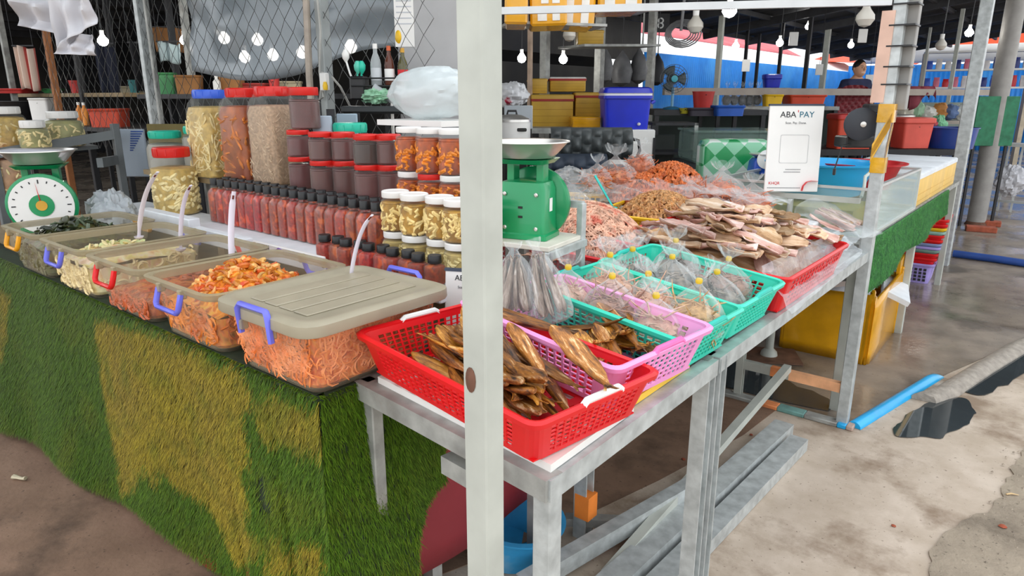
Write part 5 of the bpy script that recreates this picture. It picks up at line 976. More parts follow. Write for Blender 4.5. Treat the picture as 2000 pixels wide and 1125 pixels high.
G().box((-tw / 2, tl / 2, .008), (tw - .02, tl - .02, .006)).build('tank_floor', mat('tank_floor', '#9fb0aa', .5, 0, .1, 6), tank)
G().box((-.33, .30, .07), (.5, .4, .09)).build('yellow_tray', mat('olive_yellow', '#b3a545', .6), loc=(-.71, 3.46, .861), label='olive yellow tray inside the glass tank', cat='tray')
def basin(label, loc, r, h, m, rot=(0, 0, 0), cat='basin'):
    t = thing('plastic_basin', label, cat, loc, rot=rot); G().lathe([(r * .7, 0), (r * .74, .004), (r * .95, h * .92), (r * 1.08, h * .95), (r * 1.09, h), (r * .97, h), (r * .93, h * .93), (r * .72, .01), (.001, .008)], 40).build('bowl', m, t)
    return t
basin('large sky blue basin resting in the glass tank', (-1.06, 3.95, 1.0), .27, .17, skyblue, (0, 0, 0))
basin('red basin behind the sky blue basin', (-.99, 4.42, .99), .24, .15, mat('dull_red_plastic', '#c5252c', .4), (0, 0, 0))
basin('sky blue basin with a white handle on the floor under the red panel', (-1.30, 1.56, .004), .17, .15, mat('worn_blue', '#2f93c9', .45, 0, .15, 9, col2='#9cc4da', mix=(.6, .72)), (R(-6), R(8), 0))
for i in range(3):
    foam_box(f'{("nearest", "middle", "farthest")[i]} open cream-white foam box behind the glass tank', (-.98, 4.98 + .52 * i, .862), .54, .5, .20, 0, mat('cream_foam_box', '#f0c873', .6, 0, .06, 8), foam, None, 'foam boxes behind the tank', 2, mat('cream_seam', '#dcae55', .6))
pay_sign('large white payment sign with red corner standing before the glass tank', (-1.021, 3.335, 1.074), R(36), R(-5), .246, .393)
q = thing('sign_stand', 'pale rack bar holding up the payment sign', 'stand'); G().beam((-1.55, 3.345, 1.052), (-.72, 3.345, 1.056), .03, .022).build('shelf_bar', paintg, q); G().lathe([(.014, .85), (.014, 1.05)], 10, c=(-1.02, 3.345, 0)).build('stand_tube', paintg, q); G().lathe([(.014, .85), (.014, 1.05)], 10, c=(-1.5, 3.345, 0)).build('stand_tube', paintg, q)
# motor on the post
mo = thing('air_pump', 'black and grey electric motor pump beside the yellow-taped post', 'motor', at(1690, 290, 3.16)); mo.rotation_euler = (0, 0, R(40)); s = .0024
G().lathe([(.001, 0), (.062, 0), (.07, .006), (.07, .045), (.06, .05)], 28, M=xf(0, (-.06, -.05, .11), rx=R(90), rz=R(-25))).build('fan_cover', mat('charcoal_cover', '#2f333b', .45), mo)
G().lathe([(.055, -.02), (.055, .10)], 24, M=xf(0, (-.045, -.02, .105), rx=R(-90), rz=R(-25))).build('body', galvd, mo)
for k in range(7): G().lathe([(.055, 0), (.064, .001), (.064, .005), (.055, .006)], 24, M=xf(0, (-.045 + .006 * k, -.015 + .013 * k, .105), rx=R(-90), rz=R(-25))).build('cooling_fin', galvd, mo)
G().box((-.03, .02, .03), (.16, .12, .05), bev=.006).build('base', black, mo); G().box((.012, .0, .175), (.07, .07, .04), bev=.006).build('terminal_box', black, mo); G().box((-.015, -.085, .10), (.022, .004, .03)).build('yellow_label', yellow, mo); G().lathe([(.001, 0), (.012, 0), (.012, .006), (.001, .008)], 12, M=xf(0, (-.075, -.1, .11), rx=R(90), rz=R(-25))).build('hub', steel, mo)
q = [at(1668, 280, 3.14), at(1645, 284, 3.06), at(1636, 310, 3.05), at(1630, 330, 3.05)]; q[2:] = q[3:] if len(q) > 3 else q[2:]; t = thing('dangling_plug', 'black cord with a plug dangling before the sky blue basin', 'cord', q[2]); G().tube([tuple(a - q[2]) for a in q], .003, 6).build('cable', black, t); G().box((0, 0, -.012), (.012, .012, .03), bev=.003).build('plug', black, t)
G().tube([at(1702, 335, 3.3), at(1690, 345, 3.28), at(1688, 365, 3.25), at(1682, 385, 3.2)], .008, 8).build('air_hose', mat('pale_hose', '#cfd6cf', .4), label='pale hose curving down the sky blue basin', cat='hose')
# ================================================================== fence, tarp and cabinet behind the jars
FY = 2.32
fn_ = thing('chain_link_fence', 'chain-link fence panel behind the lidded jars', 'fence')
wirem = mat('fence_wire', '#6a6c6b', .45, .5, .15, 30)
g = G(); pw, ph = .12, .135; nx = int(4.9 / (pw / 2))
for i in range(nx):
    x0 = -7.2 + i * pw / 2; P = []
    for k in range(int(1.7 / (ph / 2)) + 1):
        P.append((x0 + (pw / 2 if (k + i) % 2 else 0), FY + (.004 if k % 2 else -.004), 1.1 + k * ph / 2))
    if i % 2 == 0: g.tube(P, .0019, 3, caps=False)
    else: g.tube([(a[0], a[1], a[2]) for a in P], .0019, 3, caps=False)
g.build('wire_mesh', wirem, fn_)['kind'] = 'stuff'
for px, w, m in ((282, .05, galv), (297, .03, galvd), (632, .055, mat('pale_post', '#aab0b0', .5, .1, .1, 8))):
    x = aty(px, 120, FY).x; G().box((x, FY + .01, 1.35), (w, w, 2.7), bev=.004).build('fence_post', m, fn_)
G().tube([aty(598, 0, FY - .05), aty(604, 150, FY - .05), aty(608, 210, FY - .05), aty(620, 240, FY - .05)], .018, 10).build('bent_pipe', mat('worn_pipe2', '#b3a79a', .5, .2, .2, 10), fn_)
G().tube([aty(620, 0, FY - .04), aty(626, 60, FY - .04), aty(624, 140, FY - .04), aty(632, 190, FY - .04), aty(625, 195, FY - .04), aty(630, 140, FY - .04)], .006, 6).build('power_cable', mat('grey_cable', '#b7b7b2', .5), label='grey cable hanging down the pale fence post', cat='cable')
t = thing('socket_box', 'pale socket box with yellow cord on the fence post', 'socket', aty(634, 160, FY - .05)); G().box((0, 0, 0), (.05, .03, .09), bev=.005).build('box', white, t); G().lathe([(.012, -.02), (.014, .0), (.008, .02)], 10, c=(.03, -.02, -.02)).build('plug', yellow, t)
G().tube([aty(648, 150, FY - .06), aty(665, 170, FY - .02), aty(680, 200, FY + .05), aty(690, 222, FY + .1)], .006, 6).build('power_cable', MATS['grey_cable'], label='grey cable running from the socket box to the teal-lidded jar', cat='cable')
tarp = mat('grey_tarp', '#98a3ab', .22, 0, .12, 3, bump=.25, bscale=7, alpha=.86, spec=.8)
A, B, C, D = aty(362, -60, 2.75), aty(800, -60, 2.75), aty(800, 85, 2.75), aty(375, 138, 2.75)
G().sheet(lambda u, v: tuple(A.lerp(B, u).lerp(D.lerp(C, u), v) + Vector((0, .05 * fbm(u * 4, v * 3, 2) + .02 * math.sin(u * 15), -.12 * math.sin(math.pi * min(1, u * 1.2)) * v))), 40, 16).build('tarpaulin', tarp, solid=.003, label='grey plastic tarpaulin hung behind the chain-link fence', cat='tarpaulin')
fr = thing('steel_cabinet', 'tall grey cabinet with a notice behind the close post', 'cabinet', at(868, 300, 3.7)); fr.location.z = 0; fr.rotation_euler = (0, 0, R(34))
cabm = mat('cabinet_grey', '#a9a9aa', .4, .1, .06, 5)
G().box((0, .3, 1.2), (.46, .6, 2.4), bev=.01).build('body', cabm, fr); G().box((-.01, -.008, 1.2), (.42, .016, 2.36), bev=.005).build('door', cabm, fr); G().box((.2, -.012, 1.2), (.02, .01, 2.36)).build('seal_strip', mat('dark_seal', '#3a3a3c', .6), fr); G().box((.17, -.022, 1.5), (.02, .016, .035), bev=.004).build('latch', black, fr)
G().box((-.185, -.018, 2.0), (.1, .002, .5)).build('notice', white, fr)
for k in range(14): G().box((-.185, -.0195, 1.86 + .027 * k), (.078, .0008, .006)).build('print_line', mat('pale_print', '#c3c6cc', .7), fr)
# caddy with bottles
cdp = at(748, 168, 3.45); cdd = thing('wire_caddy', 'black wire caddy with sauce bottles hung beside the grey cabinet', 'caddy', cdp); cdd.rotation_euler = (0, 0, R(36))
for z in (0, .035): G().tube([(-.14, -.05, z), (.14, -.05, z), (.14, .05, z), (-.14, .05, z)], .004, 6, closed=True).build('wire_ring', black, cdd)
G().box((0, 0, -.002), (.28, .1, .004)).build('tray', black, cdd); G().box((-.115, 0, -.01), (.075, .09, .11), bev=.008).build('cup', black, cdd); G().lathe([(.008, -.3), (.008, -.01)], 10, c=(.04, 0, 0)).build('support_rod', steel, cdd); G().box((.0, 0, -.125), (.3, .14, .008)).build('lower_shelf', black, cdd)
def sbottle(dx, h, r, m, lab, capm=red, cl=None, base=0.003):
    p = Matrix.Translation(cdp) @ Matrix.Rotation(R(36), 4, 'Z') @ Vector((dx, 0, base)); t = thing('sauce_bottle', lab, 'bottle', p)
    G().lathe([(r * .95, 0), (r, .006), (r, h * .5), (r * .85, h * .62), (r * .4, h * .78), (r * .38, h * .9)], 18).build('bottle', m, t); G().lathe([(r * .45, h * .88), (r * .42, h)], 12).build('cap', capm, t); G().lathe([(r * 1.01, h * .12), (r * 1.01, h * .42)], 18, cb=False, ct=False).build('paper_label', cl or white, t)
sbottle(-.03, .19, .026, mat('pale_glass_bottle', '#cfd6d8', .1, 0, .05, 6, alpha=.45, rimalpha=.3), 'clear tall bottle in the black wire caddy', white, mat('silver_label', '#c9ced2', .4))
sbottle(.035, .18, .024, mat('brown_glass_bottle', '#5a2c1c', .1), 'brown sauce bottle with red top in the black wire caddy', mat('orange_cap', '#d8602c', .4), white)
sbottle(.1, .17, .025, mat('olive_glass_bottle', '#5d5a3a', .1), 'olive sauce bottle with red label in the black wire caddy', MATS['gold_emblem'], redink)
for dx, m, lab in ((-.135, white, 'white spoon standing in the black caddy cup'), (-.105, teallid, 'turquoise spoon standing in the black caddy cup'), (-.125, mat('aqua_handle', '#58c9b0', .4), 'aqua spatula standing in the black caddy cup')):
    p = Matrix.Translation(cdp) @ Matrix.Rotation(R(36), 4, 'Z') @ Vector((dx, 0, .0)); t = thing('utensil', lab, 'utensil', p); lean = -.06 if m is white else .01
    G().tube([(0, 0, 0), (lean * .6, 0, .06), (lean, 0, .12 if m is white else .07)], .005, 6).build('handle', m, t); G().lathe([(.004, -.03), (.017, -.01), (.019, .01), (.008, .03)], 10, c=(lean, 0, .14 if m is white else .085)).build('head', m, t)
p = at(735, 190, 3.42); lump_bag('net_bag', 'pale green net bag below the wire caddy', (p.x, p.y, p.z - .03), .085, .06, .035, mat('pale_green_net', '#9fd3b0', .6, 0, .15, 30, alpha=.85), 14, wr=.25)
p = at(765, 198, 3.4); G().lathe([(.02, 0), (.026, .1), (.024, .1), (.018, .004)], 14).build('plastic_cup', mat('clear_cup', '#c7cdd0', .15, 0, .03, 5, alpha=.5), loc=(p.x, p.y, p.z + .01), rot=(0, R(-60), R(36)), label='clear plastic cup lying by the green net bag', cat='cup')
p = at(742, 205, 3.43); G().box((0, 0, 0), (.34, .16, .03), bev=.006).build('tray', mat('dark_tray', '#34383a', .5), loc=(p.x, p.y, p.z - .02), rot=(0, 0, R(36)), label='dark tray under the pale green net bag', cat='tray')
p = at(790, 85, 3.5); lump_bag('tape_scrap', 'yellow tape scrap stuck to the notice corner', (p.x - .02, p.y - .02, p.z), .02, .01, .03, yellow, 2, cat='tape', n=10)
# panels and rack at the left
def panel(px0, px1, py0, py1, d, m, name, label, cat, th=.02):
    a, b = at(px0, py1, d), at(px1, py1, d); zt = at((px0 + px1) / 2, py0, d).z; v = b - a; t = thing(name, label, cat, ((a.x + b.x) / 2, (a.y + b.y) / 2, a.z), math.atan2(v.y, v.x)); G().box((0, 0, (zt - a.z) / 2), (v.length, th, zt - a.z), bev=.004).build('board', m, t)
    for sx in (-.4, .4): G().box((sx * v.length, th, -a.z / 2 + .05), (.03, .02, a.z + .1)).build('prop', dark, t)
    return t, v.length, zt - a.z
pl, w, h = panel(232, 294, 252, 345, 4.3, mat('pale_blue_panel', '#a9b6c4', .4, .1, .05, 6), 'lined_panel', 'pale blue panel with dark blue stripes behind the jars', 'panel')
for k in range(9): G().box((w * .30 - k * .006, -.0115, h * .95 - .014 * k), (.075 - .007 * k, .003, .007)).build('stripe', mat('deep_blue_ink', '#2a4f9a', .5), pl)
panel(296, 392, 242, 310, 4.1, mat('olive_board', '#75693c', .75, 0, .15, 9, stretch=(1, 1, .1)), 'plywood_board', 'olive plywood board behind the blue-lidded jar', 'board')
panel(612, 650, 226, 262, 2.9, mat('pale_blue_panel', '#a9b6c4', .4), 'lined_panel', 'small pale blue panel behind the paste jars', 'panel')
panel(660, 700, 222, 265, 3.2, mat('grey_blue_panel', '#9fb3c2', .4, .1, .05, 6), 'metal_panel', 'small grey-blue panel beside the teal-lidded brine jar', 'panel')
rk = thing('steel_rack', 'grey steel rack with clear jars at the left edge', 'rack'); rackm = mat('rack_grey', '#6f7476', .55, .2, .12, 8)
for a, b in (((-10, 300), (228, 262)), ((-10, 362), (80, 350)), ((195, 318), (228, 312)), ((-10, 420), (60, 400))): G().beam(at(*a, 3.75), at(*b, 4.15), .03, .05).build('rack_bar', rackm, rk, smooth=False)
q = at(226, 262, 4.15); G().box((q.x, q.y, q.z / 2 + .03), (.04, .04, q.z + .06), bev=.003).build('rack_post', rackm, rk); q = at(-15, 300, 3.75); G().box((q.x, q.y, q.z / 2 + .1), (.04, .04, q.z + .2), bev=.003).build('rack_post', rackm, rk)
q0, q1 = at(-20, 303, 3.95), at(180, 285, 4.3); G().beam(q0, q1, .3, .02).build('rack_shelf', rackm, rk); q0, q1 = at(-40, 392, 3.85), at(60, 385, 3.95); G().beam(q0, q1, .25, .02).build('rack_shelf', rackm, rk)
for i, (px, py, d, r, h, lm, cm_, lab) in enumerate(((22, 298, 3.95, .1, .24, whitelid, bamb, 'white-lidded clear jar of pale pickles at the far left'), (72, 294, 3.85, .075, .15, whitelid, mat('greenish_pickle', '#a3a06c', .4, 0, .2, 20), 'short white-lidded jar of greenish pickles above the left scale'), (132, 290, 4.1, .1, .2, whitelid, MATS['greenish_pickle'], 'white-lidded jar of olive pickles on the left rack'), (25, 388, 3.85, .095, .27, redlid, mat('pinkish_pickle', '#bd9470', .4, 0, .25, 20), 'red-lidded jar of pinkish pickles on the lower left rack'))):
    p = at(px, py, d); big_jar((p.x, p.y, p.z + .012), h, r, lm, cm_, lab, (bap, 60, .007, .04), 0, round_=True, lidh=.035)
hb = mat('white_carrier', '#d9d9df', .35, 0, .05, 3, bump=.3, bscale=8, alpha=.85, rimalpha=.1)
def hang_sheet(label, A, B, C, D, seed, amp=.05):
    film_sheet.__globals__['COL']; A, B, C, D = map(Vector, (A, B, C, D))
    G().sheet(lambda u, v: tuple(A.lerp(B, u).lerp(D.lerp(C, u), v) + Vector((1, -1, 0)).normalized() * amp * (fbm(u * 3 + seed, v * 3, 1) + .4 * math.sin(u * 14 + v * 3))), 22, 16).build('plastic_bag', hb, solid=.002, label=label, cat='bag')
hang_sheet('white carrier bag hanging at the upper left corner', at(28, -40, 2.8), at(150, -40, 2.75), at(135, 70, 2.75), at(35, 50, 2.8), 1, .06)
hang_sheet('larger white carrier bag flapping before the fence', at(90, -50, 2.7), at(165, -50, 2.65), at(185, 45, 2.65), at(112, 95, 2.7), 4, .05)
hang_sheet('small white bag below the flapping carrier bags', at(135, 65, 2.72), at(182, 68, 2.72), at(185, 108, 2.7), at(105, 105, 2.7), 7, .03)
# ================================================================== lamps
bulbm = mat('lit_bulb', (1, .97, .9), .3, 0, 0, 4, emit=32); bulboff = mat('unlit_bulb', '#c9c4ba', .3, 0, .04, 5)
def bulb(px, py, d, lab, on=True, r=.045, up=1.0):
    p = at(px, py, d); t = thing('hanging_bulb', lab, 'bulb', p); G().lathe([(.001, -r), (r * .6, -r * .8), (r, -r * .2), (r * .95, r * .3), (r * .5, r * .9), (r * .35, r * 1.2)], 16).build('glass', bulbm if on else bulboff, t); G().lathe([(r * .38, r * 1.15), (r * .4, r * 2)], 12).build('socket', white, t); G().tube([(0, 0, r * 2), (.01, 0, r * 2 + up * .5), (0, 0, r * 2 + up)], .005, 5).build('cord', black, t)
for a in ((1425, 20, 4.6, 'very bright bulb under the overhead white beam'), (1437, 90, 9.5, 'lit bulb above the blue fence left of the white card'), (1523, 84, 9.2, 'lit bulb left of the dark far post'), (1662, 88, 11, 'lit bulb above the man in navy'), (1893, 64, 8.5, 'lit bulb between the two right posts'), (1100, 116, 7.5, 'lit bulb above the yellow boxes'), (1019, 114, 7.5, 'lit bulb close to the right of the near post'), (1578, 52, 12, 'faint lit bulb under the far roof'), (201, 80, 6.5, 'lit bulb beyond the fence, right of the white bags'), (360, 79, 7.5, 'lit bulb at the left edge of the tarpaulin'), (438, 75, 5.9, 'left lit bulb glowing through the tarpaulin'), (503, 78, 5.9, 'upper middle lit bulb behind the tarpaulin'), (478, 112, 5.9, 'lower left lit bulb behind the tarpaulin'), (533, 108, 5.9, 'lower middle lit bulb behind the tarpaulin'), (590, 103, 5.6, 'lit bulb behind the tarpaulin, left of the pipe'), (685, 92, 5.2, 'lit bulb behind the tarpaulin, right of the pale post')): bulb(*a)
for a in ((1358, 50, 5.5, 'unlit bulb under the coiled cables', False, .06), (1690, 35, 4.5, 'unlit bulb left of the taped post', False, .055), (1838, 88, 7, 'unlit bulb hanging right of the taped post', False, .05), (1112, 68, 5.0, 'unlit bulb below the striped foam boxes', False, .045)): bulb(*a)
# coiled cables and number plates
t = thing('cable_coil', 'coil of grey cables hanging beside the unlit bulb', 'cable', at(1330, 60, 6)); G().tube([(0, 0, 0), (.02, 0, .4), (0, 0, .95)], .012, 6).build('riser_cable', mat('grey_cable2', '#7f7f80', .5), t)
for k in range(5): r_ = .1 + .02 * k; G().tube([(r_ * math.sin(a) * .9, .01 * k, -.05 - r_ * math.cos(a) * .6 + .03) for a in [i / 16 * 6.283 for i in range(16)]], .006, 5, closed=True).build('cable_loop', mat('grey_cable2', '#7f7f80', .5), t)
def num_plate(txt, px, py, d, lab):
    p = at(px, py, d); t = thing('number_plate', lab, 'sign', p, YAW); G().box((0, 0, 0), (.34, .02, .24)).build('plate', dark, t); G().tube([(0, 0, .1), (0, 0, .8)], .006, 5).build('hanger', dark, t); font(txt, .2, mat('white_ink', '#d9dadb', .6), t, (0, -.012, -.07), (R(90), 0, 0), align='CENTER')
num_plate('97', 1503, 38, 12, 'dark ninety-seven plate hung right of the brightest bulb'); num_plate('98', 1283, 45, 10, 'dark ninety-eight plate hung left of the coiled cables')
for px, py, d, w_, lab in ((1180, 118, 7.6, .1, 'left grey bag hanging above the mustard boxes'), (1215, 125, 7.9, .12, 'middle grey bag hanging above the blue cooler'), (1248, 120, 8.0, .1, 'right grey bag hanging above the blue cooler'), (1284, 128, 9.0, .1, 'dark bag hanging left of the fan')):
    p = at(px, py, d); t = thing('hanging_bag', lab, 'bag', p); gbm = mat('grey_hanging_bag', '#6a6a6c', .5, 0, .2, 9, bump=.4, bscale=20) if 'grey' in lab else mat('black_hanging_bag', '#26262c', .6)
    G().lathe([(.02, -.24), (w_ * .8, -.2), (w_, -.08), (w_ * .7, .04), (.02, .12), (.008, .14)], 14).build('bag_body', gbm, t); G().tube([(0, 0, .13), (0, 0, 1.2)], .006, 5).build('cord', dark, t)
# ================================================================== yellow foam boxes overhead and behind
cream = mat('mustard_box', '#c9a03c', .45, 0, .1, 5, bump=.1, bscale=12); wst = mat('white_tape', '#e9e7e2', .5)
def hung_box(label, px0, px1, py, d, h, rz, stripes, tilt=0):
    a, b = at(px0, py, d), at(px1, py, d); w = (b - a).length; t = thing('foam_box', label, 'foam box', ((a.x + b.x) / 2, (a.y + b.y) / 2, a.z), rot=(0, tilt, YAW + rz)); G().box((0, .15, h / 2), (w, .3, h), bev=.01).build('box', yt, t)
    for x0, x1, z0, z1 in stripes: G().box((w * (x0 + x1) / 2, -.002, h * (z0 + z1) / 2), (w * (x1 - x0), .004, h * (z1 - z0))).build('white_strip', wst, t)
hung_box('yellow striped foam box overhead, right beside the close post', 985, 1030, 47, 3.45, .22, 0, [], .02)
hung_box('yellow foam box overhead with white windows, second from the post', 1036, 1108, 50, 3.5, .22, 0, [(-.3, -.05, .1, .3), (.1, .3, .1, .3), (-.2, .0, .45, .75), (.1, .3, .45, .75)], -.03)
hung_box('yellow foam box overhead with slanted white bands', 1100, 1160, 52, 3.6, .24, 0, [(-.45, -.2, 0, 1), (.05, .3, 0, 1)], .05)
hung_box('yellow and white striped foam box overhead at the right end', 1168, 1254, 20, 3.6, .2, 0, [(-.35, -.12, 0, 1), (.12, .38, 0, 1)], -.02)
G().beam(at(985, 48, 3.62), at(1170, 54, 3.72), .25, .012).build('overhead_shelf', galvd, smooth=False, label='thin overhead shelf carrying the yellow foam boxes', cat='shelf')
G().beam(at(1160, 22, 3.72), at(1262, 22, 3.78), .25, .012).build('overhead_shelf', galvd, smooth=False, label='short overhead shelf under the rightmost striped box', cat='shelf')
rstripe = mat('dark_red_stripe', '#9c2a22', .6)
def stack_box(label, px0, px1, py0, py1, d, stripe=rstripe, m=cream, lid=None):
    a, b = at(px0, py1, d), at(px1, py1, d); w = (b - a).length; h = at((px0 + px1) / 2, py0, d).z - a.z; c = (a + b) / 2; o = Vector((_fw[0], _fw[1], 0)) * .17
    foam_box(label, (c.x + o.x, c.y + o.y, a.z + .001), w - .01, .34, h - .002, YAW, m, lid, stripe, 'yellow foam boxes behind', 3, mat('box_seam', '#a07c26', .6))
stack_box('wide mustard foam box in the rear stack, lower left', 1037, 1120, 184, 250, 5.9)
stack_box('narrower mustard foam box in the rear stack, right of the wide one', 1122, 1176, 180, 228, 5.95)
stack_box('bright yellow foam box with white tape at the bottom of the rear stack', 1117, 1174, 228, 250, 5.6, None, yt)
stack_box('small mustard foam box at the top left of the rear stack', 1030, 1070, 153, 183, 6.0, None)
stack_box('mustard foam box with white lid on top of the rear stack', 1073, 1145, 150, 179, 6.1, rstripe, cream, wst)
stack_box('mustard foam box on a high shelf behind the striped boxes', 1128, 1180, 58, 90, 6.4, None); 
hs_ = thing('high_shelf', 'high shelf behind the overhead foam boxes', 'shelf', at(1115, 91, 6.45)); e_ = at(1262, 91, 6.9) - hs_.location; G().beam((0, 0, 0), e_, .4, .02).build('board', galvd, hs_, smooth=False)
for f_ in (.05, .95): G().tube([tuple(e_ * f_), tuple(e_ * f_ + Vector((0, 0, 1.0)))], .008, 6).build('hanger_rod', galvd, hs_)
# rear table under boxes, cooler
def slab(label, px0, px1, py, d, dep, m, th=.04, name='rear_table', legs=True):
    a, b = at(px0, py, d), at(px1, py, d); c = (a + b) / 2; o = Vector((_fw[0], _fw[1], 0)) * dep / 2; w = (b - a).length; t = thing(name, label, 'table', (c.x + o.x, c.y + o.y, 0), YAW); G().box((0, 0, a.z - th / 2), (w, dep, th)).build('top', m, t)
    if legs:
        for sx in (-1, 1):
            for sy in (-1, 1): G().box((sx * (w / 2 - .03), sy * (dep / 2 - .03), (a.z - th) / 2), (.04, .04, a.z - th)).build('leg', dark, t)
    return t
slab('rear table under the stack of mustard foam boxes', 990, 1178, 250.5, 5.55, .8, galvd)
cb = thing('cooler', 'royal blue cooler with a white band behind the grey quilted bag', 'cooler', at(1218, 251, 5.6)); cb.rotation_euler = (0, 0, YAW)
w, h = .36, .315; G().loops([rr(w * .46, .15, .03, 0, 3), rr(w * .5, .165, .03, h * .72, 3), rr(w * .53, .18, .03, h * .73, 3), rr(w * .53, .18, .03, h * .80, 3)]).build('body', blue, cb); G().loops([rr(w * .52, .172, .03, h * .80, 3), rr(w * .52, .172, .03, h * .86, 3)]).build('band', white, cb); G().loops([rr(w * .53, .18, .03, h * .86, 3), rr(w * .5, .17, .03, h * .97, 3), rr(w * .44, .14, .03, h, 3)]).build('lid', blue, cb); G().lathe([(.012, 0), (.012, .02), (.006, .03)], 12, M=xf(0, (.09, -.155, .04), rx=R(90))).build('tap', white, cb); G().tube([(w * .54, -.08, h * .62), (w * .6, -.08, h * .66), (w * .6, .08, h * .66), (w * .54, .08, h * .62)], .012, 8).build('handle', blue, cb)
a = at(1235, 252, 5.45); wc = thing('white_cabinet', 'white metal cabinet below the blue cooler', 'cabinet', (a.x, a.y, 0), YAW); G().box((0, .2, a.z / 2), (.34, .5, a.z - .006), bev=.008).build('body', white, wc); G().box((.0, -.053, a.z * .62), (.3, .006, a.z * .6), bev=.003).build('door', white, wc); G().box((.165, -.055, a.z * .6), (.02, .01, a.z * .7)).build('dark_trim', dark, wc)
# quilted bags, rice cooker, white sack, panel
def quilt(label, px, py, d, w, h, dep, m, rows, cols, handle=True, bump_=.02):
    p = at(px, py, d); t = thing('quilted_bag', label, 'bag', p, YAW); n = 44
    def fn(u, v):
        a = (v - .5) * math.pi * .9; bx = abs(math.sin(u * cols * math.pi)) * abs(math.sin((v * rows + (.5 if int(u * cols) % 2 else 0)) * math.pi))
        return ((u - .5) * w, -dep * math.cos(a) * .5 - bump_ * bx * math.cos(a), h * .5 + h * .5 * math.sin(a) + .0)
    G().sheet(fn, 64, 30).build('front_cover', m, t); G().box((0, 0, h / 2), (w * .98, dep * .35, h * .96), bev=.02).build('core', m, t)
    if handle: G().tube([(w * .5, -.04, h * .65), (w * .58, -.05, h * .6), (w * .6, -.05, h * .3), (w * .57, -.04, h * .08), (w * .5, -.03, h * .05)], .010, 8).build('side_handle', black, t)
quilt('dark grey honeycomb-quilted bag with a black handle behind the rear shrimp', 1152, 312, 4.35, .50, .20, .2, mat('grey_quilt', '#4d5253', .5, 0, .15, 12), 3, 8, True, .05)
quilt('navy quilted bag under the grey honeycomb one', 1118, 342, 4.2, .40, .13, .2, mat('navy_quilt', '#2b3645', .6, 0, .2, 12), 2, 6, False)
slab('dark low table under the quilted bags', 1040, 1260, 342.5, 4.05, .7, dark)
rc = thing('rice_cooker', 'white rice cooker with dark lid behind the green scale', 'rice cooker', at(1000, 276, 4.4), YAW); G().lathe([(.1, 0), (.115, .01), (.115, .12)], 24).build('body', white, rc); G().lathe([(.118, .12), (.115, .135), (.06, .16), (.02, .165)], 24).build('lid', steel, rc); G().tube([(-.03, 0, .16), (-.025, 0, .185), (.025, 0, .185), (.03, 0, .16)], .008, 6).build('lid_handle', black, rc); G().box((.06, -.105, .075), (.06, .02, .02), bev=.005).build('grip', black, rc)
slab('side table under the rice cooker', 940, 1062, 277, 4.2, .5, dark)
panel(985, 1040, 206, 252, 4.9, mat('grey_sheet', '#b9c0c6', .5, 0, .05, 5), 'grey_panel', 'pale grey panel behind the rice cooker', 'panel')
p = at(1000, 208, 5.1); sk_ = lump_bag('printed_sack', 'white sack with pink-red print above the rice cooker', (p.x, p.y, p.z - .01), .13, .1, .09, mat('sack_print', '#dcdde0', .6, 0, .04, 9, col2='#c8274a', mix=(.6, .63)), 31, wr=.15)
p = at(1045, 283, 4.5); lump_bag('snack_pack', 'small purple and blue packet beside the rice cooker', (p.x, p.y, p.z - .03), .07, .04, .03, mat('purple_pack', '#6a3f86', .35, 0, .1, 8, col2='#3f6fb8', mix=(.5, .55)), 9, wr=.15)
# dark metal frame cabinet, table with fan and buckets
dc = thing('dark_cabinet', 'dark metal open cabinet right of the white cabinet', 'cabinet', at(1312, 340, 5.6)); dc.location.z = 0; dc.rotation_euler = (0, 0, YAW); ht = at(1312, 240, 5.6).z
for x in (-.17, .17):
    for y in (0, .35): G().box((x, y, ht / 2), (.03, .03, ht)).build('frame_post', galvd if x > 0 and y == 0 else dark, dc)
for z in (.5, .9, 1.08, ht): G().box((0, .175, z - .01), (.37, .38, .02)).build('shelf', dark, dc)
G().box((-.05, .3, .95), (.25, .02, .5)).build('back_panel', mat('dim_glass', '#3a3f3c', .3), dc)
ft = slab('dark stall table carrying the fan and blue trays', 1278, 1500, 214.5, 6.6, .9, dark, .05)
def fan(p, s):
    t = thing('desk_fan', 'small grey desk fan with a turquoise hub', 'fan', p, YAW); gm = mat('fan_grey', '#4b565c', .45); G().lathe([(.08, 0), (.085, .015), (.03, .03)], 20).build('base', mat('fan_blue', '#2f6f96', .4), t); G().lathe([(.014, .02), (.014, .2)], 10).build('stem', mat('fan_stem', '#6fa3c4', .4), t); c = Vector((0, 0, .28))
    for k in range(5): r_ = .03 + .025 * k; G().tube([(r_ * math.cos(a), -.03 + .012 * (k == 4), c.z + r_ * math.sin(a)) for a in [i / 24 * 6.283 for i in range(24)]], .0025, 5, closed=True).build('guard_ring', gm, t)
    for k in range(16): a = k / 16 * 6.283; G().tube([(.02 * math.cos(a), -.035, c.z + .02 * math.sin(a)), (.13 * math.cos(a), -.02, c.z + .13 * math.sin(a))], .002, 4).build('guard_spoke', gm, t)
    for k in range(3): a = k * 2.094; G().sheet(lambda u, v: ((.02 + .1 * u) * math.cos(a + (v - .5) * 1.1), .012 * (v - .5), c.z + (.02 + .1 * u) * math.sin(a + (v - .5) * 1.1)), 4, 5).build('blade', gm, t, solid=.002)
    G().lathe([(.001, 0), (.03, 0), (.03, .01), (.001, .014)], 16, M=xf(0, (0, -.036, c.z), rx=R(90))).build('hub', mat('turquoise_hub', '#3aa6b8', .4), t); G().lathe([(.05, 0), (.05, .08)], 16, M=xf(0, (0, .01, c.z), rx=R(-90))).build('motor', gm, t)
fan(at(1312, 214, 6.75), 1)
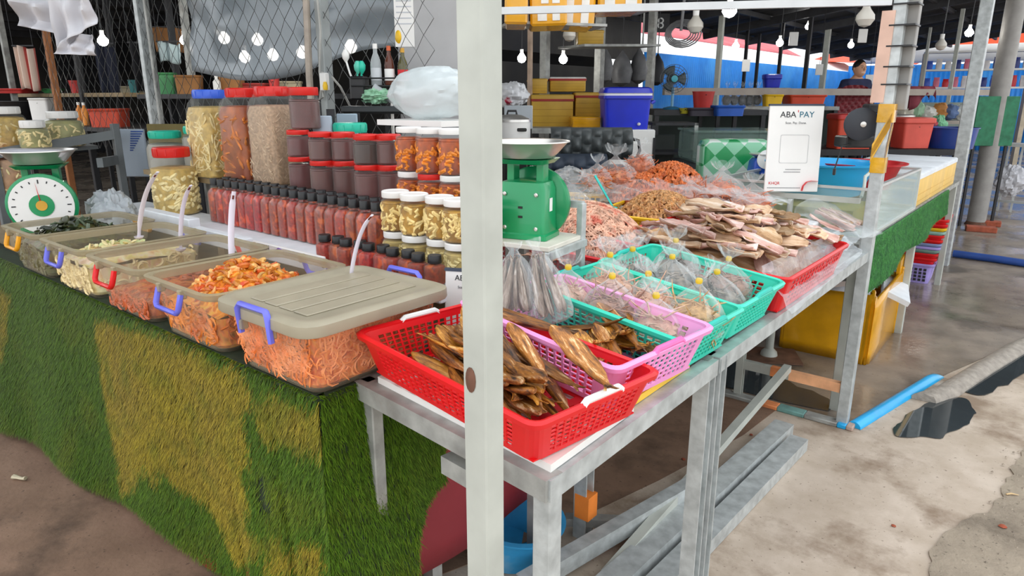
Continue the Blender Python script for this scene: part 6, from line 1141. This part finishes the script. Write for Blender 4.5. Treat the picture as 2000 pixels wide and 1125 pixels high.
def bucket(label, px, py, d, r, h, m, taper=.8, lid=None, name='bucket', rz=0, sq=False, cat='bucket'):
    t = thing(name, label, cat, at(px, py, d), YAW + rz)
    if sq: G().loops([rr(r * taper, r * .75 * taper, .02, 0, 3), rr(r, r * .75, .025, h, 3), rr(r * 1.05, r * .8, .03, h, 3), rr(r * 1.05, r * .8, .03, h - .02, 3)], True, False).build('body', m, t, solid=.004)
    else: G().lathe([(r * taper, 0), (r, h * .96), (r * 1.05, h * .96), (r * 1.05, h), (r * .97, h), (r * taper * .95, .008), (.001, .006)], 24).build('body', m, t)
    if lid: G().loops([rr(r * 1.08, r * .83 if sq else r * 1.08, .03 if sq else r, h - .01, 4), rr(r * 1.08, r * .83 if sq else r * 1.08, .03 if sq else r, h + .03, 4), rr(r * .95, r * .7 if sq else r * .95, .03 if sq else r * .9, h + .04, 4)]).build('lid', lid, t)
    G().tube([(-r, 0, h * .95), (-r * .7, -.02, h * .9 - .03), (0, -r * .75 if sq else -r, h * .8), (r * .7, -.02, h * .9 - .03), (r, 0, h * .95)], .004, 5).build('bail', dark, t)
    return t
dr_ = mat('worn_red', '#c0322e', .45, 0, .12, 6); orr = mat('orange_red_bucket', '#d64a2e', .45, 0, .1, 6)
bucket('red pail on the dark stall table', 1372, 212, 7.3, .11, .17, dr_); bucket('blue tray on the dark stall table', 1420, 226, 6.5, .13, .09, mat('tray_blue', '#1f55b0', .4), .92, None, 'tray', 0, True, 'tray')
bucket('dark tray beside the blue tray', 1368, 226, 6.6, .13, .07, mat('dark_tray2', '#3a3540', .5), .92, None, 'tray', 0, True, 'tray'); bucket('small yellow bowl beside the fan', 1336, 222, 6.6, .05, .05, mat('olive_bowl', '#a8a02a', .5), .7, None, 'bowl', 0, False, 'bowl')
slab('grey counter under the clear bags and yellow basket', 1400, 1640, 208, 7.9, .8, galvd)
for i in range(5): p = at(1418 + 15 * i, 207, 8.2); tied_bag(f'clear blue-topped bag, {ORD[i]} from left on the grey rear counter', p, .055, .05, .26, mat('grey_packets', '#8b8d92', .5, 0, .2, 20), 80 + i, i, False, lumps=0)
bucket('yellow basket on the grey rear counter', 1507, 208, 8.0, .1, .13, yellow, .85, None, 'bin', 0, True, 'bin'); bucket('orange-red tub on the grey rear counter', 1567, 207, 8.1, .2, .12, orr, .9, None, 'tub', 0, True, 'tub')
bucket('royal blue bin before the blue fence', 1506, 171, 9.0, .1, .12, blue, .85, blue, 'bin', 0, True, 'bin')
slab('high shelf board under the royal blue bin', 1470, 1545, 171.5, 8.9, .3, galvd)
# patterned green bag, glass counter, blue scale
gb = thing('checked_bag', 'green and white diamond-checked plastic bag behind the clear shrimp bags', 'bag', at(1428, 346, 4.35), YAW); wv, hv = .42, .235
def checkm():
    m = bpy.data.materials.new('green_diamonds'); m.use_nodes = True; N = m.node_tree.nodes; L = m.node_tree.links; tc = N.new('ShaderNodeTexCoord'); mp = N.new('ShaderNodeMapping'); mp.inputs['Rotation'].default_value = (0, R(45), 0); mp.inputs['Location'].default_value = (.5, 0, .3); L.new(tc.outputs['Object'], mp.inputs[0]); ck = N.new('ShaderNodeTexChecker'); ck.inputs['Scale'].default_value = 12; ck.inputs[1].default_value = (*srgb('#1d8a4e'), 1); ck.inputs[2].default_value = (*srgb('#7dbb98'), 1)
    mp2 = N.new('ShaderNodeMapping'); mp2.inputs['Rotation'].default_value = (0, R(45), 0); mp2.inputs['Location'].default_value = (.5, 0, .3); L.new(tc.outputs['Object'], mp2.inputs[0]); c2 = N.new('ShaderNodeTexChecker'); c2.inputs['Scale'].default_value = 6; L.new(mp2.outputs[0], c2.inputs['Vector']); L.new(mp.outputs[0], ck.inputs['Vector']); mx = N.new('ShaderNodeMix'); mx.data_type = 'RGBA'; ma = N.new('ShaderNodeMath'); ma.operation = 'MULTIPLY'; L.new(c2.outputs['Fac'], ma.inputs[0]); L.new(ck.outputs['Fac'], ma.inputs[1]); L.new(ma.outputs[0], mx.inputs[0]); L.new(ck.outputs[0], mx.inputs[6]); mx.inputs[7].default_value = (*srgb('#c9d3cd'), 1); L.new(mx.outputs[2], N['Principled BSDF'].inputs['Base Color']); N['Principled BSDF'].inputs['Roughness'].default_value = .3; return m
G().loops([rr(wv * .49, .09, .03, 0, 4), rr(wv * .5, .1, .04, hv * .15, 4), rr(wv * .5, .1, .04, hv * .8, 4), rr(wv * .47, .08, .04, hv * .96, 4), rr(wv * .42, .05, .03, hv, 4)]).build('bag_body', checkm(), gb)
slab('grey table under the green checked bag', 1340, 1520, 346.5, 4.2, .5, galvd)
gc = thing('glass_counter', 'pale green glass case behind the checked bag', 'glass case', at(1440, 300, 5.0)); gc.rotation_euler = (0, 0, YAW); G().box((0, .25, .04), (.62, .5, .22), bev=.02).build('glass_box', mat('green_glass', '#7f9a90', .08, 0, .05, 4, alpha=.3, rimalpha=.3), gc); G().box((0, .25, .155), (.64, .52, .015)).build('top_pane', mat('green_glass', '#9fc0b2'), gc)
slab('dark table under the pale glass case', 1345, 1545, 322, 4.95, .6, dark)
bsn = thing('weighing_scale', 'small blue scale with a white dial left of the payment sign', 'scale', at(1487, 338, 4.1), YAW); G().loops([rr(.07, .06, .01, 0, 2), rr(.065, .055, .012, .07, 2), rr(.05, .045, .012, .09, 2)]).build('body', mat('scale_blue', '#1f4fb8', .35), bsn); G().lathe([(.001, 0), (.055, 0), (.055, .006), (.001, .008)], 24, M=xf(0, (0, -.06, .085), rx=R(90))).build('dial', white, bsn); G().lathe([(.04, .09), (.08, .11), (.08, .115)], 20).build('dish', steel, bsn)
# stall right of the sign: red chair back, coolers, barrel, green net, shelves
rcb = thing('padded_chair', 'tall dark red quilted chair back before the man in navy', 'chair', at(1660, 233, 8.6)); rcb.rotation_euler = (0, 0, YAW); rq_ = mat('maroon_quilt', '#7a1f28', .5, 0, .12, 8); zb = rcb.location.z
G().sheet(lambda u, v: ((u - .5) * .40 * (1 if v < .85 else 1 - (v - .85) * 2.2 * abs(u - .5) * 2 * .4), -.02 - .02 * abs(math.sin((u * 5 + v * 5) * math.pi)) * abs(math.sin((u * 5 - v * 5) * math.pi)), .40 * v - (.05 * (abs(u - .5) * 2) ** 3 if v > .9 else 0)), 40, 30).build('quilted_face', rq_, rcb); G().box((0, .03, .19), (.39, .07, .36), bev=.02).build('backrest', rq_, rcb); G().box((0, -.2, -.35), (.42, .45, .1), bev=.02).build('seat', rq_, rcb)
for sx in (-1, 1):
    for sy in (-.38, .02): G().box((sx * .18, sy, (-.4 - zb) / 2), (.04, .04, zb - .4)).build('leg', dark, rcb)
slab('dark work counter behind the taped post', 1600, 1890, 292, 6.95, .8, dark, .06)
bucket('orange-red cooler box left of the black motor', 1655, 289, 7.1, .18, .30, orr, .92, dr_, 'cooler_box', 0, True, 'cooler'); bucket('orange-red cooler box right of the taped post', 1775, 288, 7.15, .16, .26, mat('coral_cooler', '#e0584a', .45, 0, .08, 6), .88, MATS['coral_cooler'], 'cooler_box', .1, True, 'cooler')
bucket('wide dark blue barrel right of the coral cooler', 1850, 289, 7.25, .25, .21, mat('navy_barrel', '#1f3f8f', .35, 0, .12, 5), .9, None, 'barrel', 0, False, 'barrel')
p = at(1770, 238, 5.9); bucket('grey pot with a dark rim on the rear counter', 1758, 255, 8.1, .12, .14, galvd, .9, steel, 'pot', 0, False, 'pot')
p = at(1797, 180, 8.83); t = thing('draped_cloth', 'dark red cloth draped over the grey rail', 'cloth', (p.x, p.y, 1.605), .85); G().sheet(lambda u, v: ((u - .5) * (.3 + .12 * math.sin(u * 9)) , .05 * math.cos(v * math.pi) * -1.1 + .012 * math.sin(u * 17), .03 * math.sin(v * math.pi) - .16 * (abs(v - .5) * 2) ** 1.5 * (1 + .6 * math.sin(u * 5 + 1))), 20, 16).build('fabric', mat('maroon_cloth', '#7d2f3c', .8, 0, .15, 9), t, solid=.006)
p = at(1805, 262, 8.2); lump_bag('food_pack', 'navy and red packets heaped beside the coral cooler', (p.x, p.y, p.z + .01), .12, .08, .08, mat('mixed_packets', '#3c3a5a', .5, 0, .1, 10, col2='#b8343c', mix=(.5, .55)), 19, cat='packet', wr=.2)
p = at(1828, 262, 8.25); lump_bag('food_pack', 'pale green packet heap left of the blue barrel', (p.x, p.y, p.z + .01), .1, .07, .1, mat('green_packet', '#7fbf95', .5, 0, .12, 10), 20, cat='packet', wr=.2)
slab('grey shelf behind the coral cooler', 1740, 1880, 265, 8.0, .5, galvd)
t, w, h = panel(1895, 1975, 188, 285, 8.2, mat('green_net_cloth', '#2f7a58', .7, 0, .2, 14, alpha=.92), 'green_netting', 'green netting hung from the rail behind the round post', 'netting')
shm_ = thing('packet_shelf', 'pale shelf unit with coloured packets before the far blue wall', 'shelf', at(1900, 170, 15)); shm_.rotation_euler = (0, 0, YAW - R(25)); shm_.location.z = 0
for x in (-.95, .95): G().box((x, 0, 1.2), (.08, .3, 2.4)).build('upright', mat('tan_upright', '#cfc0a8', .6), shm_)
zs = [1.70, 2.06, 2.42]
for z in zs: G().box((0, 0, z), (1.95, .32, .035)).build('shelf_board', white, shm_)
Ms = Matrix.Translation((shm_.location.x, shm_.location.y, 0)) @ Matrix.Rotation(YAW - R(25), 4, 'Z'); pc = [('red', '#d32a34'), ('blue', '#3d5fc8'), ('white', '#e9e4e4'), ('pink', '#e57a92'), ('navy', '#2c3a86')]
rp_ = random.Random(4); n_ = 0
for j, z in enumerate(zs[:2]):
    for k in range(11):
        nm, cc = pc[rp_.randrange(5)]; q = Ms @ Vector((-.85 + .17 * k, -.03, z + .018)); h = rp_.uniform(.16, .24); t = thing('packet', f'{rowlab(k, 11, nm + " packet on the " + ("upper" if j else "lower") + " far shelf")}', 'packet', q, YAW - R(25), 'packets on the far shelf'); m = mat('packet_' + nm, cc, .4, 0, .1, 9)
        G().loops([rr(.055, .03, .02, 0, 2), rr(.06, .04, .02, h * .5, 2), rr(.05, .02, .01, h * .85, 2), rr(.055, .006, .005, h, 2)]).build('pouch', m, t)
panel(1262, 1648, 214, 335, 8.7, mat('dark_green_sheet', '#23302c', .7, 0, .25, 3), 'dark_partition', 'dark partition board behind the fan table', 'board')
panel(1742, 1900, 200, 300, 9.9, mat('grey_green_sheet', '#7f8a84', .7, 0, .2, 5), 'stall_partition', 'grey-green partition behind the barrel and coolers', 'board')
slab('pale shelf of sacks behind the barrel', 1745, 1890, 236, 9.2, .5, mat('rail_paint', '#a59a90'))
for i, (px, w_, h_, c_, lab) in enumerate(((1762, .12, .1, '#d9d5c6', 'cream sack leftmost on the pale sack shelf'), (1786, .1, .12, '#9fc4a4', 'mint sack second on the pale sack shelf'), (1808, .12, .09, '#e6e6e0', 'white sack third on the pale sack shelf'), (1832, .1, .11, '#c98a4a', 'orange-brown sack fourth on the pale sack shelf'), (1852, .11, .1, '#5f79a8', 'blue sack fifth on the pale sack shelf'), (1874, .12, .1, '#cfd3cf', 'pale grey sack rightmost on the pale sack shelf'))):
    p = at(px, 236, 9.45); lump_bag('sack', lab, (p.x, p.y, p.z + .012), w_, .1, h_, mat('sack_' + c_[1:], c_, .6, 0, .15, 12), 50 + i, wr=.18, n=14)
# ================================================================== man in the background
mp_ = at(1669, 190, 10.0); man = thing('person', 'man in a navy collared shirt standing behind the red chair back', 'person', (mp_.x, mp_.y, .30), YAW + R(12))
G().box((mp_.x, mp_.y, .15), (1.0, 1.0, .30)).build('pallet', wood, label='low wooden platform under the man in navy', cat='platform')
def skin(name, verts, edges, radii, m, parent, root=0, sub=2):
    me = bpy.data.meshes.new(name); me.from_pydata(verts, edges, []); o = bpy.data.objects.new(name, me); COL.objects.link(o); o.parent = parent; me.materials.append(m)
    md = o.modifiers.new('skin', 'SKIN'); sv = me.skin_vertices[0].data
    for i, r in enumerate(radii): sv[i].radius = (r, r) if not isinstance(r, tuple) else r; sv[i].use_root = i == root
    md.use_smooth_shade = True; s = o.modifiers.new('sub', 'SUBSURF'); s.levels = s.render_levels = sub; return o
skinm = mat('skin_tone', '#dca787', .5, 0, .06, 9); navy = mat('navy_shirt', '#252c4f', .8, 0, .12, 12); trou = mat('dark_trousers', '#26262b', .8); hairm = mat('black_hair', '#17130f', .5)
skin('body', [(0, 0, .95), (0, 0, 1.1), (0, .01, 1.27), (0, .01, 1.40), (0, 0, 1.475), (0, -.005, 1.53), (.17, .01, 1.385), (.24, -.02, 1.13), (.2, -.16, .95), (.17, -.2, .9), (-.17, .01, 1.385), (-.24, 0, 1.13), (-.22, -.12, .92), (-.21, -.17, .87), (.09, 0, .88), (.1, -.01, .48), (.1, .02, .07), (.1, -.12, .03), (-.09, 0, .88), (-.1, -.01, .48), (-.1, .02, .07), (-.1, -.12, .03)],
     [(0, 1), (1, 2), (2, 3), (3, 4), (4, 5), (3, 6), (6, 7), (7, 8), (8, 9), (3, 10), (10, 11), (11, 12), (12, 13), (0, 14), (14, 15), (15, 16), (16, 17), (0, 18), (18, 19), (19, 20), (20, 21)],
     [(.15, .1), (.15, .1), (.165, .11), (.14, .085), .055, .055, .06, .045, .035, .03, .06, .045, .035, .03, .085, .06, .04, .035, .085, .06, .04, .035], skinm, man)
skin('shirt', [(0, 0, .93), (0, 0, 1.1), (0, .01, 1.27), (0, .01, 1.40), (0, .005, 1.455), (.17, .01, 1.39), (.225, -.005, 1.22), (-.17, .01, 1.39), (-.225, .005, 1.22)], [(0, 1), (1, 2), (2, 3), (3, 4), (3, 5), (5, 6), (3, 7), (7, 8)], [(.165, .115), (.165, .115), (.18, .125), (.155, .1), .066, .078, .068, .078, .068], navy, man)
skin('trousers', [(0, 0, .96), (.09, 0, .86), (.1, -.01, .48), (.1, .02, .1), (-.09, 0, .86), (-.1, -.01, .48), (-.1, .02, .1)], [(0, 1), (1, 2), (2, 3), (0, 4), (4, 5), (5, 6)], [(.16, .12), .1, .075, .06, .1, .075, .06], trou, man)
hd_ = G(); hd_.sheet(lambda u, v: (lambda a, p: (.078 * math.cos(a) * math.sin(p) * (1 - .12 * max(0, math.cos(p))), .096 * math.sin(a) * math.sin(p) - (.01 if math.cos(p) > .4 else 0), 1.635 - .118 * math.cos(p)))(u * 6.2832, v * math.pi), 28, 20)
ho = hd_.build('head', skinm, man, loc=(0, -.03, -.05))
G().sheet(lambda u, v: (lambda a, p: (.083 * math.cos(a) * math.sin(p), .012 + .099 * math.sin(a) * math.sin(p), 1.652 + .112 * math.cos(p)))(u * 6.2832, v * (1.35 + .55 * (.5 + .5 * math.sin(u * 6.2832)))), 28, 10).build('hair', hairm, ho)
G().tube([(0, -.092, 1.66), (0, -.108, 1.625), (0, -.094, 1.612)], [.008, .014, .01], 6).build('nose', skinm, ho); G().tube([(-.03, -.082, 1.585), (0, -.092, 1.577), (.03, -.082, 1.585)], .006, 6).build('mouth', mat('lip', '#e8d8d0', .5), ho)
for sx in (-1, 1): G().lathe([(.001, -.008), (.009, 0), (.001, .008)], 8, c=(sx * .03, -.086, 1.648)).build('eye', hairm, ho); G().lathe([(.001, -.022), (.012, -.01), (.014, .01), (.001, .022)], 8, c=(sx * .08, .01, 1.635)).build('ear', skinm, ho); G().tube([(sx * .015, -.092, 1.668), (sx * .045, -.082, 1.67)], .004, 5).build('eyebrow', hairm, ho)
# card hanging near posts
for px, py, d, lab in ((1457, 128, 10, 'white card hanging on a far rod left of the pale post'), (1600, 136, 11, 'white card tied to the pale far post'), (1697, 157, 10.4, 'white payment card beside the man in navy'), (1550, 76, 9, 'white tag under the far roof by the dark post'), (1685, 70, 9, 'white switch box hanging above the man')):
    p = at(px, py, d); t = thing('hanging_card', lab, 'card', p, YAW); G().box((0, 0, 0), (.11, .012, .16), bev=.003).build('card', white, t); G().tube([(0, 0, .08), (.004, 0, 1.3)], .003, 5).build('string', dark, t)
# ================================================================== dim stalls beyond the fence
TZS = []
def slab2(label, px0, px1, py, m, dd=0):
    a, b = at(px0, py, bd(px0, 0) + dd), at(px1, py, bd(px1, 0) + dd); z = min(a.z, b.z); c = (a + b) / 2; w = abs(a.x - b.x); t = thing('rear_table', label, 'table', (c.x, 2.95 + dd * .4, 0)); TZS.append(z - .008); G().box((0, .35, z - .03), (w, 1.3, .04)).build('top', m, t)
    for sx in (-1, 1):
        for y in (0, .7): G().box((sx * (w / 2 - .05), y, (z - .05) / 2), (.05, .05, z - .05)).build('leg', dark, t)
slab2('dim low stall table beyond the fence, at the left', 10, 280, 234, dark); slab2('dim stall table beyond the fence, behind the tarpaulin', 310, 640, 180, dark, .9); slab2('dim higher stall table beyond the fence, nearer the dark clothes', 40, 280, 179, wood, .9)
D_ = dict(rd=dr_, gn=mat('dim_green', '#3f8a52', .5, 0, .1, 8), br=mat('dim_cardboard', '#9a6a3c', .8, 0, .15, 6), og=mat('dim_orange', '#e08a2e', .45), bk=black, wh=white, bu=mat('dim_blue', '#3c5f9a', .5), cr=mat('dim_cream', '#b5a98c', .6))
for i, (k, px, py, d, r, h, m, lab) in enumerate((
    ('s', 215, 231, 6.5, .14, .16, mat('orange_crate', '#c9482e', .6), 'orange-red crate beyond the fence below the steel post'), ('b', 150, 177, 8.2, .07, .14, dr_, 'red pail on the dim stall beyond the fence'), ('r', 102, 177, 8.3, .13, .05, D_['gn'], 'green bowl on the dim stall beyond the fence'), ('t', 157, 231, 6.4, .028, .2, D_['og'], 'left orange bottle on the dim table'), ('t', 167, 231, 6.4, .028, .2, D_['og'], 'right orange bottle on the dim table'), ('b', 38, 231, 6.4, .22, .18, black, 'black cauldron on the dim table at the left'), ('s', 88, 231, 6.5, .09, .22, D_['wh'], 'pale bin of bottles on the dim table'),
    ('s', 372, 178, 6.8, .11, .17, D_['br'], 'cardboard box under the tarpaulin at the left'), ('b', 263, 177, 8.4, .06, .15, mat('dim_teal', '#3f8a8c', .5), 'teal jug beside the steel fence post'), ('s', 250, 177, 8.6, .16, .08, D_['cr'], 'cream tray beyond the fence'), ('s', 455, 178, 6.8, .1, .18, D_['br'], 'brown carton below the tarpaulin'), ('t', 425, 178, 6.7, .035, .17, D_['wh'], 'white bottle below the tarpaulin'), ('s', 500, 178, 6.9, .14, .1, mat('dim_red_pack', '#a33b35', .6), 'red packet tray below the tarpaulin'), ('b', 537, 178, 6.7, .05, .14, dr_, 'bright red cup below the tarpaulin'), ('s', 565, 178, 7, .12, .12, D_['cr'], 'cream carton below the tarpaulin right end'), ('s', 330, 178, 7.0, .08, .2, D_['gn'], 'green sack bin left of the tarpaulin'), ('s', 28, 177, 8.2, .2, .05, dr_, 'red tray at the far left beyond the fence'))):
    f_ = bd(px, d) / d; d, r, h = d * f_, r * f_, h * f_
    zz_ = TZS[0] if py > 200 else (TZS[1] if px > 300 else TZS[2])
    if k == 's': bucket(lab, px, py, d, r, h, m, .92, None, 'crate', .2 * math.sin(i), True, 'crate').location.z = zz_
    elif k == 'b': bucket(lab, px, py, d, r, h, m, .75).location.z = zz_
    elif k == 'r': bucket(lab, px, py, d, r, h, m, .6, None, 'bowl', 0, False, 'bowl').location.z = zz_
    else:
        t = thing('bottle', lab, 'bottle', at(px, py, d)); t.location.z = zz_; G().lathe([(r, 0), (r, h * .65), (r * .4, h * .8), (r * .38, h * .9)], 14).build('body', m, t); G().lathe([(r * .45, h * .88), (r * .45, h)], 10).build('cap', white, t)
for i, (px, py0, d, w, h, m, lab) in enumerate(((45, 92, 8.0, .22, .45, mat('striped_cloth', '#c45a52', .8, 0, .1, 4, col2='#e0c8b8', mix=(.45, .5), stretch=(6, 6, .1)), 'red and cream striped cloth hanging beyond the fence'), (200, 88, 7.6, .22, .5, mat('navy_clothes', '#1d2233', .9), 'dark navy clothes hanging beyond the fence'), (270, 86, 7.4, .2, .48, mat('black_clothes', '#15151a', .9), 'black clothes hanging beside the steel fence post'), (330, 84, 7.8, .25, .2, mat('pale_shirt', '#9fb0b4', .8), 'pale shirt hanging beyond the fence right of the post'), (345, 55, 9, .6, .28, D_['br'], 'brown board high beyond the fence'))):
    f_ = bd(px, d) / d; d *= f_; w *= f_; h *= f_; a = at(px, py0, d); t = thing('hanging_cloth', lab, 'cloth', (a.x, a.y, a.z), YAW); G().sheet(lambda u, v: ((u - .5) * w * (1 - .1 * v), .03 * math.sin(u * 14 + i), -h * v + .02 * math.sin(u * 6)), 18, 8).build('fabric', m, t, solid=.01); G().beam((-w * .55, 0, .015), (w * .55, 0, .015), .015, .015).build('hanger_bar', dark, t); G().tube([(-w * .5, 0, .015), (-w * .5, 0, 1.3)], .004, 5).build('cord', dark, t); G().tube([(w * .5, 0, .015), (w * .5, 0, 1.3)], .004, 5).build('cord', dark, t)
for i, (px, d, m, lab) in enumerate(((113, 7.0, mat('lit_wood_post', '#9a6238', .7), 'wooden post beyond the fence, coloured orange-brown as lit'), (30, 7.2, galvd, 'thin steel post at the left beyond the fence'), (165, 7.6, dark, 'dark slim post beyond the fence near the bottles'), (235, 9.0, dark, 'dark wide post beyond the fence'), (380, 7.0, galvd, 'grey post beyond the fence left of the tarpaulin'), (352, 8, dark, 'dark slim post behind the pale shirt'))):  # orange light on the wooden post is put into its colour
    p = at(px, 200, bd(px, d)); G().box((0, 0, 1.5), (.06, .06, 3.0), bev=.004).build('stall_post', m, loc=(p.x, p.y, 0), label=lab, cat='post')
# pipes, bricks and frames at the far right floor
a, b = atz(1862, 495, .04), atz(2040, 520, .04); G().tube([a, (a + b) / 2 + Vector((0, .02, 0)), b], .035, 12).build('floor_pipe', mat('navy_pipe', '#2b4f9a', .5, 0, .12, 8), label='navy blue pipe lying across the wet floor', cat='pipe')
for px, py, lab, rz in ((1915, 452, 'flat red brick at the foot of the round post', .2), (1925, 440, 'second red brick stacked behind at the round post', .1)):
    p = atz(px, py, .004); G().box((0, 0, .03), (.3, .14, .06), bev=.006).build('brick', brickm, loc=p, rot=(0, 0, rz), label=lab, cat='brick')
fr_ = thing('tube_frame', 'light tubular frame stall behind the round post', 'frame', (0, 0, 0)); q = at(1985, 400, 9.2)
for dx in (-.5, -.35, -.2, -.05): G().box((q.x + dx, q.y - .3 * dx, .45), (.025, .025, .9)).build('upright', alu, fr_)
G().beam((q.x - .9, q.y + .1, .9), (q.x + .9, q.y - .2, .9), .3, .04).build('top', alu, fr_, smooth=False); G().beam((q.x - .8, q.y + .1, .15), (q.x + .8, q.y - .2, .15), .03, .03).build('lower_bar', alu, fr_, smooth=False)
p = atz(1972, 400, .05); lump_bag('plastic_bag', 'pinkish white plastic bag on the far tube frame', (q.x - .1, q.y - .25, .25), .16, .14, .2, hb, 41, wr=.2)
